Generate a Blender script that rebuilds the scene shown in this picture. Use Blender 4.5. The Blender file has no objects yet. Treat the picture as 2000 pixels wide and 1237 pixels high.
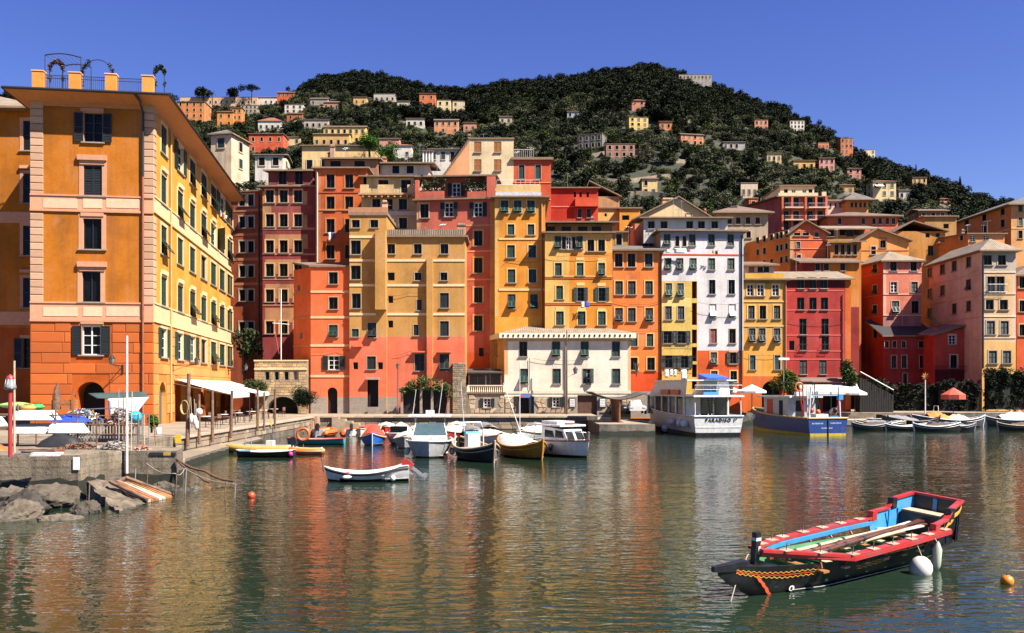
import bpy, bmesh, math, random
from mathutils import Vector, Matrix
rnd = random.Random(7)
SC = bpy.context.scene
COL = SC.collection
F = 1800.0; CX = 1000.0; HY = 755.0; ZC = 4.0        # photo focal length (px), centre column, horizon row, eye height above water
# ------------------------------------------------------------------ camera, sky, sun, exposure
cam_d = bpy.data.cameras.new('camera'); cam = bpy.data.objects.new('camera', cam_d); COL.objects.link(cam)
cam.location = (0, 0, ZC); cam.rotation_euler = (math.radians(90), 0, 0)
cam_d.sensor_width = 36; cam_d.lens = 36*F/2000; cam_d.shift_y = (HY-618.5)/2000
cam_d.clip_start = 0.5; cam_d.clip_end = 6000
SC.camera = cam
SUN = Vector((0.60, -0.345, 0.83)).normalized()
world = bpy.data.worlds.new('World'); SC.world = world; world.use_nodes = True
wn = world.node_tree; bg = wn.nodes['Background']
sky = wn.nodes.new('ShaderNodeTexSky'); sky.sky_type = 'NISHITA'; sky.sun_disc = False
sky.sun_elevation = math.asin(SUN.z); sky.sun_rotation = math.atan2(SUN.x, SUN.y)
sky.altitude = 50; sky.air_density = 1.0; sky.dust_density = 0.25; sky.ozone_density = 4.0
hs = wn.nodes.new('ShaderNodeHueSaturation'); hs.inputs['Saturation'].default_value = 1.22; hs.inputs['Hue'].default_value = 0.53
wn.links.new(sky.outputs[0], hs.inputs['Color']); wn.links.new(hs.outputs[0], bg.inputs[0])
bg.inputs[1].default_value = 0.055
sl = bpy.data.lights.new('sun', 'SUN'); sl.energy = 5.0; sl.angle = math.radians(0.53); sl.color = (1.0, 0.93, 0.82)
so = bpy.data.objects.new('sun', sl); COL.objects.link(so); so.rotation_euler = (-SUN).to_track_quat('-Z', 'Y').to_euler()
SC.view_settings.view_transform = 'Standard'; SC.view_settings.look = 'None'
SC.view_settings.gamma = 1; SC.view_settings.use_curve_mapping = False; SC.view_settings.exposure = 1.5
SC.render.engine = 'CYCLES'
try:
    SC.cycles.max_bounces = 6; SC.cycles.glossy_bounces = 3; SC.cycles.diffuse_bounces = 2
    SC.cycles.caustics_reflective = False; SC.cycles.caustics_refractive = False
except Exception: pass

# ------------------------------------------------------------------ pixel helpers
def P(px, py, D): return Vector(((px-CX)*D/F, D, ZC+(HY-py)*D/F))
def G(px, py, z=0.0):                      # point on the level plane z
    D = (ZC-z)*F/(py-HY); return Vector(((px-CX)*D/F, D, z))
def plan(px, D): return Vector(((px-CX)*D/F, D))
def lerp(a, b, t): return a+(b-a)*t
def table(tab, x):
    if x <= tab[0][0]: return tab[0][1]
    for (a, u), (b, v) in zip(tab, tab[1:]):
        if x <= b:
            t = (x-a)/(b-a); return u+(v-u)*t
    return tab[-1][1]

# ------------------------------------------------------------------ mesh helper
class MB:
    def __init__(s): s.v = []; s.f = []; s.m = []; s.sm = []
    def add(s, vs, fs, m=0, smooth=False):
        o = len(s.v); s.v += [tuple(v) for v in vs]
        for f in fs: s.f.append([o+i for i in f]); s.m.append(m); s.sm.append(smooth)
        return s
    def quad(s, a, b, c, d, m=0): return s.add([a, b, c, d], [(0, 1, 2, 3)], m)
    def box(s, x0, x1, y0, y1, z0, z1, m=0, M=None):
        vs = [Vector((x, y, z)) for z in (z0, z1) for y in (y0, y1) for x in (x0, x1)]
        if M is not None: vs = [M @ v for v in vs]
        return s.add(vs, [(0, 2, 3, 1), (4, 5, 7, 6), (0, 1, 5, 4), (2, 6, 7, 3), (0, 4, 6, 2), (1, 3, 7, 5)], m)
    def prism(s, pts, z0, z1, m=0, mtop=None, bottom=True):
        n = len(pts); zt = z1 if isinstance(z1, (list, tuple)) else [z1]*n; zb = z0 if isinstance(z0, (list, tuple)) else [z0]*n
        vs = [(p[0], p[1], zb[i]) for i, p in enumerate(pts)]+[(p[0], p[1], zt[i]) for i, p in enumerate(pts)]
        s.add(vs, [(i, (i+1) % n, n+(i+1) % n, n+i) for i in range(n)], m)
        s.add(vs[n:], [tuple(range(n))], m if mtop is None else mtop)
        if bottom: s.add(vs[:n], [tuple(range(n))[::-1]], m)
        return s
    def tube(s, pts, r, n=6, m=0, cap=True):
        pts = [Vector(p) for p in pts]; rs = r if isinstance(r, (list, tuple)) else [r]*len(pts); rings = []
        for i, p in enumerate(pts):
            d = (pts[min(i+1, len(pts)-1)]-pts[max(i-1, 0)]).normalized()
            up = Vector((0, 0, 1)) if abs(d.z) < .9 else Vector((1, 0, 0))
            a = d.cross(up).normalized(); b = d.cross(a)
            rings.append([p+(a*math.cos(2*math.pi*k/n)+b*math.sin(2*math.pi*k/n))*rs[i] for k in range(n)])
        vs = [v for ring in rings for v in ring]
        fs = [(i*n+k, i*n+(k+1) % n, (i+1)*n+(k+1) % n, (i+1)*n+k) for i in range(len(pts)-1) for k in range(n)]
        s.add(vs, fs, m, True)
        if cap: s.add(rings[0], [tuple(range(n))], m); s.add(rings[-1], [tuple(range(n))[::-1]], m)
        return s
    def lathe(s, prof, n=10, m=0, c=(0, 0, 0), axis='z'):
        vs = []
        for r, z in prof:
            for k in range(n):
                a = 2*math.pi*k/n; p = (r*math.cos(a), r*math.sin(a), z)
                if axis == 'x': p = (z, p[0], p[1])
                if axis == 'y': p = (p[0], z, p[1])
                vs.append((c[0]+p[0], c[1]+p[1], c[2]+p[2]))
        fs = [(i*n+k, i*n+(k+1) % n, (i+1)*n+(k+1) % n, (i+1)*n+k) for i in range(len(prof)-1) for k in range(n)]
        return s.add(vs, fs, m, True)
    def ball(s, c, r, m=0, n=10, sq=(1, 1, 1)):
        pr = [(max(.001, math.sin(math.pi*i/8))*r, -math.cos(math.pi*i/8)*r) for i in range(9)]
        o = len(s.v); s.lathe(pr, n, m)
        for i in range(o, len(s.v)):
            v = s.v[i]; s.v[i] = (c[0]+v[0]*sq[0], c[1]+v[1]*sq[1], c[2]+v[2]*sq[2])
        return s
    def grid(s, rows, m=0, smooth=True):
        nr = len(rows); nc = len(rows[0]); vs = [p for r in rows for p in r]
        return s.add(vs, [(i*nc+j, i*nc+j+1, (i+1)*nc+j+1, (i+1)*nc+j) for i in range(nr-1) for j in range(nc-1)], m, smooth)
    def mesh(s, name, mats):
        me = bpy.data.meshes.new(name); me.from_pydata(s.v, [], s.f); me.update()
        for mt in (mats if isinstance(mats, (list, tuple)) else [mats]): me.materials.append(mt)
        me.polygons.foreach_set('material_index', s.m); me.polygons.foreach_set('use_smooth', s.sm)
        bm = bmesh.new(); bm.from_mesh(me); bmesh.ops.recalc_face_normals(bm, faces=bm.faces); bm.to_mesh(me); bm.free()
        return me
    def build(s, name, mats, parent=None, loc=None, rz=0):
        return ob(name, s.mesh(name, mats), parent, loc, rz)
def ob(name, me, parent=None, loc=None, rz=0, scale=None, rot=None):
    o = bpy.data.objects.new(name, me); COL.objects.link(o)
    if parent is not None: o.parent = parent
    if loc is not None: o.location = loc
    if rot is not None: o.rotation_euler = rot
    elif rz: o.rotation_euler = (0, 0, rz)
    if scale is not None: o.scale = scale
    return o
def tag(o, label, cat, group=None):
    o['label'] = label; o['category'] = cat
    if group: o['group'] = group
    return o
def thing(name, label, cat, loc=(0, 0, 0), rz=0, group=None, rot=None):
    o = ob(name, None, None, loc, rz, rot=rot); o.empty_display_size = .3
    return tag(o, label, cat, group)
def struct(o): o['kind'] = 'structure'; return o
def stuff(o): o['kind'] = 'stuff'; return o
def copy_tree(o, parent=None):
    c = o.copy(); COL.objects.link(c)
    if parent is not None: c.parent = parent
    for ch in list(KIDS(o)): copy_tree(ch, c)
    return c
def KIDS(o): return [x for x in o.children]

# ------------------------------------------------------------------ materials
_M = {}
def C4(c): return (c[0], c[1], c[2], 1)
ALB = .68                                  # photo tone -> base colour at this exposure
def srgb(r, g, b): return tuple(ALB*(((x/255+.055)/1.055)**2.4 if x > 10 else x/3294.6) for x in (r, g, b))
def new_mat(name):
    m = bpy.data.materials.new(name); m.use_nodes = True; nt = m.node_tree
    return m, nt, nt.nodes['Principled BSDF']
def node(nt, typ, **kw):
    n = nt.nodes.new(typ)
    for k, v in kw.items():
        if k in n.inputs.keys() if isinstance(k, str) else False: n.inputs[k].default_value = v
        else: setattr(n, k, v)
    return n
def noise(nt, coord, scale, detail=4, rough=.6, sc=None):
    if sc is not None:
        mp = nt.nodes.new('ShaderNodeMapping'); mp.inputs['Scale'].default_value = sc; nt.links.new(coord, mp.inputs[0]); coord = mp.outputs[0]
    n = nt.nodes.new('ShaderNodeTexNoise'); n.inputs['Scale'].default_value = scale; n.inputs['Detail'].default_value = detail
    n.inputs['Roughness'].default_value = rough; nt.links.new(coord, n.inputs['Vector']); return n.outputs['Fac']
def ramp(nt, fac, pts):
    r = nt.nodes.new('ShaderNodeValToRGB'); e = r.color_ramp.elements
    while len(e) < len(pts): e.new(.5)
    for i, (p, c) in enumerate(pts): e[i].position = p; e[i].color = C4(c) if not isinstance(c, float) else (c, c, c, 1)
    nt.links.new(fac, r.inputs[0]); return r.outputs[0]
def mix(nt, fac, a, b, mode='MIX'):
    n = nt.nodes.new('ShaderNodeMix'); n.data_type = 'RGBA'; n.blend_type = mode
    for s, v in ((0, fac), (6, a), (7, b)):
        if isinstance(v, (int, float)): n.inputs[s].default_value = v
        elif isinstance(v, tuple): n.inputs[s].default_value = C4(v)
        else: nt.links.new(v, n.inputs[s])
    return n.outputs[2]
def coord(nt, kind='Object'):
    return nt.nodes.new('ShaderNodeTexCoord').outputs[kind]
def bump(nt, bs, h, strength, dist=.02):
    b = nt.nodes.new('ShaderNodeBump'); b.inputs['Strength'].default_value = strength; b.inputs['Distance'].default_value = dist
    nt.links.new(h, b.inputs['Height']); nt.links.new(b.outputs[0], bs.inputs['Normal'])
def PM(name, col, rough=.6, var=.15, scale=3.0, bmp=0.0, metal=0.0, rv=.12, dirt=None):
    """plain procedural material: base colour, blotchy variation, per-object variation, optional bump and dirt"""
    key = (name,)+tuple(col)
    if key in _M: return _M[key]
    m, nt, bs = new_mat(name); c = coord(nt)
    n = noise(nt, c, scale, 5)
    lo = tuple(x*(1-var) for x in col); hi = tuple(min(1, x*(1+var)) for x in col)
    out = ramp(nt, n, [(.3, lo), (.7, hi)])
    if rv:
        oi = nt.nodes.new('ShaderNodeObjectInfo'); mr = nt.nodes.new('ShaderNodeMapRange'); mr.inputs[3].default_value = 1-rv; mr.inputs[4].default_value = 1+rv
        nt.links.new(oi.outputs['Random'], mr.inputs[0]); out = mix(nt, 1.0, out, mr.outputs[0], 'MULTIPLY')
    if dirt:
        d = ramp(nt, noise(nt, c, scale*.6, 7, .7), [(.48, 0.0), (.66, 1.0)]); out = mix(nt, d, out, dirt)
    nt.links.new(out, bs.inputs['Base Color']); bs.inputs['Roughness'].default_value = rough; bs.inputs['Metallic'].default_value = metal
    if bmp: bump(nt, bs, noise(nt, c, scale*6, 5, .7), bmp)
    _M[key] = m; return m
def WALL(col, worn=1.0):
    """limewashed render: cloudy fading, vertical rain streaks, fine plaster grain"""
    key = ('wall',)+tuple(col)+(worn,)
    if key in _M: return _M[key]
    m, nt, bs = new_mat('plaster_wall'); c = coord(nt)
    big = noise(nt, c, .33, 6, .62); stk = noise(nt, c, 1.0, 5, .65, (1.6, 1.6, .12)); fin = noise(nt, c, 5.0, 6, .7)
    w = .38*min(1.4, worn+.25)
    lum = .3*col[0]+.59*col[1]+.11*col[2]
    fade = tuple(lerp(min(.85, x*1.12), lum*1.15+.05, .16) for x in col); deep = tuple(x*(1-w) for x in col)
    out = ramp(nt, big, [(.28, deep), (.5, col), (.75, fade)])
    sf = ramp(nt, stk, [(.47, 0.0), (.76, min(.85, .65*worn+.12))])
    grime = tuple(lerp(x*.55, lum*.4, .35) for x in col)
    out = mix(nt, sf, out, grime)
    pt = ramp(nt, noise(nt, c, .9, 7, .68), [(.60, 0.0), (.66, .32*min(1, worn+.2))]); out = mix(nt, pt, out, tuple(lerp(x*1.05, lum*.95+.04, .4) for x in col))
    ff = ramp(nt, fin, [(.33, .88), (.67, 1.07)])
    out = mix(nt, 1.0, out, ff, 'MULTIPLY')
    nt.links.new(out, bs.inputs['Base Color']); bs.inputs['Roughness'].default_value = .88; bs.inputs['Specular IOR Level'].default_value = .25
    bump(nt, bs, fin, .25, .02)
    _M[key] = m; return m
def ROOF(col):
    key = ('roof',)+tuple(col)
    if key in _M: return _M[key]
    m, nt, bs = new_mat('roof_tiles'); c = coord(nt)
    n = noise(nt, c, 1.2, 6, .7); f = noise(nt, c, 7, 3)
    out = ramp(nt, n, [(.3, tuple(x*.6 for x in col)), (.5, col), (.72, tuple(min(1, x*1.25+.02) for x in col))])
    out = mix(nt, ramp(nt, f, [(.5, 0.0), (.75, .5)]), out, (.10, .09, .07))
    wv = nt.nodes.new('ShaderNodeTexWave'); wv.inputs['Scale'].default_value = 1.4; wv.inputs['Distortion'].default_value = .6; wv.bands_direction = 'X'
    nt.links.new(c, wv.inputs['Vector'])
    nt.links.new(out, bs.inputs['Base Color']); bs.inputs['Roughness'].default_value = .9
    bump(nt, bs, wv.outputs['Fac'], .5, .06); _M[key] = m; return m
def GLASS():
    if 'glass' in _M: return _M['glass']
    m, nt, bs = new_mat('window_glass'); c = coord(nt)
    out = ramp(nt, noise(nt, c, .8, 3), [(.3, (.002, .002, .003)), (.7, (.008, .009, .010))])
    nt.links.new(out, bs.inputs['Base Color']); bs.inputs['Roughness'].default_value = .25; bs.inputs['Specular IOR Level'].default_value = .15
    _M['glass'] = m; return m
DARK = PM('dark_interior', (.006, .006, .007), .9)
GREEN = PM('green_shutter_paint', (.009, .032, .023), .5, .3, 4, rv=.35)
DGREEN = PM('dark_shutter_paint', (.006, .010, .009), .5, .3, 4, rv=.3)
BROWN = PM('wood_shutter_paint', (.28, .10, .02), .55, .25, 4)
WHITE = PM('white_paint', (.62, .61, .58), .45, .06)
CREAM = PM('cream_surround', (.42, .31, .20), .85, .12)
PALE = PM('pale_trim', (.50, .38, .27), .85, .12)
STONE = PM('stone_trim', (.24, .20, .16), .9, .2, bmp=.3)
IRON = PM('black_iron', (.015, .015, .016), .5, .2)
STEEL = PM('galvanised_steel', (.45, .46, .47), .35, .15, metal=.8)
WOODP = PM('weathered_pile_wood', (.16, .085, .05), .85, .35, 5, .5, dirt=(.05, .035, .03))
WOOD = PM('varnished_wood', (.30, .13, .045), .5, .3, 5)
PLANK = PM('pale_plank_wood', (.42, .31, .20), .8, .25, 5, .3)
COPPER = PM('copper_pipe', (.22, .07, .035), .5, .2)
# ------------------------------------------------------------------ hill terrain
SKYL = [(-400, 175), (0, 178), (340, 192), (480, 188), (540, 178), (580, 162), (620, 148), (700, 139), (760, 149), (830, 161), (910, 172), (960, 161), (1000, 156), (1080, 151),
        (1130, 141), (1180, 131), (1250, 123), (1300, 131), (1350, 150), (1400, 162), (1470, 190), (1530, 212), (1570, 236), (1620, 256), (1660, 290), (1700, 312), (1760, 331),
        (1800, 340), (1850, 362), (1900, 386), (1960, 402), (2100, 430), (2500, 470)]
STAB = [(0, 0), (.05, .16), (.1, .30), (.2, .5), (.35, .76), (.6, .895), (.8, .96), (1, 1)]
def hill(X, Y):
    if Y < 100: return -3.0
    px = CX+F*X/Y
    Es = HY-table(SKYL, px)-20
    Ds = 420+(Es-345)/270*200
    D = Y
    if D <= 112: z = lerp(-3, 1.0, (D-100)/12)
    else:
        t = (D-112)/(Ds-112)
        if t <= 1: e = lerp(-48, Es, table(STAB, t)); z = ZC+e*D/F
        else: z = ZC+Es*Ds/F-(D-Ds)*.45
    if D > 150: z += 1.6*math.sin(X*.05+Y*.021)*math.sin(Y*.043-X*.013)*min(1, (D-150)/80)
    return max(z, -3)
def on_hill(px, py, d0=120):
    D = d0
    while D < 760:
        p = P(px, py, D)
        if p.z <= hill(p.x, p.y): return p
        D += 1.0
    return P(px, py, 560)
def ground_mat():
    m, nt, bs = new_mat('hillside_earth'); c = coord(nt)
    out = ramp(nt, noise(nt, c, .16, 7, .7), [(.3, (.010, .014, .006)), (.5, (.022, .026, .011)), (.72, (.052, .043, .026))])
    nt.links.new(out, bs.inputs['Base Color']); bs.inputs['Roughness'].default_value = .95
    bump(nt, bs, noise(nt, c, .8, 5), .6, .4); return m
mb = MB(); st = 7.0
xs = [-440+st*i for i in range(int(900/st)+1)]; ys = [98+st*i for i in range(int(760/st)+1)]
mb.grid([[(x, y, hill(x, y)) for x in xs] for y in ys], 0, True)
struct(mb.build('hillside', ground_mat()))

# ------------------------------------------------------------------ sea
def water_mat():
    m, nt, bs = new_mat('harbour_water'); c = coord(nt)
    col = ramp(nt, noise(nt, c, .05, 3), [(.3, (.008, .018, .010)), (.7, (.014, .027, .015))])
    nt.links.new(col, bs.inputs['Base Color'])
    bs.inputs['Roughness'].default_value = .035; bs.inputs['IOR'].default_value = 1.34
    a = noise(nt, c, 1.0, 2, .5, (.3, .7, 1)); b = noise(nt, c, 1.0, 1, .5, (1.8, 3.8, 1)); d = noise(nt, c, 1.0, 1, .5, (4.5, 8, 1)); l = noise(nt, c, 1.0, 2, .5, (.07, .12, 1))
    def mul(x, k):
        n = nt.nodes.new('ShaderNodeMath'); n.operation = 'MULTIPLY'; nt.links.new(x, n.inputs[0])
        if isinstance(k, float): n.inputs[1].default_value = k
        else: nt.links.new(k, n.inputs[1])
        return n.outputs[0]
    def add(x, y):
        n = nt.nodes.new('ShaderNodeMath'); n.operation = 'ADD'; nt.links.new(x, n.inputs[0]); nt.links.new(y, n.inputs[1]); return n.outputs[0]
    gust = ramp(nt, noise(nt, c, 1.0, 3, .5, (.03, .06, 1)), [(.35, .42), (.65, 1.35)])
    h = add(mul(a, .036), mul(mul(b, .023), gust)); h = add(h, mul(mul(d, .0075), gust))
    bump(nt, bs, h, 1.0, 1.0)
    return m
mb = MB()
wx = [-700, -90, 90, 700]; wy = [-400, -5, 98, 240]
mb.grid([[(x, y, 0) for x in wx] for y in wy], 0, False)
struct(mb.build('harbour_water', water_mat()))

# ------------------------------------------------------------------ quays and jetties
def conc_mat():
    m, nt, bs = new_mat('old_concrete'); c = coord(nt); big_ = noise(nt, c, .7, 7, .7); stk = noise(nt, c, 1.0, 6, .65, (2.2, 2.2, .18)); fin = noise(nt, c, 9, 6, .75)
    out = ramp(nt, big_, [(.30, (.085, .066, .046)), (.48, (.20, .155, .105)), (.70, (.31, .25, .175))])
    out = mix(nt, ramp(nt, stk, [(.46, 0.0), (.70, .8)]), out, (.055, .045, .034)); rs = noise(nt, c, 1.0, 5, .6, (.7, .7, .25)); out = mix(nt, ramp(nt, rs, [(.60, 0.0), (.72, .75)]), out, (.30, .12, .03))
    wv = nt.nodes.new('ShaderNodeTexWave'); wv.bands_direction = 'Z'; wv.inputs['Scale'].default_value = 1.1; wv.inputs['Distortion'].default_value = 1.2; nt.links.new(c, wv.inputs['Vector'])
    out = mix(nt, 1.0, out, ramp(nt, wv.outputs['Fac'], [(.0, .72), (.12, 1.0)]), 'MULTIPLY'); out = mix(nt, 1.0, out, ramp(nt, fin, [(.3, .7), (.7, 1.15)]), 'MULTIPLY')
    nt.links.new(out, bs.inputs['Base Color']); bs.inputs['Roughness'].default_value = .92; bump(nt, bs, fin, .8, .05); return m
CONC = conc_mat()
PAVE = PM('stone_paving', (.25, .195, .135), .9, .28, .8, .4, dirt=(.17, .13, .09))
WETC = PM('tide_stained_concrete', (.14, .115, .085), .8, .4, 1.2, .6, dirt=(.03, .03, .025))
QST = [PM('quay_stone_%s' % n, c, .9, .25, 2, .5, rv=.2) for n, c in (('tan', (.23, .17, .11)), ('grey', (.18, .145, .11)), ('buff', (.28, .21, .135)))]
ZQ = 1.25
def slab(name, pts, z0, z1, mats, lab=None):
    return struct(MB().prism(pts, z0, z1, 0, 1).build(name, mats))
slab('quay_pavement', [(-18.4, 86), (8, 86), (8, 96), (36, 96.6), (140, 96.6), (140, 118), (-60, 118), (-60, 86)], -2, ZQ, [WETC, PAVE])
slab('promenade', [(-70, 50), (-18.4, 50), (-18.4, 85.996), (-70, 85.996)], -2, ZQ+.004, [WETC, PAVE])
slab('concrete_jetty', [(-70, 38.6), (-14.04, 38.6), (-14.5, 40.6), (-18.1, 43.4), (-18.396, 49.996), (-70, 49.996)], -2, 1.3, [CONC, CONC])
slab('concrete_jetty_front', [(-60, 35.7), (-16.8, 35.7), (-16.8, 38.596), (-60, 38.596)], -2, 1.33, [CONC, CONC])
slab('quay_ledge', [(-18.32, 50.1), (-18.1, 43.5), (-14.9, 40.9), (-14.8, 41.6), (-16.3, 46), (-17.0, 55), (-17.3, 64), (-18.32, 66)], -2, .40, [WETC, PAVE])
slab('pier_platform', [(7.2, 76), (11.8, 76), (12.2, 85.996), (7.0, 85.996)], -2, .88, [WETC, PAVE])
slab('floating_pontoon', [(31.5, 92), (44, 96), (43.5, 98), (31, 95)], .1, .62, [WETC, PLANK])
# wall capping blocks, courses of quay stones
def courses(parent, origin, ux, L, z0, z1, ch, lmin, lmax, mats, proud=.06, holes=(), name='stone', nmesh=None, seed=1, gap=.025, depth=.12):
    """courses of separate stones on a vertical face; holes = (s0, s1, z0, z1) kept clear"""
    r = random.Random(seed); ux = Vector((ux[0], ux[1], 0)).normalized(); rz = math.atan2(ux.y, ux.x); n = max(1, round((z1-z0)/ch)); ch = (z1-z0)/n; c = 0
    meshes = [_unit(m) for m in mats]
    for i in range(n):
        s = -r.uniform(0, lmin)
        za, zb = z0+i*ch, z0+(i+1)*ch
        cuts = sorted([(h[0], h[1]) for h in holes if h[2] < zb-.02 and h[3] > za+.02])
        while s < L:
            e = s+r.uniform(lmin, lmax); a, b = max(s, 0), min(e, L); segs = [(a, b)]
            for h0, h1 in cuts:
                segs = [q for x, y in segs for q in ((x, min(y, h0)), (max(x, h1), y)) if q[1]-q[0] > .06]
            for x, y in segs:
                if y-x < .08: continue
                pr = proud*r.uniform(.5, 1.3)
                o = ob(name, meshes[r.randrange(len(meshes))], parent, Vector(origin)+ux*((x+y)/2)+Vector((ux.y, -ux.x, 0))*pr+Vector((0, 0, za+gap/2)), rz, (y-x-gap, depth, zb-za-gap))
                c += 1
            s = e
    return c
_U = {}
def _unit(mat):
    """one-metre block, bevelled, base at z 0, front face at y 0"""
    if mat.name in _U: return _U[mat.name]
    b = .07; mb = MB()
    f = [(-.5, .3, 0), (.5, .3, 0), (.5, .3, 1), (-.5, .3, 1)]; g = [(-.5+b*.4, 0, b), (.5-b*.4, 0, b), (.5-b*.4, 0, 1-b), (-.5+b*.4, 0, 1-b)]; k = [(-.5, 1, 0), (.5, 1, 0), (.5, 1, 1), (-.5, 1, 1)]
    vs = g+f+k; fs = [(0, 1, 2, 3)]+[(i, 4+i, 4+(i+1) % 4, (i+1) % 4) for i in range(4)]+[(4+i, 8+i, 8+(i+1) % 4, 4+(i+1) % 4) for i in range(4)]+[(11, 10, 9, 8)]
    mb.add(vs, fs); _U[mat.name] = mb.mesh('stone', mat); return _U[mat.name]
def wall_root(name, label, loc): return thing(name, label, 'wall', loc)
w = wall_root('quay_wall', 'long tan stone quay wall below the salmon and white houses', (0, 0, 0))
MB().prism([(-18.2, 85.93), (7.0, 85.93), (7.0, 85.99), (-18.2, 85.99)], -1, ZQ-.14, 0).build('core', WETC, w)
courses(w, (-18.2, 85.93, 0), (1, 0, 0), 25.2, .02, ZQ-.16, .36, .7, 1.5, QST, .05, seed=3)
for i in range(14): MB().box(-.88, .88, -.2, .1, 0, .15).build('capping_stone', PM('pale_coping', (.36, .28, .20), .9, .2, 2, .4), w, (-17.3+1.8*i, 85.9, ZQ-.15+.006))
w = wall_root('promenade_wall', 'low stone sea wall below the restaurant terrace', (0, 0, 0))
MB().prism([(-18.39, 50.2), (-18.33, 50.2), (-18.33, 85.9), (-18.39, 85.9)], -1, ZQ-.16, 0).build('core', WETC, w)
courses(w, (-18.33, 50.2, 0), (0, 1, 0), 35.6, .44, ZQ-.14, .36, .6, 1.4, QST, .05, seed=5)
for i in range(20): MB().box(-.25, .12, -.87, .87, 0, .15).build('capping_stone', PM('pale_coping', (.36, .28, .20), .9, .2, 2, .4), w, (-18.3, 51.1+1.78*i, ZQ-.14))
# ------------------------------------------------------------------ windows and shutters (shared meshes)
_W = {}
def rq(x, q=.1): return max(q, round(x/q)*q)
def leaf_mesh(w, h, mat, slats=True):
    key = ('leaf', rq(w, .05), rq(h), mat.name)
    if key in _W: return _W[key]
    w, h = key[1], key[2]; mb = MB(); t = .045; fr = min(.08, w*.18)
    mb.box(-w/2, -w/2+fr, 0, t, 0, h); mb.box(w/2-fr, w/2, 0, t, 0, h)
    mb.box(-w/2+fr, w/2-fr, 0, t, 0, fr); mb.box(-w/2+fr, w/2-fr, 0, t, h-fr, h)
    if h > 1.0: mb.box(-w/2+fr, w/2-fr, 0, t, h/2-.04, h/2+.04)
    n = max(4, int((h-2*fr)/.11)); dz = (h-2*fr)/n; a, b = -w/2+fr, w/2-fr
    for i in range(n):
        z = fr+i*dz
        mb.add([(a, .004, z), (b, .004, z), (b, .04, z+dz*.98), (a, .04, z+dz*.98)], [(0, 1, 2, 3)])
    _W[key] = mb.mesh('shutter', mat); return _W[key]
def casement_mesh(w, h, mat, cols=2, rows=3, bar=.05):
    key = ('case', w, h, mat.name, cols, rows)
    if key in _W: return _W[key]
    mb = MB(); a, b = -w/2, w/2; o = .07
    mb.box(a, a+o, 0, .05, 0, h); mb.box(b-o, b, 0, .05, 0, h); mb.box(a+o, b-o, 0, .05, 0, o); mb.box(a+o, b-o, 0, .05, h-o, h)
    for i in range(1, cols): x = lerp(a, b, i/cols); mb.box(x-.045, x+.045, -.004, .046, o, h-o)
    for j in range(1, rows): z = h*j/rows; mb.box(a+o, b-o, .01, .04, z-bar/2, z+bar/2)
    _W[key] = mb.mesh('casement', mat); return _W[key]
def win_mesh(w, h, surr, sw, arch=False, back=None, sill=True, depth=.24):
    key = ('win', w, h, surr.name if surr else None, sw, arch, back.name if back else None, sill)
    if key in _W: return _W[key]
    mb = MB(); a, b = -w/2, w/2
    mb.quad((a, 0, 0), (a, depth, 0), (a, depth, h), (a, 0, h), 0); mb.quad((b, 0, 0), (b, depth, 0), (b, depth, h), (b, 0, h), 0)
    mb.quad((a, 0, 0), (b, 0, 0), (b, depth, 0), (a, depth, 0), 0); mb.quad((a, 0, h), (b, 0, h), (b, depth, h), (a, depth, h), 0)
    mb.quad((a, depth, 0), (b, depth, 0), (b, depth, h), (a, depth, h), 1)
    p = .035
    if surr and sw:
        mb.box(a-sw, a, -p, .004, 0, h); mb.box(b, b+sw, -p, .004, 0, h); mb.box(a-sw, b+sw, -p, .004, h, h+sw)
    if sill: mb.box(a-sw-.05, b+sw+.05, -.13, .05, -.09, 0, 2)
    _W[key] = mb.mesh('window', [surr or CREAM, back or GLASS(), STONE]); return _W[key]
def shutter(parent, w, h, x, z, mat, y=.03, ang=0, tilt=0):
    return ob('shutter', leaf_mesh(w, h, mat), parent, (x, y, z), rot=(tilt, 0, ang))
def make_window(parent, loc, rz, w, h, typ, surr, sw, sh):
    """typ: s closed louvres, a lower louvres pushed out, f louvres folded back + casement, F folded back dark, c casement, C dark casement, o dark open, b brown louvres, n bare opening, k one leaf ajar"""
    o = ob('window', win_mesh(w, h, None if typ == 'n' else surr, 0 if typ == 'n' else sw, sill=typ not in 'n'), parent, loc, rz)
    q = w/2
    if typ == 's' and h > .9:
        u = rnd.random(); typ = 'a' if u < .12 else ('o' if u < .18 else 's')
    if typ == 's': [shutter(o, q-.01, h-.02, s*q/2, .01, sh, .05) for s in (-1, 1)]
    elif typ == 'b': [shutter(o, q-.01, h-.02, s*q/2, .01, BROWN, .03) for s in (-1, 1)]
    elif typ == 'a':
        hu = rq(h*.48); hl = rq(h-hu)
        for s in (-1, 1):
            shutter(o, q-.01, hu, s*q/2, h-hu, sh, .03)
            shutter(o, q-.02, hl, s*q/2, h-hu-hl*math.cos(.62), sh, .03-hl*math.sin(.62), 0, -.62)
    elif typ in 'fF':
        for s in (-1, 1): shutter(o, q, h, s*(w/2+q/2+.03), 0, sh, -.10)
        ob('casement', casement_mesh(w, h, WHITE if typ == 'f' else DGREEN), o, (0, .14, 0))
    elif typ == 'k':
        shutter(o, q-.01, h-.02, -q/2, .01, sh, .04); shutter(o, q-.01, h-.02, q+q*.35, .01, sh, -.30, .8)
        ob('casement', casement_mesh(w, h, WHITE), o, (0, .15, 0))
    elif typ == 'c': ob('casement', casement_mesh(w, h, WHITE), o, (0, .1, 0))
    elif typ == 'C': ob('casement', casement_mesh(w, h, DGREEN, 2, 2), o, (0, .12, 0))
    elif typ == 'o': ob('casement', casement_mesh(w, h, DGREEN, 2, 1), o, (0, .16, 0))
    return o

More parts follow.
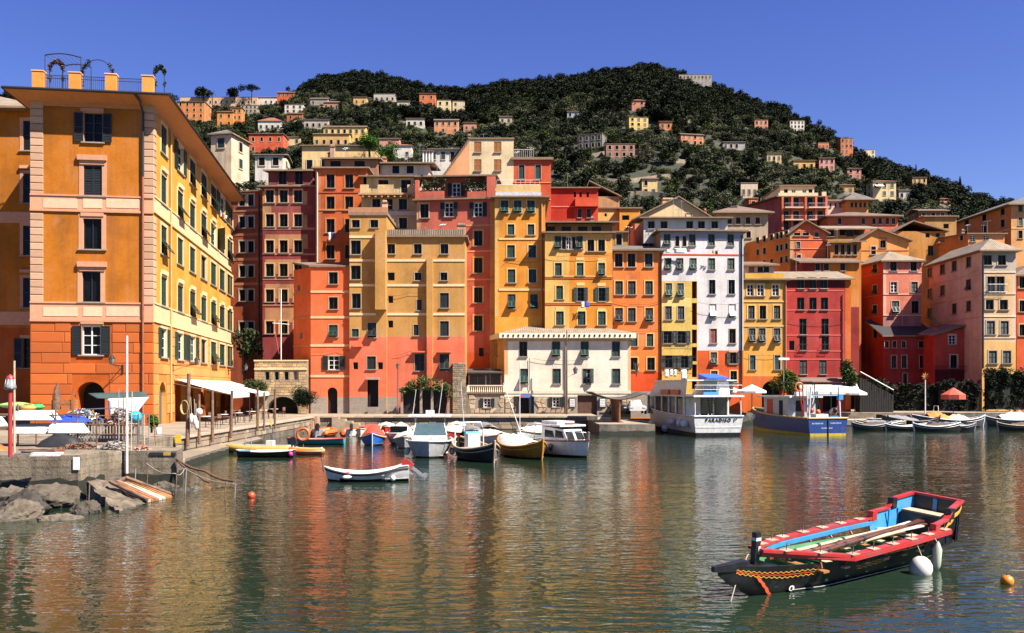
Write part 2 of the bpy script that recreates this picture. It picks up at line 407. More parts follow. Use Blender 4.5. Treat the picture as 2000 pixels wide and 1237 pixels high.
# ------------------------------------------------------------------ building
class Bld:
    def __init__(s, name, label, l, r, ytop, zb=ZQ, depth=10, kl=0, kr=0, cat='house', group=None, yref=None):
        A, B = plan(*l), plan(*r); s.A = A; s.B = B; d = B-A; s.L = d.length; s.ang = math.atan2(d.y, d.x); s.zb = zb; s.d = depth
        s.zt = P(l[0], ytop, l[1]).z; s.H = s.zt-zb
        s.root = thing(name, label, cat, (A.x, A.y, zb), s.ang, group)
        s.pts = {'F': ((0, 0), (s.L, 0)), 'R': ((s.L, 0), (s.L+kr, depth)), 'K': ((s.L+kr, depth), (kl, depth)), 'L': ((kl, depth), (0, 0))}
        s.kl, s.kr = kl, kr; s.w = {k: [] for k in 'FRKL'}; s.z = {k: [] for k in 'FRKL'}; s.holes = {k: [] for k in 'FRKL'}; s.gable = None; s.sides = {}
    def w2(s, p):                       # local plan point -> world plan point
        c, n = math.cos(s.ang), math.sin(s.ang); return Vector((s.A.x+p[0]*c-p[1]*n, s.A.y+p[0]*n+p[1]*c))
    def line(s, f): a, b = s.pts[f]; return s.w2(a), s.w2(b)
    def sx(s, f, px):                   # photo column -> distance along the face, distance from the eye
        a, b = s.line(f); u = (b-a).normalized(); k = (px-CX)/F
        t = (k*a.y-a.x)/(u.x-k*u.y); return t, a.y+u.y*t
    def zz(s, f, px, py): t, D = s.sx(f, px); return P(px, py, D).z-s.zb
    def win(s, f, xs, ys, w, h, types, ref=None, surr=CREAM, sw=.12, sh=None, head=False):
        sh = sh or GREEN
        for i, y in enumerate(ys):
            tr = types[i] if isinstance(types, (list, tuple)) else types
            for j, x in enumerate(xs):
                t = tr[j % len(tr)]
                if t == '.': continue
                s0 = s.sx(f, x-w/2)[0]; s1 = s.sx(f, x+w/2)[0]; ww = rq(abs(s1-s0)); rx = ref or x
                z0 = s.zz(f, rx, y+h/2); hh = rq(s.zz(f, rx, y-h/2)-z0); c = (s0+s1)/2
                s.w[f].append((c-ww/2, c+ww/2, z0, z0+hh, t, surr, sw, sh))
        return s
    def zone(s, f, x0, x1, y0, y1, mat, ref=None):
        r = ref or (x0+x1)/2
        s.z[f].append((s.sx(f, x0)[0], s.sx(f, x1)[0], s.zz(f, r, y1), s.zz(f, r, y0), mat)); return s
    def hole(s, f, x0, x1, y0, y1, ref=None):
        r = ref or (x0+x1)/2; h = (s.sx(f, x0)[0], s.sx(f, x1)[0], s.zz(f, r, y1), s.zz(f, r, y0)); s.holes[f].append(h); return h
    def frame(s, f):
        a, b = s.pts[f]; a = Vector(a); b = Vector(b); u = (b-a).normalized(); return a, u, math.atan2(u.y, u.x), (b-a).length
    def loc(s, f, t, z, out=0):
        a, u, an, L = s.frame(f); p = a+u*t; n = Vector((u.y, -u.x)); p = p+n*out; return Vector((p.x, p.y, z))
    def wall(s, mat, faces='FRKL', sidemat=None):
        mb = MB(); mats = [mat]
        def mi(m):
            if m not in mats: mats.append(m)
            return mats.index(m)
        base = mi(sidemat) if sidemat else 0
        for f in faces:
            a, u, an, L = s.frame(f)
            cut = [(q[0], q[1], q[2], q[3]) for q in s.w[f]]+list(s.holes[f])
            X = sorted({0, L}|{min(max(v, 0), L) for q in cut for v in q[:2]}|{min(max(v, 0), L) for q in s.z[f] for v in q[:2]})
            Z = sorted({-.6, s.H}|{min(max(v, -.6), s.H) for q in cut for v in q[2:4]}|{min(max(v, -.6), s.H) for q in s.z[f] for v in q[2:4]})
            for i in range(len(X)-1):
                for j in range(len(Z)-1):
                    x0, x1, z0, z1 = X[i], X[i+1], Z[j], Z[j+1]
                    if x1-x0 < 1e-4 or z1-z0 < 1e-4: continue
                    cx, cz = (x0+x1)/2, (z0+z1)/2
                    if any(q[0] < cx < q[1] and q[2] < cz < q[3] for q in cut): continue
                    m = 0 if f in 'F' else base
                    for q in s.z[f]:
                        if q[0] < cx < q[1] and q[2] < cz < q[3]: m = mi(q[4])
                    p0 = a+u*x0; p1 = a+u*x1
                    mb.quad((p0.x, p0.y, z0), (p1.x, p1.y, z0), (p1.x, p1.y, z1), (p0.x, p0.y, z1), m)
        if s.gable:
            kind, hgt, apx = s.gable
            if kind == 'gy':
                for y, k in ((0, 0), (s.d, 0)): mb.add([(0 if y == 0 else s.kl, y, s.H), (s.L if y == 0 else s.L+s.kr, y, s.H), (s.L*apx, y, s.H+hgt)], [(0, 1, 2)], 0)
            else:
                for x, k in ((0, s.kl), (s.L, s.kr)): mb.add([(x, 0, s.H), (x+k, s.d, s.H), (x+k*apx, s.d*apx, s.H+hgt)], [(0, 1, 2)], base)
        mb.build('wall', mats, s.root)
        for f in faces:
            a, u, an, L = s.frame(f)
            for (s0, s1, z0, z1, t, surr, sw, sh) in s.w[f]:
                make_window(s.root, s.loc(f, (s0+s1)/2, z0), an, s1-s0, z1-z0, t, surr, sw, sh)
        return s
    def band(s, f, y, hpx, mat=None, x0=None, x1=None, ref=None, proud=.06, name='string_course'):
        a, u, an, L = s.frame(f)
        t0 = 0 if x0 is None else s.sx(f, x0)[0]; t1 = L if x1 is None else s.sx(f, x1)[0]
        r = ref or CX+F*(s.line(f)[0].x/s.line(f)[0].y)
        z0 = s.zz(f, r, y+hpx/2); z1 = s.zz(f, r, y-hpx/2)
        return MB().box(t0, t1, -proud, .004, z0, z1).build(name, mat or PALE, s.root, (a.x, a.y, 0), an)
    def pipe(s, f, px, y0, y1, mat=None, r=.06):
        t, D = s.sx(f, px); z0, z1 = s.zz(f, px, y1), s.zz(f, px, y0)
        return MB().tube([s.loc(f, t, z0, .1), s.loc(f, t, z1, .1)], r, 6).build('drainpipe', mat or COPPER, s.root)
    def box(s, f, name, x0, x1, y0, y1, out, mat, inn=.02, ref=None):
        a, u, an, L = s.frame(f); r = ref or (x0+x1)/2
        return MB().box(s.sx(f, x0)[0], s.sx(f, x1)[0], -out, inn, s.zz(f, r, y1), s.zz(f, r, y0)).build(name, mat, s.root, (a.x, a.y, 0), an)
    def roof(s, kind='hip', h=1.5, oh=.45, mat=None, th=.16, apx=.5, soff=None, z=None):
        mat = mat or RTILE; z = s.H if z is None else z; mb = MB(); L, d, kl, kr = s.L, s.d, s.kl, s.kr
        e = [(-oh, -oh), (L+oh, -oh), (L+kr+oh, d+oh), (kl-oh, d+oh)]
        if kind in ('hip', 'flat', 'pyr'):
            mb.prism(e, z, z+th, 1, 0)
            if kind != 'flat':
                if L >= d: k = d/2; r = [(min(k, L*.45)+kl*.5, d/2), (max(L-k, L*.55)+kr*.5, d/2)]
                else: k = L/2; r = [(L/2+kl*.25, k), (L/2+kl*.75, d-k)]
                vs = [(p[0], p[1], z+th+.004) for p in e]+[(p[0], p[1], z+th+h) for p in r]
                fs = [(0, 1, 5, 4), (1, 2, 5), (2, 3, 4, 5), (3, 0, 4)] if L >= d else [(0, 1, 4), (1, 2, 5, 4), (2, 3, 5), (3, 0, 4, 5)]
                mb.add(vs, fs, 0)
        elif kind == 'shed':
            mb.prism(e, [z, z, z+h, z+h], [z+th, z+th, z+h+th, z+h+th], 1, 0)
        elif kind == 'gy':
            s.gable = ('gy', h, apx); m = L*apx; k0 = h/m; k1 = h/(L-m); y0, y1 = -oh, d+oh
            prof = [(-oh, z-oh*k0), (m, z+h), (L+oh, z-oh*k1)]
            for t in (0, 1):
                (xa, za), (xb, zb) = prof[t], prof[t+1]
                vs = [(xa, y0, za), (xb, y0, zb), (xb, y1, zb), (xa, y1, za), (xa, y0, za+th), (xb, y0, zb+th), (xb, y1, zb+th), (xa, y1, za+th)]
                mb.add(vs, [(4, 5, 6, 7)], 0); mb.add(vs, [(0, 1, 2, 3), (0, 1, 5, 4), (1, 2, 6, 5), (2, 3, 7, 6), (3, 0, 4, 7)], 1)
        elif kind == 'gx':
            s.gable = ('gx', h, apx); m = d*apx; k0 = h/m; k1 = h/(d-m); x0, x1 = -oh, L+oh
            prof = [(-oh, z-oh*k0), (m, z+h), (d+oh, z-oh*k1)]
            for t in (0, 1):
                (ya, za), (yb, zb) = prof[t], prof[t+1]
                fa, fb = ya/d, yb/d
                vs = [(x0+kl*fa, ya, za), (x1+kr*fa, ya, za), (x1+kr*fb, yb, zb), (x0+kl*fb, yb, zb)]; vs += [(v[0], v[1], v[2]+th) for v in vs]
                mb.add(vs, [(4, 5, 6, 7)], 0); mb.add(vs, [(0, 1, 2, 3), (0, 1, 5, 4), (1, 2, 6, 5), (2, 3, 7, 6), (3, 0, 4, 7)], 1)
        s.roof_o = mb.build('roof', [mat, soff or SOFF], s.root)
        if kind in ('flat', 'shed', 'gx') and s.A.y < 130 and L > 3:
            for _ in range(rnd.choice((0, 1, 1, 2))): s.antenna(rnd.uniform(.1, .9), rnd.uniform(.25, .6), rnd.uniform(1.2, 2.6), z+th+(h*.55 if kind != 'flat' else 0))
        return s
    def chimney(s, fx, fy, w=.6, h=1.4, mat=None, z=None):
        mb = MB(); mb.box(-w/2, w/2, -w/2, w/2, -.8, h); mb.box(-w/2-.06, w/2+.06, -w/2-.06, w/2+.06, h, h+.1, 1); mb.box(-w/2+.06, w/2-.06, -w/2+.06, w/2-.06, h+.1, h+.3, 0)
        return mb.build('chimney', [mat or WALL((.45, .28, .18)), RTILE], s.root, (s.L*fx, s.d*fy, s.H if z is None else z))
    def antenna(s, fx, fy, h=2.2, z=None):
        mb = MB(); mb.tube([(0, 0, 0), (0, 0, h)], .022, 4); mb.tube([(-.5, 0, h-.1), (.5, 0, h-.1)], .014, 4)
        for i in range(6): mb.tube([(-.45+i*.18, -.25, h-.1), (-.45+i*.18, .25, h-.1)], .008, 3)
        return mb.build('antenna', STEEL, s.root, (s.L*fx, s.d*fy, s.H if z is None else z), rnd.uniform(0, 3))
    def railing(s, f, x0, x1, y0, y1, out=.0, mat=None, n=None, ref=None):
        a, u, an, L = s.frame(f); r = ref or (x0+x1)/2; t0, t1 = s.sx(f, x0)[0], s.sx(f, x1)[0]; z0, z1 = s.zz(f, r, y1), s.zz(f, r, y0); mb = MB()
        n = n or max(2, int((t1-t0)/.16))
        for z in (z0+.05, z1): mb.tube([(t0, -out, z), (t1, -out, z)], .022, 4)
        for i in range(n+1): t = lerp(t0, t1, i/n); mb.tube([(t, -out, z0), (t, -out, z1)], .012, 4, cap=False)
        if out > .2:
            for t in (t0, t1):
                for z in (z0+.05, z1): mb.tube([(t, -out, z), (t, 0, z)], .022, 4)
        return mb.build('railing', mat or IRON, s.root, (a.x, a.y, 0), an)
RTILE = ROOF((.14, .088, .06)); RGREY = ROOF((.105, .092, .08)); RRED = ROOF((.21, .062, .027)); RPALE = ROOF((.21, .16, .11))
SOFF = PM('eave_underside', (.19, .125, .08), .9, .2)
# ------------------------------------------------------------------ the town
def S(r, g, b, worn=1.0): return WALL(tuple(round(min(.8, x), 3) for x in srgb(r, g, b)), worn)
def T(r, g, b): return PM('trim', tuple(round(min(.8, x), 3) for x in srgb(r, g, b)), .85, .1)
# --- big ochre corner building on the left
OCH, ORA, QUO = S(200, 118, 26, .8), S(196, 92, 26, .8), T(216, 156, 120)
b = Bld('corner_building', 'tall ochre and orange corner building with cream quoins on the left quay', (59, 62.85), (300, 64), 196, ZQ, 33.5, cat='building')
big = b
b.zone('F', -400, 800, 626, 900, ORA, 180).zone('R', 300, 457, 626, 900, S(226, 138, 56, .6), 300)
b.z['R'].insert(0, (0, 99, b.zz('R', 300, 626), 99, S(226, 160, 52, .6)))  # side wall tones raised above the front's to paint in the sun
b.win('F', [182], [250], 36, 56, 'F', sh=DGREEN, surr=QUO); b.win('F', [181.5], [353], 37, 60, 's', sh=DGREEN, surr=QUO, sw=.3); b.win('F', [180.5], [457], 37, 60, 's', sh=DGREEN, surr=QUO, sw=.3)
b.win('F', [178.5], [560], 37, 60, 'o', surr=QUO, sw=.3); b.win('F', [178.5], [665], 37, 57, 'f', sh=DGREEN, surr=QUO, sw=.2)
cols = [320, 352, 376, 398, 417, 434, 449]
b.win('R', cols, [274, 372, 470, 570, 670], 11, 57, ['sfasafs', 'sssskss', 'sssssss', 'ssassss', 'fffssss'], ref=320, surr=T(240, 206, 154), sw=.22, sh=GREEN)
# arched doorways cut as holes with real arches
def arch_part(b, f, x0, x1, y0, y1, mat, name='door', ref=None, rec=.5, fill=DARK, ring=None):
    h = b.hole(f, x0, x1, y0, y1, ref); a, u, an, L = b.frame(f); t0, t1, z0, z1 = h; r = (t1-t0)/2; c = (t0+t1)/2; zc = z1-r; mb = MB(); n = 12
    arc = [(c-r*math.cos(math.pi*k/n), zc+r*math.sin(math.pi*k/n)) for k in range(n+1)]
    for k in range(n):
        (xa, za), (xb, zb) = arc[k], arc[k+1]
        mb.quad((xa, 0, za), (xb, 0, zb), (xb, 0, z1), (xa, 0, z1), 0)
        mb.quad((xa, 0, za), (xb, 0, zb), (xb, rec, zb), (xa, rec, za), 0)
        if ring:
            q = 1+.28/r; mb.quad((c+(xa-c)*q, -.05, zc+(za-zc)*q), (c+(xb-c)*q, -.05, zc+(zb-zc)*q), (xb, -.05, zb), (xa, -.05, za), 2)
    for x in (t0, t1): mb.quad((x, 0, z0), (x, rec, z0), (x, rec, zc), (x, 0, zc), 0)
    mb.quad((t0, rec, z0), (t1, rec, z0), (t1, rec, z1), (t0, rec, z1), 1)
    return mb.build(name, [mat, fill, ring or mat], b.root, (a.x, a.y, 0), an)
arch_part(b, 'F', 150, 205, 746, 836, ORA, 'archway', rec=1.5, ring=ORA)
arch_part(b, 'R', 311, 324, 746, 834, S(238, 160, 80, .4), 'door', ref=316, rec=.3, fill=PM('grey_green_door', (.06, .09, .085), .5, .2))
for x0, x1, y0 in ((342, 353, 750), (365, 378, 760), (388, 400, 765), (410, 421, 768), (430, 440, 770)):
    arch_part(b, 'R', x0, x1, y0, 834-(x0-316)*.11, ORA, 'archway', ref=(x0+x1)/2, rec=1.0)
b.wall(OCH)
for f, ref in (('F', 180), ('R', 300)):
    q_ = QUO if f == 'F' else T(240, 206, 154)  # side trim is a lighter copy, sunlight painted into its colour
    b.band(f, 398, 28, q_, ref=ref, proud=.05); b.band(f, 609, 32, q_, ref=ref, proud=.05)
    for y, k in ((383.5, 3), (413, 4), (592, 3), (627, 4)): b.band(f, y, k, T(226, 158, 120) if f == 'F' else T(246, 206, 150), ref=ref, proud=.11, name='moulding')
# window heads (little entablatures) and panels on the front
for y in (316, 524): b.box('F', 'window_head', 152, 209, y-12, y-2, .22, QUO); b.box('F', 'window_head', 156, 205, y-2, y+6, .10, QUO)
for y in (216, 630, 420): b.box('F', 'window_head', 158, 203, y-4, y+3, .10, QUO)
for x0, x1 in ((85, 152), (163, 200), (208, 272)):
    for y in (398, 609): b.box('F', 'panel', x0, x1, y-9, y+9, .075, T(246, 196, 160))
for x in cols:
    for y in (336, 536):
        t, D = b.sx('R', x); z = b.zz('R', 320, y); a, u, an, L = b.frame('R')
        MB().box(t-.85, t+.85, -.16, .01, z-.05, z+.25).build('window_head', T(240, 206, 154), b.root, (a.x, a.y, 0), an)
# quoin stones
qm = [_unit(PM('quoin_stone', c, .9, .1, 2, .2)) for c in ((.42, .25, .155), (.39, .23, .14), (.44, .27, .17))]
z = b.zz('F', 180, 592); n = 27; dz = (b.H-.05-z)/n
for i in range(n):
    zz = z+i*dz
    if b.zz('F', 180, 413) < zz+dz*.5 < b.zz('F', 180, 384): continue
    for f, t in (('F', .42), ('F', b.L-.40), ('R', .32)):
        ob('quoin_stone', rnd.choice(qm), b.root, b.loc(f, t, zz+.02, .055), b.frame(f)[2], (.84 if f == 'F' else .62, .08, dz-.04))
# rusticated blocks of the lower storeys
bm_ = [PM('rusticated_block', c, .9, .1, 1.5, .25) for c in ((.375, .080, .009), (.35, .073, .008), (.39, .088, .010))]
hF = [(q[0]-.75 if q[4] == 'f' else q[0]-.25, q[1]+.75 if q[4] == 'f' else q[1]+.25, q[2]-.12, q[3]+.5) for q in b.w['F']]+[(q[0]-.3, q[1]+.3, q[2]-1, q[3]+.3) for q in b.holes['F']]
zt = b.zz('F', 180, 629)
courses(b.root, (0, 0, 0), (1, 0, 0), b.L, .75, zt, .71, 1.9, 2.9, bm_, .04, hF, 'rusticated_block', seed=11, gap=.035, depth=.05)
bm2 = [PM('rusticated_block_sunlit', c, .9, .1, 1.5, .25) for c in ((.54, .20, .040), (.52, .19, .036), (.55, .215, .046))]  # block colours lightened as if sunlit on the side face
hR = [(q[0]-.3, q[1]+.3, q[2]-.15, q[3]+.35) for q in b.w['R']]+[(q[0]-.25, q[1]+.25, q[2]-1, q[3]+.25) for q in b.holes['R']]
courses(b.root, b.loc('R', 0, 0), (0, 1, 0), b.d, .75, zt, .71, 1.9, 3.2, bm2, .04, hR, 'rusticated_block', seed=12, gap=.035, depth=.05)
# deep sloping cornice, black gutter, drainpipes
def cornice(b, h, oh, mat, gut):
    mb = MB(); L, d, H = b.L, b.d, b.H; lo = [(-.05, -.05), (L+.05, -.05), (L+.05, d+.05), (-.05, d+.05)]; hi = [(-oh, -oh), (L+oh, -oh), (L+oh, d+oh), (-oh, d+oh)]
    for i in range(4):
        j = (i+1) % 4; mb.quad(lo[i]+(H-.35,), lo[j]+(H-.35,), lo[j]+(H-.05,), lo[i]+(H-.05,), 0)
        mb.quad(lo[i]+(H-.05,), lo[j]+(H-.05,), hi[j]+(H+h,), hi[i]+(H+h,), 0)
    mb.prism(hi, H+h+.004, H+h+.12, 1, 2); return mb.build('cornice', [mat, gut, RTILE], b.root)
cornice(b, .35, 1.25, T(226, 150, 90), IRON)
mb = MB()
for i in range(4):
    pts = [(-1.3, -1.3), (b.L+1.3, -1.3), (b.L+1.3, b.d+1.3), (-1.3, b.d+1.3)]; p, q = pts[i], pts[(i+1) % 4]; mb.tube([p+(b.H+.42,), q+(b.H+.42,)], .10, 6)
mb.build('gutter', IRON, b.root)
t = b.sx('F', 280)[0]
MB().tube([(t-.3, -1.3, b.H+.4), (t, -.9, b.H), (t, -.14, b.H-.5), (t, -.14, b.H-5)], .09, 6).build('drainpipe', IRON, b.root)
MB().tube([(t, -.14, b.H-5), (t, -.14, .2)], .08, 6).build('drainpipe', COPPER, b.root)
t = b.sx('R', 331)[0]; MB().tube([b.loc('R', t, b.H-.5, .12), b.loc('R', t, .2, .12)], .08, 6).build('drainpipe', T(236, 176, 110), b.root)
# roof terrace: floor, pillars, railings
MB().box(-.9, b.L+.9, -.9, b.d+.9, b.H+.47, b.H+.62).build('roof_terrace', T(210, 150, 100), b.root)
pil = [b.sx('F', x)[0] for x in (81, 152, 222, 293)]; zf = b.H+.62
for i, t in enumerate(pil):
    mb = MB(); mb.box(t-.36, t+.36, -.75, -.2, zf, zf+1.15); mb.box(t-.4, t+.4, -.79, -.16, zf+1.15, zf+1.23, 1); mb.build('parapet_pillar', [S(236, 160, 72, .4), T(240, 180, 130)], b.root)
for k in range(6): MB().box(b.L+.1, b.L+.6, 2.6+k*5, 3.3+k*5, zf, zf+.8).build('parapet_pillar', S(236, 160, 72, .4), b.root)
for a, c in zip(pil, pil[1:]):
    mb = MB(); z0, z1 = zf+.12, zf+1.0
    for z in (z0, z1, z1-.2): mb.tube([(a+.36, -.47, z), (c-.36, -.47, z)], .022, 4)
    for i in range(13): x = lerp(a+.4, c-.4, i/12); mb.tube([(x, -.47, z0), (x, -.47, z1)], .012, 4, cap=False)
    mb.build('railing', IRON, b.root)
LEAFD = PM('dark_leaves', (.03, .05, .018), .8, .5, 3, rv=.3); LEAFR = PM('dry_vine_leaves', (.10, .055, .03), .8, .5, 3)
def leafcloud(mb, c, r, n, size, m=0, rg=None, flat=1.0):
    rg = rg or rnd
    for _ in range(n):
        v = Vector((rg.gauss(0, 1), rg.gauss(0, 1), rg.gauss(0, 1))).normalized()*(rg.random()**.4); p = Vector(c)+Vector((v.x*r[0], v.y*r[1], v.z*r[2]))
        a = Vector((rg.uniform(-1, 1), rg.uniform(-1, 1), rg.uniform(-.6, .6)*flat)).normalized(); q = a.cross(Vector((rg.uniform(-1, 1), rg.uniform(-1, 1), 1))).normalized(); s = size*rg.uniform(.6, 1.3)
        mb.add([p-a*s, p+q*s*.55, p+a*s, p-q*s*.55], [(0, 1, 2, 3)], m)
    return mb
def vine_arch(label, x0, x1, ytop, D, m=LEAFR, gap=False):
    a = P(x0, 168, D); c = P(x1, 168, D); top = P((x0+x1)/2, ytop, D).z; zb = big.zb+zf; r = (c.x-a.x)/2; cx = (a.x+c.x)/2
    t = thing('vine_arch', label, 'garden arch', (cx, D, zb)); hz = top-zb-r; pts = [(-r, 0, 0), (-r, 0, hz*.6)]+[(-r*math.cos(math.pi*k/10), 0, max(hz, .2)+r*math.sin(math.pi*k/10)) for k in range(11)]+[(r, 0, hz*.6), (r, 0, 0)]
    MB().tube(pts, .03, 5).build('hoop', IRON, t); mb = MB()
    for i, p in enumerate(pts[1:-1]):
        if gap and 5 <= i <= 8: continue
        leafcloud(mb, p, (.16, .14, .24), 34, .09)
    mb.build('vine', m, t)
vine_arch('narrow dry vine arch at the left end of the roof terrace', 97, 123, 121, 63.6)
vine_arch('widest round vine arch in the middle of the roof terrace', 160, 220, 117, 63.9, LEAFD, True)
vine_arch('small leafy arch at the right corner of the roof terrace', 303, 321, 133, 65.0, LEAFD)
t = thing('pergola_frame', 'thin wavy iron pergola frame above the roof terrace', 'pergola', P(90, 168, 65)); mb = MB(); B0 = P(90, 168, 65)
for dy, x0, y0, x1, y1 in ((0, 88, 108, 158, 113), (2.5, 122, 130, 178, 132)):
    D = 65+dy; pts = [P(lerp(x0, x1, i/10), lerp(y0, y1, i/10)-5*math.sin(i/10*math.pi), D)-B0 for i in range(11)]; mb.tube(pts, .045, 5)
    for q in (pts[0], pts[-1]): mb.tube([q, (q.x, q.y, 0)], .03, 5)
mb.build('frame', IRON, t); mb = MB()
for i in range(7): mb.tube([P(lerp(90, 156, i/6), 109, 65)-B0, P(lerp(124, 176, i/6), 130, 67.5)-B0], .012, 4)
mb.build('wire', IRON, t)
# --- wing at the far left, in the corner building's shade
b = Bld('side_wing', 'shaded ochre wing behind the corner building at the left edge', (-260, 71), (75, 71.5), 214, ZQ, 20, cat='building')
b.zone('F', -400, 200, 640, 900, ORA, 30); b.win('F', [-40, 62], [265, 368, 470, 572, 690], 34, 58, ['ss', 'ss', 'ss', 'ss', 'FF'], ref=40, sh=DGREEN, surr=QUO, sw=.25)
b.wall(OCH); b.band('F', 425, 22, QUO, ref=40); b.band('F', 622, 26, QUO, ref=40); b.roof('hip', 3.0, .9, RPALE)
for y in (332, 535): b.box('F', 'window_head', 40, 80, y-8, y-2, .2, QUO)

# --- tenements left of centre (behind, mostly in shade)
b = Bld('rust_tenement', 'rusty orange tenement next to the corner building, roof garden on top', (440, 105), (513, 104), 378, ZQ, 12)
b.win('F', [473, 490], [391, 434, 482, 530, 577, 640], 11, 23, ['oo', 'oo', 'oo', 'oo', 'oo', 'oo'], sw=.16)
b.wall(S(196, 92, 50)); b.roof('flat', 0, .35); b.pipe('F', 507, 380, 690, IRON, .1)
for y in (413, 460, 508, 556): b.band('F', y, 5, T(206, 130, 84), proud=.03)
mb = MB()
for i in range(16): leafcloud(mb, (b.L*(i+.5)/16, .5, b.H+.8), (.5, .4, .6), 60, .16)
o = mb.build('planter_hedge', LEAFD); o.location = b.root.location; o.rotation_euler = b.root.rotation_euler; tag(o, 'dark planter hedge on the rusty tenement roof', 'hedge')
b = Bld('plum_tenement', 'plum and cream painted tenement with three window columns and a loggia', (513, 103), (618, 103), 366, ZQ, 12)
b.zone('F', 513, 600, 374, 446, S(206, 150, 96)); b.zone('F', 530, 612, 400, 420, S(170, 84, 76))
for x in (542, 566): b.zone('F', x-3, x+5, 374, 446, S(176, 92, 78)); b.zone('F', x-3, x+5, 446, 660, S(150, 66, 66))
for y in (466, 515, 563, 610): b.zone('F', 518, 601, y-8, y+20, S(196, 138, 92))
b.win('F', [527, 554, 582], [384, 431, 482, 528, 578, 640], 15, 24, 'ooo', surr=T(214, 168, 120), sw=.14)
b.wall(S(150, 62, 62)); b.roof('flat', 0, .4, RGREY)
for y, k in ((447, 4), (497, 3), (545, 4), (596, 3)): b.band('F', y, k, T(196, 140, 104), proud=.04)
g = Bld('loggia_storey', 'dark loggia storey on top of the plum tenement', (524, 105), (612, 105), 336, b.zt-.2, 9, cat='house')
g.win('F', [552, 584], [347], 15, 28, 'oo', surr=S(150, 66, 66)); g.wall(S(140, 70, 62)); g.roof('shed', 1.2, .5, RPALE)
b = Bld('orange_tenement', 'tall burnt orange tenement with two window columns', (616, 102), (716, 102), 330, ZQ, 13)
b.zone('F', 616, 626, 335, 700, S(200, 130, 86))
b.win('F', [645.5, 682], [354, 397, 441, 492], 16, 27, ['oo', 'oo', 'oo', 'oo'], surr=T(200, 120, 66), sw=.14); b.wall(S(218, 104, 42)); b.roof('flat', 0, .35, RGREY)
b.pipe('F', 620, 335, 640, T(215, 190, 170), .09); b.band('F', 376, 2.5, T(190, 90, 50)); b.band('F', 410, 3, T(214, 120, 60))
g = Bld('attic_storey', 'low attic with dark openings on the burnt orange tenement', (634, 105), (738, 105), 312, b.zt-.3, 8, cat='house')
g.win('F', [655, 702], [320], 20, 12, 'nn'); g.wall(S(176, 122, 90)); g.roof('shed', .9, .4, RTILE); g.chimney(.05, .3, .7, 1.2); g.chimney(.1, .2, .5, 1.8); g.antenna(.3, .4)
b = Bld('cream_tenement', 'cream tenement with a loggia terrace behind the ochre house', (706, 100.5), (816, 100.5), 382, ZQ, 13)
b.win('F', [735, 759, 787], [399, 436], 16, 22, ['ooo', '.oo'], surr=T(236, 206, 160), sw=.1); b.wall(S(232, 200, 146)); b.band('F', 417, 8, T(222, 206, 190))
mb = MB(); mb.box(-.2, b.L+.1, -.9, .0, b.H-.1, b.H+.1)
for i in range(9): mb.box(b.L*i/9+.2, b.L*i/9+.4, -.85, -.2, b.H-.35, b.H-.1)
mb.build('terrace_slab', T(190, 150, 110), b.root)
for x0, x1 in ((0, .9), (1.9, 3.6), (5.1, 6.1)): MB().box(x0, x1, -.85, -.7, b.H+.1, b.H+1.0).build('terrace_parapet', S(236, 196, 140), b.root)
b.railing('F', 727, 800, 372, 381, .8)
g = Bld('terrace_storey', 'set back cream storey with two tall dark doors above the loggia terrace', (710, 102), (808, 102), 347, b.zt, 9, cat='house')
g.win('F', [749, 793], [365], 20, 26, 'oo', surr=T(240, 210, 160)); g.wall(S(238, 206, 140)); g.roof('flat', 0, .5, RGREY)
g2 = Bld('penthouse', 'white pillared penthouse with dark openings under a tiled roof', (728, 106), (838, 106), 322, g.zt, 8, cat='house')
g2.win('F', [736, 773, 801], [331], 13, 16, 'nnn'); g2.wall(S(226, 210, 186)); g2.roof('shed', 1.3, .7, RTILE); g2.chimney(.15, .3, .6, 1.2, T(226, 150, 100)); g2.antenna(.55, .5); g2.antenna(.8, .3, 3)
mb = MB()
for i in range(4): mb.box(i*.35, i*.35+.16, 0, .25, 0, 1.5)
mb.box(-.1, 1.3, -.1, .8, 1.5, 1.62, 1); mb.build('roof_cupola', [WHITE, RTILE], g2.root, (5.6, 1.5, g2.H+.4))

# --- salmon tower and ochre block on the back quay
b = Bld('salmon_house', 'narrow salmon orange house with cream string courses and a splayed left side', (607, 93), (683, 93), 522, ZQ, 2.6, kl=-2.35, cat='house')
SAL = S(246, 116, 66, .5)
b.win('F', [651], [543, 592, 646], 17.5, 24, ['o', 'o', 's'], sw=.06); b.win('F', [652], [709], 22, 27, 'f', sh=DGREEN, sw=.06); b.win('L', [583, 588], [560, 655], 5, 11, ['n.', '.n'], ref=600)
b.zone('F', 600, 690, 690, 776, S(244, 126, 80, .5)); b.zone('F', 600, 690, 776, 815, STONE)
arch_part(b, 'F', 639, 659, 757, 808, S(244, 126, 80, .5), 'door', rec=.45)
b.wall(SAL); b.roof('shed', .7, .15, RTILE)
for y in (570, 620, 675, 735): b.band('F', y, 4.5, T(255, 196, 150), x0=607, x1=682.5); b.band('L', y, 4.5, T(226, 130, 80), ref=607)
b = Bld('ochre_tower', 'narrow olive ochre tower left of the ochre block', (682.5, 92.6), (755, 92.6), 421, ZQ, 9.5)
OC2 = S(206, 152, 80, .5); PK = S(243, 122, 86, .5)
b.zone('F', 682, 756, 658, 776, PK); b.zone('F', 682, 756, 776, 815, STONE)
b.win('F', [695, 731], [437], 16.5, 16, 'oo', sw=.05); b.win('F', [695], [483, 532], 19, 28, ['o', 'o'], sw=.05); b.win('F', [696, 726.5], [588, 645], 18, 29, ['s.', '.s'], sw=.05, sh=DGREEN); b.win('F', [694], [650], 14.5, 16, 's', sw=.05)
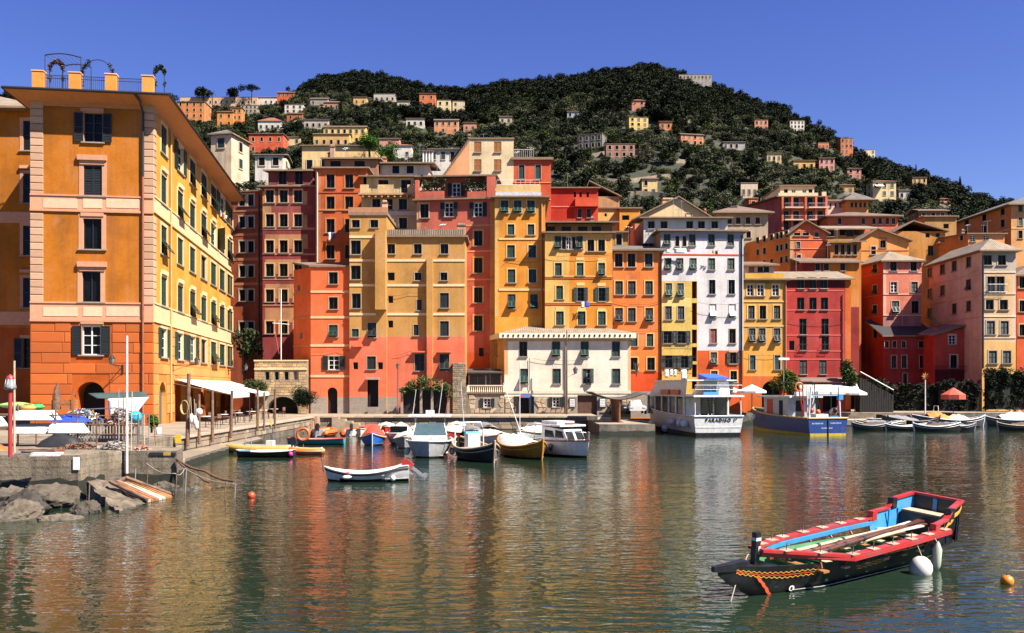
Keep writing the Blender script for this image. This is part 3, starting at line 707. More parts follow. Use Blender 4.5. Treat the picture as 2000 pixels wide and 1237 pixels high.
b.win('F', [725.5], [709], 17, 25, 's', sw=.05, sh=DGREEN); b.win('F', [694.5, 743], [715], 9, 13, 'nn', sw=.04)
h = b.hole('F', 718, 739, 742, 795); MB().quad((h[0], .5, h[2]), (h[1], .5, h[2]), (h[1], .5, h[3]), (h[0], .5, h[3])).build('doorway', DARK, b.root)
b.wall(OC2); b.roof('flat', 0, .12, RTILE, .3)
for y in (463, 509, 557.5, 614): b.band('F', y, 4.5, T(250, 214, 170), x1=734)
b.box('F', 'door_hood', 716, 741, 738, 742, .5, STONE); b.box('F', 'buttress', 735, 755, 452, 606, .85, OC2); b.box('F', 'ledge', 690, 708, 672, 678, .5, PK)
b.chimney(.55, .2, .5, .5, T(210, 150, 90)); b.chimney(.9, .15, .5, 1.5, T(236, 180, 140))
MB().box(-.1, b.L+.1, -.1, .25, b.H+.3, b.H+.8).build('parapet', T(196, 140, 100), b.root)
b = Bld('ochre_block', 'wide olive ochre house with pink lower storeys and white string courses', (755, 93), (908, 93), 464, ZQ, 9)
b.zone('F', 750, 910, 658, 815, PK); b.zone('F', 750, 778, 776, 815, STONE)
b.win('F', [764, 816, 868], [486], 15, 20, 'ooo', sw=.04); b.win('F', [764, 816.5, 867], [540], 13, 16, 'noo', sw=.06); b.win('F', [763, 763], [585, 633], 10, 14, ['n.', 'n.'], sw=.06)
b.win('F', [868], [587, 642], 18, 29, ['s', 's'], sw=.05, sh=DGREEN); b.win('F', [819, 812.5], [596, 645], 10, 21, ['s.', '.s'], sw=.05, sh=DGREEN)
b.win('F', [819.5, 868], [708], 20, 33, 'ss', sw=.04, sh=DGREEN)
b.wall(OC2); b.roof('flat', 0, .3, RTILE, .2)
for y in (509, 557.5, 614): b.band('F', y, 4.5, T(250, 214, 170))
b.box('F', 'buttress', 834, 846, 505, 806, .55, OC2); b.box('F', 'parapet', 756, 907, 449, 461, .1, RPALE, .25); b.chimney(.1, .1, .4, .6); b.chimney(.44, .1, .4, .6); b.chimney(.94, .25, .8, 1.5)
for x in (819.5, 868): b.box('F', 'window_hood', x-13, x+13, 686, 689, .45, PK)
b.box('F', 'buttress_base', 835, 845, 658, 806, .57, PK)
# stone buttress and vine pergola beside the white harbour house
t = thing('stone_buttress', 'sloping rubble stone buttress at the right end of the pink wall', 'buttress', P(884, 808, 92.4))
mb = MB(); mb.prism([(0, 0), (1.3, 0), (1.3, .6), (0, .6)], 0, 5.1, 0); mb.add([(1.3, 0, 0), (1.9, 0, 0), (1.3, 0, 2.6), (1.3, .6, 0), (1.9, .6, 0), (1.3, .6, 2.6)], [(0, 1, 2), (3, 5, 4), (1, 4, 5, 2)], 0); mb.build('core', QST[1], t)
courses(t, (0, 0, 0), (1, 0, 0), 1.32, 0, 5.1, .2, .25, .6, QST, .04, seed=21, depth=.06)
t = thing('vine_pergola', 'dense green vine over dark pergola openings in front of the pink house', 'pergola', P(785, 808, 91.5)); B0 = t.location
for x in (0, 1.9, 3.0, 4.6): MB().box(x-.12, x+.12, -.1, .1, 0, 2.6).build('post', STONE, t)
mb = MB(); rg = random.Random(5)
for x, z, r in ((.2, 2.3, .5), (.8, 2.75, .6), (1.5, 3.1, .7), (2.2, 3.3, .7), (3, 3.2, .7), (3.8, 2.9, .7), (4.5, 2.5, .6), (4.7, 1.9, .4), (3.4, 2.5, .6), (1.2, 2.5, .5), (2.4, 2.6, .5)): leafcloud(mb, (x, -.1, z), (r, .6, r*.75), 170, .12, 0, rg)
mb.build('vine', PM('vine_leaves', (.035, .075, .012), .7, .5, 4), t)
MB().box(.1, 4.6, .3, .34, 0, 2.6).build('back_panel', DARK, t)  # dark sheet stands for the shade inside the pergola openings

# --- pink house, yellow-orange house (front row, behind the ochre block)
b = Bld('pink_house', 'pink house with a planted roof terrace and white casements', (814, 98), (968, 97), 393, ZQ, 13)
PNK = S(226, 118, 92, .7)
b.zone('F', 908, 970, 446, 690, S(232, 112, 82, .7)); b.zone('F', 908, 970, 690, 720, S(222, 96, 44, .7)); b.zone('F', 957, 970, 395, 720, S(236, 168, 96)); b.zone('F', 814, 822, 395, 720, S(232, 180, 130))
b.win('F', [829], [412], 17, 28, 'o', surr=T(236, 180, 130)); b.win('F', [877, 934], [410], 16.5, 27, 'ff', sh=DGREEN, sw=.08)
b.win('F', [934], [466, 519, 577, 632], 17, 29, ['o', 'o', 'o', 'o'], surr=T(240, 180, 100), sw=.16); b.win('F', [940], [688], 10, 17, 'n', surr=T(236, 160, 70), sw=.14)
b.wall(PNK); b.roof('flat', 0, .4, RTILE)
for y in (443, 493, 548): b.band('F', y, 3, T(240, 160, 110), x0=908, proud=.03)
for x0, x1 in ((814, 867), (913, 968)): b.box('F', 'parapet', x0, x1, 374, 389, .05, PNK, .2)
b.box('F', 'parapet_pier', 951, 967, 345, 389, .08, PNK, .3); b.box('F', 'parapet_pier', 811, 818, 352, 389, .08, PNK, .3)
g = Bld('roof_room', 'set back roof room with white casement behind the pink parapet', (826, 99.5), (958, 99), 349, b.zt, 8, cat='house')
g.win('F', [891.5], [371], 17, 25, 'f', sh=DGREEN, sw=.04); g.wall(S(190, 96, 74)); g.roof('shed', .7, .8, RTILE)
for k, (x0, x1) in enumerate(((818, 870), (908, 955))):
    mb = MB(); rg = random.Random(k); a = P(x0, 360, 98.6); c = P(x1, 360, 98.6)
    for i in range(12): leafcloud(mb, (lerp(a.x, c.x, (i+.5)/12), 98.6, a.z+rg.uniform(-.5, .5)), (.35, .3, .55), 60, .12, 0, rg)
    for i in range(30): p = (rg.uniform(a.x+.4, c.x-.4), 98.1, a.z-.7+rg.uniform(-.15, .2)); leafcloud(mb, p, (.06, .06, .06), 3, .06, 1, rg)
    tag(mb.build('terrace_shrub', [LEAFD, WHITE]), 'dark flowering shrubs on the pink terrace, %s the white casement' % ('left of' if k == 0 else 'right of'), 'shrub')
b = Bld('amber_house', 'amber yellow house with three tilted shutters under its eave', (966.5, 96), (1065, 96), 387, ZQ, 12)
AMB = S(240, 156, 52, .6)
b.zone('F', 966, 1066, 387, 420, S(226, 160, 70, .6)); b.zone('F', 966, 975, 387, 660, S(240, 184, 96)); b.zone('F', 966, 1066, 618, 700, S(242, 170, 62, .6))
b.win('F', [985.5, 1011, 1037], [404], 14.5, 24, 'aaa', sw=.08); b.win('F', [998, 1037], [449], 14, 20, 'ss', surr=T(244, 196, 120)); b.win('F', [998, 1039.5], [491], 14.5, 25, 'ss', surr=T(244, 196, 120))
b.win('F', [999, 1040], [539], 14.5, 27, 'ss', surr=T(244, 196, 120)); b.win('F', [999.5, 1043], [589], 15.5, 28, 'aa', sw=.04)
b.wall(AMB); b.roof('flat', 0, .45, RGREY); b.band('F', 467, 3.5, T(248, 204, 140), x0=974); b.band('F', 566, 4.5, T(250, 206, 140), x0=974)
b.box('F', 'parapet', 969, 1056, 362, 377, .12, S(240, 196, 130, .5), .15); b.box('F', 'parapet_tiles', 968, 1057, 377, 384, .3, PM('pale_tile_row', (.5, .5, .52), .8, .3, 6), .2)
b.pipe('F', 1058, 395, 640, T(205, 130, 90), .09); b.railing('F', 970, 1054, 352, 362, .0, PM('white_rail', (.7, .68, .64), .5), 9)
g = Bld('cream_gable_house', 'tall cream house with orange wooden shutters above the roofs', (917, 112), (1003, 112), 272, 10, 11, kl=-3)
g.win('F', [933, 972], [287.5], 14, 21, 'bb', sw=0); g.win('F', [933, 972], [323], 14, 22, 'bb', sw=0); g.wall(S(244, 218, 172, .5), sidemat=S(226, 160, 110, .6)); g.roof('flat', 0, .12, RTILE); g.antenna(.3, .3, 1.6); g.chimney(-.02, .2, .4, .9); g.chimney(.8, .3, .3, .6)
s_ = Bld('lean_to_wing', 'peach wing with a steep sloping roofline left of the cream gable house', (866, 111), (917, 111.4), 346, 10, 9)
mb = MB(); hh = P(917, 274, 111).z-s_.zt; mb.add([(0, 0, s_.H), (s_.L, 0, s_.H), (s_.L, 0, s_.H+hh)], [(0, 1, 2)], 0); mb.build('gable_wall', S(232, 164, 116, .5), s_.root)
s_.win('F', [887], [333+20], 6, 18, 'n'); s_.wall(S(232, 164, 116, .5))
mb = MB(); n_ = Vector((-hh, 0, s_.L)).normalized()*.2; q = [Vector((-.3, -.25, s_.H-.3*hh/s_.L)), Vector((s_.L, -.25, s_.H+hh)), Vector((s_.L, 9, s_.H+hh)), Vector((-.3, 9, s_.H-.3*hh/s_.L))]
mb.add(q+[v+n_ for v in q], [(0, 1, 2, 3), (4, 5, 6, 7), (0, 1, 5, 4), (1, 2, 6, 5), (2, 3, 7, 6), (3, 0, 4, 7)], 0); mb.build('roof', RTILE, s_.root)
g = Bld('coral_house', 'coral house with a railed roof terrace right of the cream gable house', (1003, 112), (1076, 112), 313, 6, 10)
g.win('F', [1019, 1051], [336], 12, 28, 'ss', sw=.05); g.wall(S(226, 96, 58, .6)); g.roof('flat', 0, .3, RTILE, .3); g.band('F', 357, 2, T(246, 140, 96)); g.band('F', 390, 2, T(246, 140, 96))
g.railing('F', 1004, 1042, 289, 308, -.8, PM('white_rail', (.7, .68, .64), .5), 10); g.chimney(.85, .4, .5, 1.0); g.antenna(.1, .6, 2.6)
g = Bld('terracotta_house', 'low terracotta red house with a brick red side wall', (1076, 116), (1168, 116), 368, 6, 12)
g.zone('F', 1121, 1170, 368, 500, S(214, 70, 44, .6)); g.win('F', [1119+4, 1134, 1148], [380], 5, 11, 'nnn', sw=0); g.win('F', [1132, 1150], [417], 8, 17, 'ss', sw=.03); g.wall(S(196, 52, 26, .6)); g.roof('gx', 1.0, .3, RTILE, apx=.6)
g.box('F', 'parapet', 1123, 1168, 388, 405, .6, S(226, 92, 56, .6)); g.band('F', 404, 2, T(230, 140, 110), x1=1122)
g = Bld('yellow_cottage', 'small bright yellow house between the terracotta house and the gable', (1166, 118), (1215, 118), 408, 6, 9)
g.win('F', [1183], [420], 5, 6, 'n', sw=0); g.wall(S(246, 200, 110, .5)); g.roof('flat', 0, .2, RTILE)
g = Bld('tan_shed_house', 'tan house with a long sloping roof above the yellow cottage', (1140, 124), (1210, 124), 384, 10, 9); g.wall(S(200, 150, 100)); g.roof('gy', 2.0, .3, RTILE, apx=.15)
g = Bld('golden_gable_cottage', 'small golden wall beside the cream gable, partly hidden', (1210, 117), (1250, 117), 408, 8, 8); g.win('F', [1222], [425], 14, 10, 'n', sw=0); g.wall(S(236, 160, 56, .6)); g.roof('flat', 0, .2, RTILE)

# --- yellow/orange pair, orange house
b = Bld('gold_house', 'golden house with painted frames, left third paler, planted roof terrace', (1064.5, 95), (1196, 95), 456, ZQ, 12)
b.zone('F', 1064, 1112, 456, 700, S(244, 190, 100, .6)); b.zone('F', 1112, 1196, 456, 494, S(240, 180, 96, .6))
b.win('F', [1090, 1131.5], [473.5], 14, 25, 'aa', sw=.04); b.win('F', [1101.5, 1122], [475], 9, 24, 'oo', sw=.03); b.win('F', [1110.5], [475], 9, 24, 'c', sw=.03)
b.win('F', [1154, 1175], [480], 12.5, 22, 'oo', surr=T(246, 200, 130)); b.win('F', [1090.5, 1133, 1175], [526], 13.5, 25, 'sss', surr=T(248, 204, 120), sw=.14)
b.win('F', [1093], [572], 14, 26, 's', surr=T(248, 204, 120)); b.win('F', [1134, 1175.5], [575], 13, 27, 'FF', sw=.06); b.win('F', [1093.5, 1136, 1175.5], [622], 15, 26, 'sss', surr=T(248, 204, 120))
b.wall(S(240, 152, 48, .6)); b.roof('flat', 0, .35, RGREY)
for y in (540, 591): b.band('F', y, 2, T(250, 190, 110)); b.band('F', y+3.5, 2, T(206, 110, 40))
for x, y in ((1133, 503), (1175, 505), (1134, 552), (1175, 553), (1093, 600), (1136, 601), (1175, 602)): b.box('F', 'painted_head', x-8, x+8, y, y+6, .03, T(250, 206, 130))
g = Bld('terrace_room', 'set back terrace storey with dark openings on the golden house', (1068, 97.5), (1196, 97.5), 437, b.zt, 7, cat='house')
g.win('F', [1075, 1106, 1138, 1165], [447], 19, 12, 'nnnn', sw=0); g.wall(S(150, 110, 66)); g.roof('shed', .9, .7, RTILE); g.chimney(.7, .1, .35, .6)
b = Bld('tangerine_house', 'tangerine orange house with three columns of windows', (1194.5, 96), (1292, 96), 489, ZQ, 12)
b.zone('F', 1194, 1293, 489, 500, S(226, 142, 90, .6)); b.zone('F', 1194, 1293, 727, 815, S(226, 84, 34, .6))
b.win('F', [1208.5, 1233.5, 1267], [508], 14.5, 27, 'oos', surr=T(248, 176, 110)); b.win('F', [1209, 1234, 1267.5], [562], 14.5, 27, 'sss', sh=DGREEN, surr=T(252, 184, 110)); b.win('F', [1209, 1234, 1268], [615], 14.5, 26, 'sss', sh=DGREEN, surr=T(252, 184, 110))
b.win('F', [1238.5, 1269.5], [664], 13.5, 25, 'ss', surr=T(252, 190, 110), sh=GREEN); b.win('F', [1238, 1271.5], [711], 15, 24, 'oC', surr=T(252, 190, 110)); b.zone('F', 1232, 1293, 765, 815, STONE)
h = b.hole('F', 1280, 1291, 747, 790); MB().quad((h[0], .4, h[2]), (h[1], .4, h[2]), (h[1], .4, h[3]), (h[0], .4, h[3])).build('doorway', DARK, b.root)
b.wall(S(244, 136, 62, .6)); b.roof('gx', 1.1, .5, RGREY, apx=.4); b.pipe('F', 1291, 495, 800, IRON, .08); b.pipe('F', 1196, 495, 640, COPPER, .08)
g = Bld('green_window_room', 'small set back room with a green window beside the planted terrace', (1196, 100), (1226, 100), 455, b.zt-.3, 6, cat='house'); g.win('F', [1209], [468], 11, 22, 's'); g.wall(S(196, 140, 70)); g.roof('flat', 0, .3, RTILE)

# --- lilac white tower house
b = Bld('lilac_house', 'tall lilac white house with yellow lower left and orange ground floors', (1290.5, 96.5), (1452, 97), 452, ZQ, 12)
b.zone('F', 1290, 1362, 549, 815, S(226, 190, 96, .6)); b.zone('F', 1290, 1350, 690, 815, S(246, 190, 90, .6)); b.zone('F', 1362, 1453, 685, 815, S(230, 98, 42, .6))
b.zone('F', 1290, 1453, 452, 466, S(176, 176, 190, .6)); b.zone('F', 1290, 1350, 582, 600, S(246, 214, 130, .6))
b.win('F', [1303, 1352, 1389.5, 1427], [469, 471, 474, 477][:1], 13, 22, 'asss', sw=.03); b.win('F', [1323, 1337], [471], 7, 21, 'oo', sw=.03)
b.win('F', [1304.5, 1328, 1354, 1390, 1428], [516], 13, 22, 'asass', sw=.03); b.win('F', [1306, 1329], [566], 13.5, 27, 'aa', sw=.08); b.win('F', [1391, 1429], [561], 12.5, 27, 'CC', surr=WHITE, sw=.04)
b.win('F', [1305.5, 1330], [611], 13.5, 27, 'ss', sw=.08, sh=DGREEN); b.win('F', [1392.5, 1430.5], [607], 13, 26, 'aa', sw=.03, sh=WHITE); b.win('F', [1393.5, 1430.5], [657], 13, 27, 'ss', sw=.05, sh=PM('maroon_shutter', (.16, .03, .025), .5))
b.win('F', [1304, 1331], [659], 16, 24, 'FF', sw=.03, sh=DGREEN); b.win('F', [1306, 1337], [707], 14, 24, 'FF', sw=.03, sh=DGREEN); b.win('F', [1394, 1432], [699], 13, 23, 'aF', surr=T(250, 180, 110), sh=DGREEN); b.win('F', [1395, 1433], [736, 745][:1], 12, 22, 'aC', surr=T(250, 180, 110), sh=DGREEN)
for y0, y1 in ((550, 583), (592, 635), (644, 671), (678, 706), (712, 737), (742, 760)):
    h = b.hole('F', 1351.5, 1361, y0, y1); mb = MB(); dd = 1.2
    mb.quad((h[0], dd, h[2]), (h[1], dd, h[2]), (h[1], dd, h[3]), (h[0], dd, h[3])); mb.quad((h[0], 0, h[2]), (h[0], dd, h[2]), (h[0], dd, h[3]), (h[0], 0, h[3])); mb.quad((h[1], 0, h[2]), (h[1], dd, h[2]), (h[1], dd, h[3]), (h[1], 0, h[3]))
    mb.quad((h[0], 0, h[2]), (h[1], 0, h[2]), (h[1], dd, h[2]), (h[0], dd, h[2])); mb.quad((h[0], 0, h[3]), (h[1], 0, h[3]), (h[1], dd, h[3]), (h[0], dd, h[3])); mb.build('stair_opening', S(186, 108, 50), b.root)
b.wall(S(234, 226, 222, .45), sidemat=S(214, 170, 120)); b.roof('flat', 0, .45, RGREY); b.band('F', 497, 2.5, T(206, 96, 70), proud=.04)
b.pipe('F', 1448, 460, 760, IRON, .08); b.railing('F', 1296, 1349, 671, 683, .6); b.railing('F', 1296, 1349, 719, 731, .6)
g = Bld('white_attic', 'white attic storey with five dark windows on the lilac house', (1257, 99.5), (1421, 99.5), 428, b.zt-.2, 8, cat='house')
g.win('F', [1272, 1297, 1347, 1370, 1396], [440], 13, 14, 'ooooo', sw=.03); g.wall(S(222, 216, 206, .6), sidemat=S(214, 164, 116)); g.roof('shed', 1.0, .5, RGREY); g.antenna(.4, .3, 2.8); g.antenna(.47, .3, 1.6)
g = Bld('cream_gable', 'wide cream gable with a brown edged roof behind the lilac house', (1240, 112), (1392, 112), 428, 8, 12)
g.roof('gy', (428-386)*112/F, .35, RTILE, apx=.56); g.zone('F', 1240, 1283, 410, 470, S(214, 150, 110)); g.wall(S(244, 210, 150, .4)); make_window(g.root, (6.6, -.03, 0.2+g.H-.6), 0, .7, 1.1, 's', CREAM, .05, GREEN)
g.chimney(.48, .3, 1.4, 1.0, T(240, 196, 140), g.H+1.9); g.chimney(.83, .15, .3, .9, T(236, 150, 120), g.H+.6); g.chimney(.93, .1, .3, 1.2, T(236, 150, 120), g.H); g.win
g = Bld('taupe_house', 'shaded taupe house with a wide eave behind the lilac house', (1400, 122), (1500, 122), 418, 8, 12)
g.win('F', [1409, 1425, 1442, 1461, 1480], [431], 9, 14, 'ooooo'); g.win('F', [1462, 1463], [458, 488], 9, 14, ['o.', 'o.']); g.wall(S(190, 168, 140)); g.roof('hip', 1.6, .7, RTILE); g.chimney(.4, .2, .9, 1.3, DARK)

# --- ochre house, crimson house
b = Bld('mustard_house', 'mustard yellow house with a yellow parapet and three window columns', (1452, 97.5), (1536, 97.5), 548, ZQ, 11)
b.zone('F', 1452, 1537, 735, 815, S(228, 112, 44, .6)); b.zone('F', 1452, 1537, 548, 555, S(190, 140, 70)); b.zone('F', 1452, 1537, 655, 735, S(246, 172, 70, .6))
b.win('F', [1465.5, 1485.5, 1515], [567], 13.5, 22, 'ccc', surr=T(250, 206, 130)); b.win('F', [1467.5, 1490, 1517.5], [610], 13, 26, 'skk'[0]*2+'s', surr=T(250, 200, 120), sh=DGREEN)
b.win('F', [1469, 1488.5, 1517.5], [655], 13, 28, 'aaa', sw=.05, sh=DGREEN); b.win('F', [1470, 1518.5], [708], 11, 28, 'ss', sw=.1)
arch_part(b, 'F', 1488, 1528, 744, 806, S(228, 112, 44, .6), 'archway', rec=1.2)  # archway put in as a dark patch for the vegetation's shade
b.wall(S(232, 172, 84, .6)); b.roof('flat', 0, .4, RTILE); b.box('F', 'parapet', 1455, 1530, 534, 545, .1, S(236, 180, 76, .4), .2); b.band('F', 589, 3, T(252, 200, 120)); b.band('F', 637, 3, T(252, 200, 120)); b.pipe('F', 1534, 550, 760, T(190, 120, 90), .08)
g = Bld('white_loft', 'small white loft under an orange tiled roof on the mustard house', (1454, 100), (1512, 100), 520, b.zt-.3, 6, cat='house'); g.win('F', [1468, 1485, 1497], [527], 10, 10, 'bon', sw=0); g.wall(S(230, 214, 196)); g.roof('shed', 1.2, .5, RTILE)
b = Bld('crimson_house', 'deep crimson house with a pale tiled roof and faded bands', (1536, 99), (1662, 99), 546, ZQ, 11)
CR = S(190, 62, 56, .9)
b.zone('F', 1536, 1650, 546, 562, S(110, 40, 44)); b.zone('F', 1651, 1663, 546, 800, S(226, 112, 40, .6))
b.win('F', [1564, 1587.5, 1609.5], [553], 14.5, 21, 'ooo', sw=0); b.win('F', [1564, 1588, 1610.5], [593], 14.5, 24, 'ooo', sw=0); b.win('F', [1568.5, 1611.5], [638], 15, 31, 'oo', sw=0); b.win('F', [1568.5, 1612], [671], 14, 27, 'oo', sw=0); b.win('F', [1547], [675], 10, 18, 'n', sw=0); b.win('F', [1569, 1607], [717], 15, 28, 'ss', sw=0, sh=DGREEN)
for x0, x1 in ((1541, 1566), (1573, 1600), (1607, 1634)):
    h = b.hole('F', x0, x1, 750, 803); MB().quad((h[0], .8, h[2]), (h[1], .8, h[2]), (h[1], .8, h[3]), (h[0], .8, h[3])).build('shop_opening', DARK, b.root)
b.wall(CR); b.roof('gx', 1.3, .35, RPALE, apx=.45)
for y in (568, 606, 655, 686, 702): b.band('F', y, 2.5, T(214, 96, 84), x1=1648, proud=.03)
b.pipe('F', 1646, 575, 720, COPPER, .06); b.railing('F', 1561, 1577, 673, 685, .3); b.railing('F', 1604, 1620, 673, 685, .3)

# --- right hand cluster
b = Bld('coral_gable_house', 'coral gable house with a dark many-windowed flank behind the crimson roof', (1543, 114), (1614, 114), 455, 6, 17, kl=-7.2)
b.roof('gy', (455-432)*114/F, .4, RTILE, apx=.42); b.win('F', [1557, 1574], [455.5], 12, 10, 'CC', sw=.05); b.win('F', [1595], [457], 8, 13, 's', sw=.04); b.win('F', [1559, 1597], [479], 8, 12, 's.', sw=.06); b.win('F', [1560], [505], 8, 14, 'o')
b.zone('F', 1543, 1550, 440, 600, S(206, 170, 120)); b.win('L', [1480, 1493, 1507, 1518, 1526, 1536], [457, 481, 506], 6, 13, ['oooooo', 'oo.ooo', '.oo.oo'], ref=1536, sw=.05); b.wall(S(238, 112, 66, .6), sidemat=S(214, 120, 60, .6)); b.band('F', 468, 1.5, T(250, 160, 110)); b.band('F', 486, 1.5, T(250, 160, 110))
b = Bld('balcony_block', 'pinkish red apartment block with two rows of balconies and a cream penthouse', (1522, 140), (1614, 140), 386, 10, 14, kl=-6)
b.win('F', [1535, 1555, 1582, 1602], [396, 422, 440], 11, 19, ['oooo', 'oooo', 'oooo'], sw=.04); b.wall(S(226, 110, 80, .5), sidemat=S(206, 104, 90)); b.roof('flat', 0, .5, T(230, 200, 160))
for y in (407, 431): b.box('F', 'balcony_slab', 1530, 1566, y-1, y+1.5, .9, T(226, 190, 160)); b.box('F', 'balcony_slab', 1576, 1612, y-1, y+1.5, .9, T(226, 190, 160)); b.railing('F', 1530, 1566, y-8, y, .85, STEEL, 14); b.railing('F', 1576, 1612, y-8, y, .85, STEEL, 14)
for x in (1527, 1545.5, 1572, 1592, 1612): b.box('F', 'pier', x-2, x+2, 386, 450, .5, S(232, 120, 84, .5))
g = Bld('cream_penthouse', 'cream penthouse with terrace parapet on the red balcony block', (1524, 143), (1590, 143), 364, b.zt, 9, cat='house'); g.win('F', [1550, 1571, 1535, 1583], [374], 8, 9, 'ccoo', sw=0); g.wall(S(244, 214, 170, .4)); g.roof('flat', 0, .3, T(240, 216, 180))
for k, (x0, x1) in enumerate(((1519, 1568), (1568, 1596), (1604, 1612))): b.box('F', 'parapet', x0, x1, 378-(2 if k == 2 else 0), 385, .45, T(246, 216, 176))
b = Bld('villa_with_loggia', 'orange villa tower with a loggia under a grey pyramid roof', (1656, 150), (1696, 150), 393, 16, 9); b.win('F', [1664, 1672, 1681, 1689], [400], 5, 10, 'oooo', sw=0); b.wall(S(240, 160, 84, .5)); b.roof('hip', 1.6, .9, RGREY)
b = Bld('pale_pink_row', 'pale pink row of small windows left of the loggia villa', (1612, 152), (1656, 152), 393, 16, 9); b.win('F', [1622, 1632, 1641, 1650], [401], 4, 8, 'oooo', sw=0); b.wall(S(240, 200, 180, .5)); b.roof('gx', 1.0, .3, RTILE)
b = Bld('coral_long_house', 'long coral house with tiled hips below the loggia villa', (1617, 136), (1754, 136), 424, 12, 10); b.win('F', [1640, 1686, 1707, 1719, 1733, 1745], [432], 6, 12, 'ososss', sw=.05); b.wall(S(230, 116, 76, .5)); b.roof('hip', 1.5, .6, RTILE)
b = Bld('porch_house', 'ochre house with a dark open porch under a pale sloping roof', (1616, 124), (1720, 124), 448, 8, 8); b.win('F', [1622, 1660, 1690], [456, 470][:1], 14, 12, 'on.', sw=0); b.hole('F', 1640, 1700, 446, 460); b.wall(S(216, 150, 76)); b.roof('gx', 1.4, .5, RPALE, apx=.8)
b = Bld('apricot_gable_house', 'apricot gable house with a single square window among the right hand roofs', (1676, 118), (1775, 118), 470, 6, 12)
b.roof('gy', (470-448)*118/F, .4, RTILE, apx=.37); b.win('F', [1724.5], [475], 11, 19, 'C', surr=T(190, 120, 60)); b.win('F', [1706, 1690], [489], 9, 16, 'o.'); b.wall(S(240, 160, 84, .5)); b.band('F', 489, 1.5, T(230, 140, 70))
b = Bld('maroon_roof_house', 'maroon and ochre house with a long low roof left of the apricot gable', (1566, 110), (1678, 110), 513, 6, 9); b.zone('F', 1620, 1680, 505, 600, S(222, 140, 56, .7))
b.win('F', [1597, 1614, 1646], [522], 10, 14, 'ooo', sw=.03); b.wall(S(150, 50, 46)); b.roof('gx', 1.3, .4, RTILE, apx=.6)
b = Bld('dark_loggia_house', 'shaded ochre house with dark loggia openings under a sloping roof', (1622, 113), (1682, 113), 474, 6, 8); b.win('F', [1634, 1646, 1658, 1670], [488], 8, 20, 'oooo', sw=.02); b.wall(S(206, 130, 60)); b.roof('shed', 1.4, .5, RTILE)
b = Bld('coral_corner_house', 'coral and pink corner house with a pale cream quoin edge', (1725, 113), (1800, 113), 512, ZQ, 12, kl=-2.6)
b.zone('F', 1725, 1731, 505, 820, S(240, 190, 160, .5)); b.zone('F', 1725, 1801, 615, 820, S(186, 130, 116))
b.win('F', [1745, 1784.5], [521], 13, 17, 'oo', sw=.1); b.win('F', [1746, 1786, 1748, 1786], [561], 13, 21, 'cs..', sw=.1, sh=DGREEN); b.win('F', [1749, 1787.5], [600], 14, 24, 'as', sw=.1, sh=DGREEN)
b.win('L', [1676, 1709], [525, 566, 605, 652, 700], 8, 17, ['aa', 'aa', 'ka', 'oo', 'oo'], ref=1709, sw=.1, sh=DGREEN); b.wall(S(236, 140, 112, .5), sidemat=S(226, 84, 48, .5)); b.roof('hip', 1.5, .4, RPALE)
for y in (533, 575, 616): b.band('F', y, 2, T(250, 190, 160)); b.band('L', y+1, 2, T(240, 120, 80), ref=1724)
b = Bld('beige_corner_house', 'beige corner house with pale quoins and a railed double window at right', (1918, 103), (1984, 103), 492, ZQ, 13)
b.zone('F', 1918, 1925, 480, 820, S(226, 206, 186, .5)); b.zone('F', 1978, 1985, 480, 820, S(232, 204, 178, .5)); b.zone('F', 1918, 1985, 492, 530, S(206, 190, 172, .5)); b.zone('F', 1918, 1985, 668, 820, S(244, 190, 110, .5))
b.win('F', [1929.5, 1957], [508], 15, 20, 'oo', sw=.14); b.win('F', [1936, 1954], [555], 15, 30, 'oo', sw=.1); b.win('F', [1933, 1960.5], [595], 15, 20, 'oo', sw=.14); b.win('F', [1935, 1962], [640], 15, 27, 'ss', sw=.14, sh=DGREEN); b.win('F', [1939, 1966.5], [698], 15, 24, 'ss', sw=.14, sh=DGREEN)
b.win('L', [1816, 1841, 1864, 1892], [512, 556, 598], 9, 21, ['ssss', 'ss.s', 's.ss'], ref=1892, sw=.1, sh=DGREEN); b.wall(S(240, 196, 140, .5), sidemat=S(240, 210, 168, .6)); b.roof('hip', 1.6, .5, RPALE)  # left side colour lightened to carry ambient light in the shade
for y in (532, 574, 618, 660): b.band('F', y, 2.5, T(246, 214, 180)); b.band('L', y+.5, 2.5, T(226, 190, 150), ref=1917)
b.railing('F', 1928, 1964, 556, 572, .35, STEEL, 14); b.pipe('F', 1919.5, 500, 720, IRON, .08)
b = Bld('edge_house', 'thin strip of an orange house at the right edge', (1986, 106), (2080, 106), 540, ZQ, 12); b.win('F', [1997, 2020], [552, 598, 645], 12, 22, ['oo', 'oo', 'oo'], sw=.12); b.wall(S(216, 96, 52)); b.roof('hip', 1.5, .5, RTILE)
b = Bld('sand_tall_house', 'tall sand coloured house with a wide tiled roof at the upper right edge', (1975, 150), (2090, 150), 402, 8, 18, kl=-.9)
b.win('F', [1993, 2015, 2040], [406, 433, 458], 8, 16, ['sss', 'sss', 'sss'], sw=.08); b.win('L', [1888, 1922, 1958], [413, 437, 461], 9, 15, ['ooo', 'ooo', 'ooo'], ref=1958, sw=.08); b.wall(S(240, 176, 110, .5), sidemat=S(216, 140, 76, .5)); b.roof('hip', 2.2, .9, RGREY); b.band('F', 446, 2, T(250, 200, 140)); b.band('L', 447, 2, T(236, 170, 110), ref=1974)
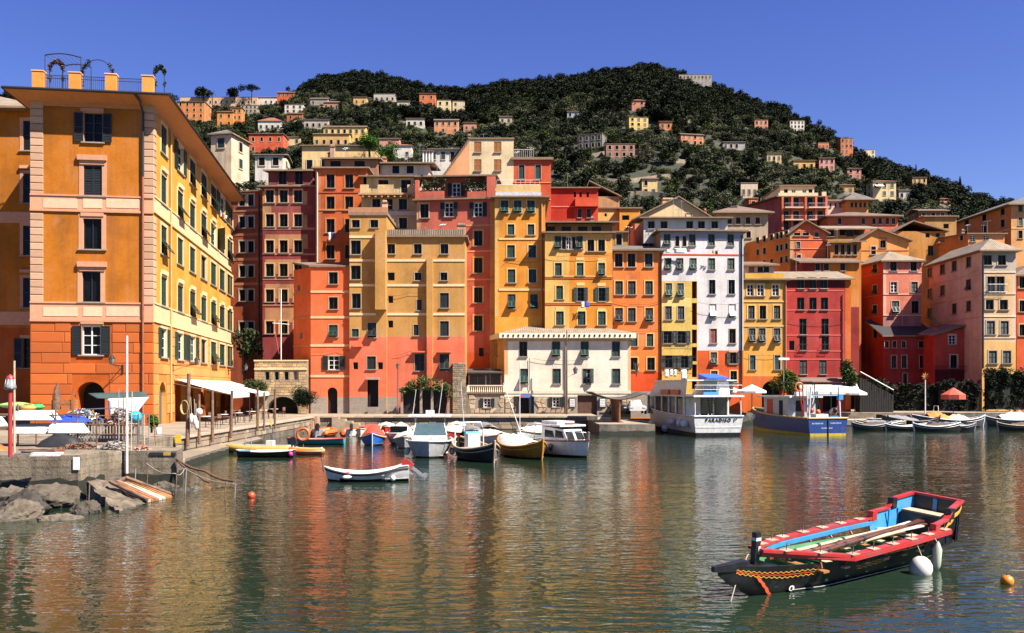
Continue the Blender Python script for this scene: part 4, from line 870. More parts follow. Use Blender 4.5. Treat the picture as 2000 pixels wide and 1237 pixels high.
b = Bld('peach_terrace_house', 'peach house with two square windows above the beige corner house', (1891, 122), (1962, 122), 458, 8, 10, kl=-5); b.win('F', [1900, 1926], [466], 10, 12, 'cc', sw=.05); b.win('L', [1878], [462], 6, 12, 'o', ref=1890); b.wall(S(244, 164, 100, .4), sidemat=S(226, 140, 66, .5)); b.roof('flat', 0, .3, RTILE); b.chimney(.15, .3, .4, .9); b.antenna(.5, .5)
b = Bld('honey_house', 'shaded honey coloured house with balconies below the sand house', (1748, 126), (1846, 126), 452, 8, 11); b.win('F', [1812, 1832], [460], 8, 8, 'nn', sw=0); b.win('F', [1818], [490], 11, 20, 'o', sw=0); b.wall(S(206, 142, 66)); b.roof('gy', 1.3, .4, RTILE, apx=.35)
b.box('F', 'balcony_slab', 1828, 1850, 474, 477, .8, T(226, 170, 120)); b.railing('F', 1828, 1850, 464, 474, .75, IRON, 8)
b = Bld('olive_stucco_house', 'olive stucco house between the honey and sand houses', (1806, 138), (1868, 138), 424, 10, 9); b.win('F', [1848], [442], 10, 9, 'n', sw=0); b.wall(S(196, 146, 80)); b.roof('flat', 0, .3, RTILE)
# dark red boathouse with two roof slopes
b = Bld('red_boathouse', 'dark red low house with a sloping black roof by the right boats', (1727, 110), (1826, 110), 658, ZQ, 5)
b.win('F', [1732, 1747, 1765, 1799], [673], 9, 13, 'oooo', sw=.05); b.win('F', [1746, 1766, 1801], [707], 10, 24, 'ooo', sw=.08); b.win('F', [1768], [742], 9, 24, 'o', sw=.08); b.wall(S(172, 60, 46)); b.roof('shed', 2.2, .3, PM('black_slate', (.02, .02, .022), .8))
b2 = Bld('red_gable_annex', 'bright red annex with white framed windows and a tilted roof edge', (1826, 107), (1912, 107), 654, ZQ, 6); b2.zone('F', 1826, 1913, 722, 815, S(120, 40, 36))  # lower wall in a darker copy of the red, shade painted in
b2.win('F', [1860, 1899], [664, 660][:1], 14, 18, 'co', surr=T(226, 200, 180), sw=.12); b2.win('F', [1863, 1903], [706], 13, 26, 'oc', surr=T(226, 200, 180), sw=.12); b2.wall(S(216, 84, 60))
mb = MB(); a0 = P(1820, 656, 106.6)-b2.root.location; c0 = P(1914, 630, 106.6)-b2.root.location; mb.add([a0, c0, c0+Vector((0, 6.5, .5)), a0+Vector((0, 6.5, .5))]+[v+Vector((0, 0, .18)) for v in (a0, c0, c0+Vector((0, 6.5, .5)), a0+Vector((0, 6.5, .5)))], [(0, 1, 2, 3), (4, 5, 6, 7), (0, 1, 5, 4), (1, 2, 6, 5), (2, 3, 7, 6), (3, 0, 4, 7)]); mb.build('roof', RPALE, b2.root)
MB().add([(0, 0, b2.H), (b2.L, 0, b2.H), (b2.L, 0, b2.H+1.2)], [(0, 1, 2)]).build('gable_wall', S(216, 84, 60), b2.root); b2.chimney(.2, .3, .4, 1.0, T(226, 130, 100)); b2.railing('F', 1826, 1895, 716, 727, .7)

# --- white harbour house
b = Bld('harbour_house', 'white two storey harbour house with green shutters and a stone ground floor', (985, 93), (1232, 93), 661, ZQ, 7, kl=-1.9)
HW = S(250, 238, 214, .4)
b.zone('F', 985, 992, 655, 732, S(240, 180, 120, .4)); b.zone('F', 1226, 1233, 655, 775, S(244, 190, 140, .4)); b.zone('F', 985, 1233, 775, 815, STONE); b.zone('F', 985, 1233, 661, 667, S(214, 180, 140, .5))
b.win('F', [1022, 1086, 1142, 1203], [682], 16, 29, 'oaas', sw=.03); b.win('F', [1023.5, 1087.5, 1146, 1203.5], [735], 16, 29, 'asks', sw=.03); b.win('L', [969], [680], 6, 28, 's', ref=984, sw=.03)
b.win('F', [1086], [786], 14, 19, 'f', sw=.08, sh=DGREEN)
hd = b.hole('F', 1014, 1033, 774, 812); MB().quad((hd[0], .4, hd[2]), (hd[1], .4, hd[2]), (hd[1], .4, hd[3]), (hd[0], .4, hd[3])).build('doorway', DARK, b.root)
hd2 = b.hole('F', 1128, 1166, 772, 812); MB().quad((hd2[0], .3, hd2[2]), (hd2[1], .3, hd2[2]), (hd2[1], .3, hd2[3]), (hd2[0], .3, hd2[3])).build('wooden_door', PM('dark_brown_door', (.07, .03, .014), .7, .3), b.root)
for s_x in (hd[0]-.28, hd[1]+.28): ob('door_shutter', leaf_mesh(.5, 1.9, DGREEN), b.root, (s_x, -.09, hd[2]+.05))
b.wall(HW, sidemat=S(240, 176, 104, .4)); b.roof('hip', 1.0, .5, RPALE, .5, soff=T(246, 232, 206))
for i in range(26): MB().box(-.07, .07, -.02, .04, 0, .22).build('vent_slot', DARK, b.root, (-.1+i*.51, -.525, b.H+.14))
b.band('F', 766, 6, T(246, 230, 200), proud=.05); b.pipe('F', 1105, 664, 806, PM('grey_pipe', (.3, .26, .23), .6), .09); b.pipe('F', 1034, 700, 765, IRON, .03)
sf = [PM('rubble_%d' % i, c, .9, .2, 3, .4, rv=.15) for i, c in enumerate(((.36, .26, .16), (.31, .225, .14), (.40, .305, .20), (.27, .205, .14)))]
hol = [(q[0]-.75, q[1]+.75, q[2]-.15, q[3]+.2) for q in b.w['F'] if q[2] < 1.5]+[(h_[0]-.6, h_[1]+.6, h_[2]-1, h_[3]+.05) for h_ in b.holes['F']]
def rubble(parent, L, z0, z1, cell, mats, holes, seed, off=(0, 0, 0), rz=0):
    """irregular polygonal stones with recessed joints"""
    r = random.Random(seed); nx = int(L/cell); nz = max(1, int((z1-z0)/(cell*.8))); pt = {}
    for i in range(nx+1):
        for j in range(nz+1):
            jx = 0 if i in (0, nx) else r.uniform(-.3, .3); jz = 0 if j in (0, nz) else r.uniform(-.3, .3); pt[i, j] = (L*(i+jx)/nx+(.5*L/nx*(j % 2) if 0 < i < nx else 0), z0+(z1-z0)*(j+jz)/nz)
    for i in range(nx):
        for j in range(nz):
            q = [pt[i, j], pt[i+1, j], pt[i+1, j+1], pt[i, j+1]]; cx = sum(p[0] for p in q)/4; cz = sum(p[1] for p in q)/4
            if any(h[0] < cx < h[1] and h[2] < cz < h[3] for h in holes): continue
            f = [(cx+(x-cx)*.9-cx, cz+(z-cz)*.88-cz) for x, z in q]; d = r.uniform(.03, .08); mb = MB()
            vs = [(x, -.0, z) for x, z in f]+[(x*.86, -d, z*.86) for x, z in f]; mb.add(vs, [(4, 5, 6, 7), (0, 1, 5, 4), (1, 2, 6, 5), (2, 3, 7, 6), (3, 0, 4, 7)])
            c, s = math.cos(rz), math.sin(rz); mb.build('stone', mats[r.randrange(len(mats))], parent, (off[0]+cx*c, off[1]+cx*s, off[2]+cz), rz)
rubble(b.root, b.L-.1, .05, b.zz('F', 1100, 777), .5, sf, hol, 4, (.05, -.01, 0))
t = tag(MB().box(-.5, .5, -.04, 0, 0, .34).build('blue_sign', PM('blue_sign', (.08, .16, .42), .4), None, P(1025, 777, 92.9)), 'small blue sign over the door of the white harbour house', 'sign')
MB().box(-.46, -.18, -.05, -.041, .06, .28).build('red_mark', PM('red_mark', (.6, .05, .04), .4), t)
for k, x in enumerate((1118, 1177)):
    t = thing('notice_board', 'glazed notice board %s the brown door of the harbour house' % ('left of' if k == 0 else 'right of'), 'notice board', P(x, 796, 92.85)); MB().box(-.32, .32, 0, .1, 0, .95).build('frame', IRON, t); MB().box(-.26, .26, -.012, 0, .08, .86).build('poster', WHITE, t)
    for i in range(4): MB().box(-.22, .22, -.016, -.013, .18+i*.17, .23+i*.17).build('printed_line', PM('grey_print', (.2, .2, .2), .6), t)
# terrace left of the harbour house
b = Bld('terrace_house', 'low stone annexe with a white balustrade left of the harbour house', (914, 92.8), (984.6, 92.8), 769, ZQ, 3, cat='house'); b.win('F', [951.5], [787], 13, 18, 'f', sw=.06, sh=DGREEN); b.wall(STONE)
rubble(b.root, b.L-.05, .05, b.H-.1, .5, sf, [(q[0]-.75, q[1]+.75, q[2]-.15, q[3]+.2) for q in b.w['F']], 8, (.03, -.01, 0)); b.roof('flat', 0, .15, T(236, 214, 180), .14)
for i in range(18): MB().lathe([(.05, 0), (.09, .12), (.04, .3), (.085, .45), (.05, .6)], 8).build('baluster', T(246, 226, 196), b.root, (.15+i*.2, -.05, b.H+.14))
MB().box(-.05, b.L+.05, -.17, .07, b.H+.74, b.H+.86).build('balustrade_rail', T(246, 226, 196), b.root)
for x in (0, b.L): MB().box(x-.12, x+.12, -.17, .07, b.H+.145, b.H+.74).build('balustrade_pier', T(246, 226, 196), b.root)
t = thing('terrace_shelter', 'dark glazed shelter under a lean roof on the balustraded terrace', 'shelter', (b.A.x, b.A.y, b.zb+b.H+.14))
mb = MB(); mb.box(.1, b.L-.2, 1.6, 1.66, 0, 1.9); mb.build('back_panel', PM('shelter_grey', (.09, .08, .075), .6), t); MB().prism([(-.1, -.1), (b.L-.1, -.1), (b.L-.1, 2.2), (-.1, 2.2)], [1.9, 1.9, 2.3, 2.3], [2.0, 2.0, 2.4, 2.4]).build('roof', PM('dark_felt', (.04, .035, .03), .9), t)
for x in (.1, 1.8, b.L-.3): MB().box(x-.04, x+.04, 0, .08, 0, 1.9).build('post', WOODP, t)
# stone fort wall with four arched slits and an arch below
b = Bld('stone_fort', 'small sandstone block fort with four arched slits and a dark archway', (497, 92.5), (600, 92.5), 706, ZQ, 5, cat='building')
for k, x in enumerate((522, 540.5, 559.5, 578)): arch_part(b, 'F', x-4, x+4, 726, 742, STONE, 'arched_slit', rec=.35, fill=DARK if k < 3 else T(186, 176, 166))
hA = b.hole('F', 522, 582, 775, 815)
a_, u_, an_, L_ = b.frame('F'); t0, t1 = hA[0], hA[1]; c_ = (t0+t1)/2; r_ = (t1-t0)/2; mb = MB(); zc_ = hA[3]-r_*.85
for k in range(14):
    p, q = [(c_-r_*math.cos(math.pi*kk/14), zc_+r_*.85*math.sin(math.pi*kk/14)) for kk in (k, k+1)]
    mb.quad((p[0], 0, p[1]), (q[0], 0, q[1]), (q[0], 0, hA[3]), (p[0], 0, hA[3])); mb.quad((p[0], 0, p[1]), (q[0], 0, q[1]), (q[0], 1.2, q[1]), (p[0], 1.2, p[1]))
mb.quad((t0, 1.2, -.3), (t1, 1.2, -.3), (t1, 1.2, hA[3]), (t0, 1.2, hA[3]), 1); mb.build('archway', [STONE, DARK], b.root)
b.wall(PM('fort_mortar', (.20, .15, .10), .9, .2, 2, .4))
fm = [PM('fort_stone_%d' % i, c, .9, .2, 3, .4, rv=.12) for i, c in enumerate(((.38, .26, .13), (.33, .22, .115), (.42, .30, .165), (.29, .20, .115)))]
fh = [(q[0]-.08, q[1]+.08, q[2]-.05, q[3]+.05) for q in b.holes['F'][:4]]+[(t0-.05, t1+.05, -1, hA[3]+.1)]
courses(b.root, (0, 0, 0), (1, 0, 0), b.L, 0, b.H-.02, .26, .35, .7, fm, .03, fh, 'stone', seed=31, gap=.03, depth=.06)
b.band('F', 721, 3, T(236, 206, 160), proud=.12); MB().box(-.05, b.L+.05, -.1, .3, b.H, b.H+.14).build('coping_stone', T(236, 206, 160), b.root)
for x in (513, 530, 548, 566): pass
# flagpole mast on the fort
t = thing('signal_mast', 'thin white signal mast with a crossbar on the stone fort', 'mast', P(549, 703, 93.5)); mb = MB(); h_ = (703-565)*93.5/F
mb.tube([(0, 0, 0), (0, 0, h_)], .05, 6).build('pole', WHITE, t); MB().tube([(-.85, 0, h_*.52), (.85, 0, h_*.50)], .035, 5).build('crossbar', WHITE, t); MB().tube([(-.75, 0, h_*.52), (-.2, 0, .6)], .025, 5).build('stay', PM('red_stay', (.5, .08, .05), .5), t)
# ------------------------------------------------------------------ houses on the hill
def far_win_mesh(kind):
    key = ('far', kind)
    if key in _W: return _W[key]
    mb = MB(); t = .14
    mb.box(-.5-t, -.5, -.07, .02, -.05, 1.05, 0); mb.box(.5, .5+t, -.07, .02, -.05, 1.05, 0); mb.box(-.5-t, .5+t, -.1, .02, -.12, 0, 0); mb.box(-.5, .5, -.07, .02, 1, 1.05, 0)
    mb.quad((-.5, -.015, 0), (.5, -.015, 0), (.5, -.015, 1), (-.5, -.015, 1), 1)
    if kind == 'sh':
        for i in range(7): z = .04+i*.135; mb.add([(-.48, -.05, z), (.48, -.05, z), (.48, -.02, z+.13), (-.48, -.02, z+.13)], [(0, 1, 2, 3)], 2)
    _W[key] = mb.mesh('window', [CREAM, GLASS(), GREEN]); return _W[key]
HBOX = []
def hh(name, label, x0, x1, ytop, ybase, col, rows=2, cols=3, roof='hip', rc=None, rh=.16, dep=.8, yaw=0, D=None, scol=None, lc=0):
    p = on_hill((x0+x1)/2, ybase) if D is None else P((x0+x1)/2, ybase, D)
    D = p.y; w = (x1-x0)*D/F; a = math.radians(yaw); mid = (x0+x1)/2
    # end distances so that the front face is turned by yaw
    dl = D-math.sin(a)*w/2; dr = D+math.sin(a)*w/2
    b = Bld(name, label, (x0, dl), (x1, dr), ytop, p.z-3.5, max(5, w*dep)); b.wall(S(*col, 1.0))
    b.roof(roof, max(.6, w*rh) if roof != 'flat' else 0, .35 if roof != 'flat' else .12, rc or RTILE)
    H0 = 3.5; Hh = b.H-H0; fh = Hh/rows; ww = min(.95, b.L/cols*.42); wh = min(1.5, fh*.56)
    def put(f, L, n):
        for i in range(rows):
            for j in range(n):
                if rnd.random() < .06: continue
                o = ob('window', far_win_mesh(rnd.choice(('sh', 'op'))), b.root, b.loc(f, L*(j+.5)/n, H0+fh*i+fh*.24), b.frame(f)[2], (ww, 1, wh))
    put('F', b.L, cols)
    n = lc or max(1, int(b.d/3.6)); side = 'L' if mid > CX else 'R'; put(side, b.d, n)
    HBOX.append((b.w2((b.L/2, b.d/2)), max(b.L, b.d)*.62, D, x0, x1, ytop, ybase)); return b
OR, CRM, WHT, PNKc, YEL, GRY, COR = (232, 140, 72), (240, 214, 160), (236, 226, 210), (232, 160, 140), (244, 200, 110), (176, 166, 150), (226, 98, 60)
hh('orange_apartment_house', 'four storey orange apartment house just above the corner building roof', 346, 399, 199, 243, OR, 4, 4, 'hip', RTILE, .08)
b = hh('orange_villa', 'orange villa beside a matching tower on the upper left slope', 424, 455, 219, 248, (240, 150, 70), 2, 2, 'hip', RRED)
hh('orange_tower', 'slim orange tower house beside the orange villa on the left slope', 454, 472, 211, 248, (240, 146, 70), 3, 2, 'hip', RRED)
hh('hotel_terraces', 'long low terraced hotel on the left crest', 352, 502, 190, 206, (232, 190, 150), 1, 14, 'flat', RTILE, dep=.12)
hh('glass_block', 'grey block with rows of windows below the crest hotel', 470, 502, 206, 228, GRY, 3, 4, 'flat', dep=.4)
hh('white_crest_villa', 'white villa with broad flat roof right of the crest hotel', 504, 566, 190, 206, WHT, 1, 6, 'gx', RPALE, .05, .3)
hh('red_roof_villa', 'orange red villa under the crest trees at left', 541, 575, 181, 190, (226, 104, 60), 1, 4, 'gx', RRED, .1, .4)
hh('white_cap_villa', 'white villa with an orange tiled lantern on the left slope', 504, 549, 237, 256, WHT, 1, 4, 'hip', RRED, .25)
hh('coral_balcony_house', 'coral two storey house with a dark balcony left of the cream villa', 486, 553, 262, 300, COR, 2, 4, 'hip', RPALE, .06)
hh('stone_villa', 'pale stone villa with a low red roof above the yellow terraces', 594, 642, 234, 253, (206, 190, 170), 1, 4, 'hip', RRED, .12)
hh('yellow_terrace_row', 'yellow terraced row with balconies above the cream villa', 632, 714, 248, 282, YEL, 2, 7, 'gx', RTILE, .06, .3)
hh('ochre_garden_house', 'ochre house with a garden terrace in front of the yellow row', 612, 682, 262, 288, (230, 180, 110), 1, 5, 'gx', RTILE, .06, .35)
b = hh('cream_villa', 'large cream villa with a long balustraded roof above the tenements', 590, 736, 286, 345, (246, 206, 140), 1, 5, 'hip', RTILE, .03, .45, D=150)
hh('white_lean_house', 'small white house with a dark window left of the large cream villa', 498, 552, 303, 330, WHT, 1, 2, 'gx', RPALE, .1, .5, D=148)
hh('grey_roof_villa', 'cream villa under a grey hipped roof behind the corner building', 412, 452, 265, 330, (236, 206, 170), 2, 1, 'hip', RGREY, .35, .9, D=122, yaw=-12)
hh('pink_cottage', 'small pink cottage behind the round green trees', 741, 780, 271, 288, PNKc, 1, 3, 'gx', RTILE, .1, .5)
hh('red_tiled_cottage', 'white cottage with a red tiled roof right of the round trees', 768, 804, 285, 312, WHT, 1, 2, 'hip', RRED, .16)
hh('tower_villa', 'orange tower villa below the dark crest wood', 819, 850, 183, 210, (226, 120, 72), 2, 2, 'hip', RTILE, .14)
hh('cream_twin_house', 'cream house right of the orange tower villa', 853, 880, 196, 220, CRM, 2, 2, 'flat'); hh('pale_twin_house', 'paler boxy house at the end of the tower villa row', 884, 907, 198, 221, (226, 206, 170), 2, 2, 'flat')
hh('white_slope_house', 'white house with dark windows below the tower villa', 793, 828, 232, 249, WHT, 1, 3, 'hip', RTILE, .08)
hh('peach_gable_house', 'peach gable fronted house on the middle slope', 848, 895, 235, 262, (240, 160, 110), 2, 4, 'gx', RTILE, .1, .5)
hh('white_gable_cottage', 'white gabled cottage left of the tall cream gable house', 838, 893, 292, 318, WHT, 1, 3, 'gx', RPALE, .12, .5, D=155)
hh('hidden_grey_house', 'small grey house among olives left of the cypresses', 606, 640, 193, 207, GRY, 1, 3, 'gx'); hh('terrace_wall_house', 'low pale house on a terrace under the crest wood', 730, 772, 184, 200, (206, 196, 180), 1, 4, 'flat', dep=.3)
hh('pink_wall_house', 'pink walled low house beside the first cypress', 632, 662, 200, 215, (206, 150, 130), 1, 3, 'gx', RTILE)
hh('orange_wall_house', 'rosy house with a red roof below the umbrella pine', 1234, 1260, 197, 216, (226, 150, 120), 2, 2, 'hip', RRED, .2)
hh('yellow_cube_house', 'bright yellow three storey house in the middle of the hill', 1229, 1266, 229, 257, (250, 206, 110), 3, 3, 'flat', yaw=8)
hh('shaded_grey_villa', 'grey villa half hidden among trees left of the mauve house', 1128, 1176, 265, 292, (136, 132, 124), 2, 4, 'flat', yaw=-20)
hh('mauve_house', 'mauve pink house with a flat roof in the olive groves', 1184, 1240, 282, 309, (190, 136, 120), 2, 4, 'flat', RTILE, dep=.5)
hh('tiny_white_house', 'tiny white house in dark trees left of the umbrella pine', 1108, 1130, 218, 231, (196, 200, 206), 1, 2, 'gx')
hh('orange_row_house', 'orange stepped row on the slope right of the yellow house', 1330, 1374, 262, 284, (240, 146, 96), 2, 4, 'gx', RTILE, .1, .4, yaw=10)
hh('hip_villa', 'cream hipped villa with shuttered side above the terracotta house', 1254, 1284, 350, 383, (246, 206, 140), 2, 2, 'hip', RTILE, .3, 1.3, lc=4)
hh('white_grove_house', 'white house low in the groves right of the orange row', 1412, 1455, 278, 293, (200, 196, 190), 1, 4, 'hip', RTILE, .08)
hh('porch_box_house', 'pale box house with brown porch above the lilac house', 1447, 1480, 358, 388, (232, 204, 176), 1, 3, 'flat', RTILE); hh('orange_box_base', 'orange wall house directly below the pale box house', 1463, 1480, 388, 414, (232, 120, 60), 1, 1, 'flat', D=170)
hh('summit_building', 'long white modern building on the summit ridge', 1326, 1390, 146, 156, (176, 168, 158), 1, 9, 'flat', T(214, 206, 196), dep=.2)
hh('salmon_slope_house', 'salmon house high on the right slope', 1474, 1500, 235, 255, (240, 160, 120), 2, 3, 'flat'); hh('white_square_house', 'white square house with many small windows on the right slope', 1543, 1571, 236, 259, (246, 236, 222), 3, 4, 'flat', RTILE)
hh('orange_low_house', 'low orange house beside the tall orange block on the right slope', 1598, 1619, 279, 294, (240, 130, 90), 1, 3, 'flat', RTILE); hh('tall_orange_block', 'tall orange block on the right skyline', 1642, 1666, 270, 312, (230, 130, 80), 4, 3, 'flat', RTILE, dep=1.2)
hh('cream_skyline_house', 'cream house at the right end of the skyline blocks', 1686, 1709, 293, 319, (246, 226, 180), 3, 3, 'flat', RTILE, dep=1.0); hh('yellow_bungalow', 'yellow bungalow with red roof below the tall orange block', 1550, 1592, 314, 333, (244, 190, 100), 1, 3, 'hip', RRED, .1)
hh('rose_house', 'rose pink house beside the yellow bungalow', 1600, 1630, 309, 335, (240, 160, 150), 2, 3, 'gx', RGREY, .1, .7); b = hh('awning_house', 'cream three storey house with a white awning on the right slope', 1705, 1750, 355, 402, (246, 216, 160), 3, 3, 'hip', RRED, .12)
MB().prism([(.5, -1.6), (3.4, -1.6), (3.4, 0), (.5, 0)], [b.H-1.9, b.H-1.9, b.H-1.1, b.H-1.1], [b.H-1.85, b.H-1.85, b.H-1.05, b.H-1.05]).build('awning', WHITE, b.root)
hh('golden_villa', 'golden villa behind the awning house near the cypress', 1782, 1810, 347, 371, (244, 186, 100), 2, 3, 'hip', RTILE, .1, 1.2); hh('grey_knoll_house', 'grey house on the knoll between the two cypresses', 1852, 1878, 369, 388, (190, 180, 170), 1, 3, 'hip'); hh('peach_knoll_house', 'peach house with red roof left of the stone pine', 1836, 1857, 389, 405, (240, 160, 110), 1, 2, 'hip', RRED)
hh('rust_roof_house', 'brownish house under a long roof below the knoll', 1795, 1850, 412, 432, (170, 120, 70), 1, 3, 'gx', RTILE, .12, .5, D=170)

# ------------------------------------------------------------------ trees
def crown_mesh(name, mat, lobes, n, size, seed, flat=1):
    r = random.Random(seed); mb = MB()
    for c, rad in lobes: leafcloud(mb, c, rad, int(n*rad[0]*rad[2]), size, 0, r, flat)
    me = bpy.data.meshes.new(name); me.from_pydata(mb.v, [], mb.f); me.materials.append(mat); return me
def leafmat(name, col, var=.5):
    m, nt, bs = new_mat(name); c = coord(nt); out = ramp(nt, noise(nt, c, .9, 4), [(.3, tuple(x*(1-var) for x in col)), (.7, tuple(x*(1+var) for x in col))])
    oi = nt.nodes.new('ShaderNodeObjectInfo'); out = mix(nt, 1.0, out, ramp(nt, oi.outputs['Random'], [(0, (.45, .48, .45)), (.5, (1, 1, 1)), (1, (1.6, 1.5, 1.2))]), 'MULTIPLY')
    nt.links.new(out, bs.inputs['Base Color']); bs.inputs['Roughness'].default_value = .75; bs.inputs['Specular IOR Level'].default_value = .2; return m
L_OL = leafmat('olive_leaves', (.078, .084, .048)); L_DK = leafmat('evergreen_leaves', (.017, .024, .009)); L_MID = leafmat('oak_leaves', (.045, .062, .018)); L_BR = leafmat('bright_leaves', (.04, .10, .012))
def lobes(seed, k, spread, up=.75):
    r = random.Random(seed); out = []
    for _ in range(k):
        a = r.uniform(0, 6.28); d = r.uniform(.1, spread); out.append(((d*math.cos(a), d*math.sin(a), up+r.uniform(-.35, .4)), (r.uniform(.34, .55),)*2+(r.uniform(.3, .45),)))
    return out
crowns = {'olive': [crown_mesh('olive_crown', L_OL, lobes(i, 7, .65), 900, .085, i) for i in range(3)],
          'dark': [crown_mesh('evergreen_crown', L_DK, lobes(10+i, 8, .6, .95), 900, .10, 10+i) for i in range(3)],
          'mid': [crown_mesh('oak_crown', L_MID, lobes(20+i, 8, .65, .85), 900, .09, 20+i) for i in range(2)],
          'bright': [crown_mesh('bright_crown', L_BR, lobes(30, 9, .6, .9), 1500, .06, 30)],
          'cypress': [crown_mesh('cypress_crown', L_DK, [((0, 0, .3+.25*i), (.30-.028*i, .30-.028*i, .3)) for i in range(9)], 5200, .05, 40)],
          'umbrella': [crown_mesh('umbrella_pine_crown', L_DK, [((.55*math.cos(i*.9), .55*math.sin(i*.9), 1.55+.12*math.sin(i*2)), (.5, .5, .2)) for i in range(7)]+[((0, 0, 1.7), (.55, .55, .2))], 2200, .06, 50)]}
TRUNK = PM('tree_bark', (.07, .05, .035), .9, .3)
def trunk_mesh(h, r, limbs=4, seed=0):
    g = random.Random(seed); mb = MB(); mb.tube([(0, 0, -.3), (.03, 0, h*.5), (0, .03, h)], [r*1.3, r, r*.7], 6)
    for i in range(limbs):
        a = 6.28*i/limbs+g.random(); mb.tube([(0, 0, h*.8), (.25*math.cos(a), .25*math.sin(a), h*1.15), (.42*math.cos(a), .42*math.sin(a), h*1.45)], [r*.6, r*.45, r*.2], 5)
    return mb.mesh('trunk', TRUNK)
trunks = {'olive': trunk_mesh(.5, .07), 'dark': trunk_mesh(.6, .07), 'mid': trunk_mesh(.6, .07), 'bright': trunk_mesh(.5, .06), 'cypress': trunk_mesh(.4, .05, 0), 'umbrella': trunk_mesh(1.25, .05, 5)}
def tree(kind, name, label, p, s, group=None, sz=None, i=0):
    t = thing(name, label, 'tree', p, rnd.uniform(0, 6.28), group); t.scale = (s, s, sz or s)
    ob('trunk', trunks[kind], t); ob('crown', crowns[kind][i % len(crowns[kind])], t); return t
def hill_tree(kind, name, label, x, ybase, hpx, units, group=None, wide=1.0, D=None):
    p = on_hill(x, ybase) if D is None else P(x, ybase, D); s = hpx*p.y/F/units; return tree(kind, name, label, p, s*wide, group, s)
for k, (x, y, h_) in enumerate(((666, 236, 46), (738, 248, 40), (750, 247, 50), (773, 247, 42), (501, 262, 36), (724, 262, 30))):
    hill_tree('cypress', 'cypress_tree', ('tall cypress left of the cypress trio on the left slope', 'left cypress of the trio on the middle slope', 'tallest cypress in the middle of the trio', 'right cypress of the trio on the middle slope', 'short cypress beside the white lantern villa', 'small cypress right above the yellow terraces')[k], x, y, h_, 2.6, 'cypresses on the hill')
hill_tree('cypress', 'cypress_tree', 'cypress behind the golden villa on the right skyline', 1789, 350, 30, 2.6, 'cypresses on the hill'); hill_tree('cypress', 'cypress_tree', 'lone pointed cypress standing against the sky at right', 1875, 382, 38, 2.6, 'cypresses on the hill', 1.3)
hill_tree('umbrella', 'umbrella_pine', 'wide dark umbrella pine left of the rosy house', 1196, 250, 56, 1.9, None, 1.5); hill_tree('umbrella', 'umbrella_pine', 'small umbrella pine on the left crest against the sky', 492, 196, 30, 1.9); hill_tree('umbrella', 'umbrella_pine', 'stone pine on the right skyline beside the sand house', 1904, 412, 36, 1.9, None, 1.15)
hill_tree('bright', 'round_tree', 'bright green round tree right of the large cream villa', 722, 300, 40, 1.45, None, 1.1, D=147); hill_tree('bright', 'round_tree', 'lower bright green tree beside the red tiled cottage', 757, 322, 40, 1.45, None, 1.0, D=143)
hill_tree('dark', 'crest_tree', 'dark round tree on the left crest near the corner building', 397, 196, 26, 1.5, None, 1.3); hill_tree('dark', 'crest_tree', 'dark round tree on the left crest beside the small umbrella pine', 459, 194, 26, 1.5, None, 1.2)
def fan_palm(label, x, y, h_):
    p = on_hill(x, y); s = h_*p.y/F; t = thing('palm_tree', label, 'tree', p); MB().tube([(0, 0, -.5), (0, 0, s*.8)], .22, 6).build('trunk', TRUNK, t); mb = MB()
    for i in range(16):
        a = i*.8; e = -.5+1.2*(i % 4)/3; q = [Vector((math.cos(a)*r, math.sin(a)*r, s*.8+math.sin(e)*r*.8-r*r*.12)) for r in (0, .8, 1.6, 2.3)]; sd = Vector((-math.sin(a), math.cos(a), 0))*.22
        mb.grid([[v-sd*(1-j*.25), v+sd*(1-j*.25)] for j, v in enumerate(q)], 0, False)
    mb.build('crown', L_MID, t)
fan_palm('palm tree in front of the crest hotel', 415, 206, 30)
# more small houses that the photograph shows between the named ones
for nm, lab, x0, x1, yt, yb, c, r_, cc, rf in (('olive_grove_house', 'small cream house above the coral balcony house', 560, 586, 268, 284, CRM, 1, 2, 'hip'), ('brick_cottage', 'brick red cottage left of the yellow terraced row', 560, 590, 222, 236, (206, 110, 70), 1, 2, 'gx'), ('white_terrace_villa', 'white villa between crest hotel and stone villa', 556, 592, 205, 222, WHT, 2, 3, 'flat'), ('roadside_house', 'pale roadside house above the cypress trio', 776, 800, 198, 212, (220, 206, 180), 1, 2, 'hip'), ('amber_hill_house', 'amber house under the crest trees above the cypresses', 690, 716, 190, 206, (236, 180, 110), 1, 2, 'hip'), ('rose_hill_house', 'rosy house right of the peach gable house', 905, 930, 240, 258, (226, 150, 120), 1, 2, 'hip'), ('pale_hill_house', 'pale house high above the amber house roofs', 975, 1000, 228, 243, (216, 200, 170), 1, 2, 'gx'), ('upper_orange_house', 'orange house between yellow cube and orange row', 1288, 1312, 238, 254, (236, 150, 90), 1, 2, 'hip'), ('terrace_cream_house', 'cream house on a terrace left of the yellow bungalow', 1498, 1526, 300, 318, CRM, 1, 3, 'hip'), ('right_pink_house', 'pink house right of the rose house', 1655, 1682, 330, 350, (232, 150, 130), 2, 2, 'hip'), ('right_ochre_house', 'ochre house left of the awning house', 1640, 1668, 362, 382, (232, 176, 100), 1, 2, 'hip'), ('knoll_white_house', 'white house between awning house and golden villa', 1756, 1778, 372, 390, WHT, 1, 2, 'gx')): hh(nm, lab, x0, x1, yt, yb, c, r_, cc, rf, RTILE if rf != 'flat' else None, .14)
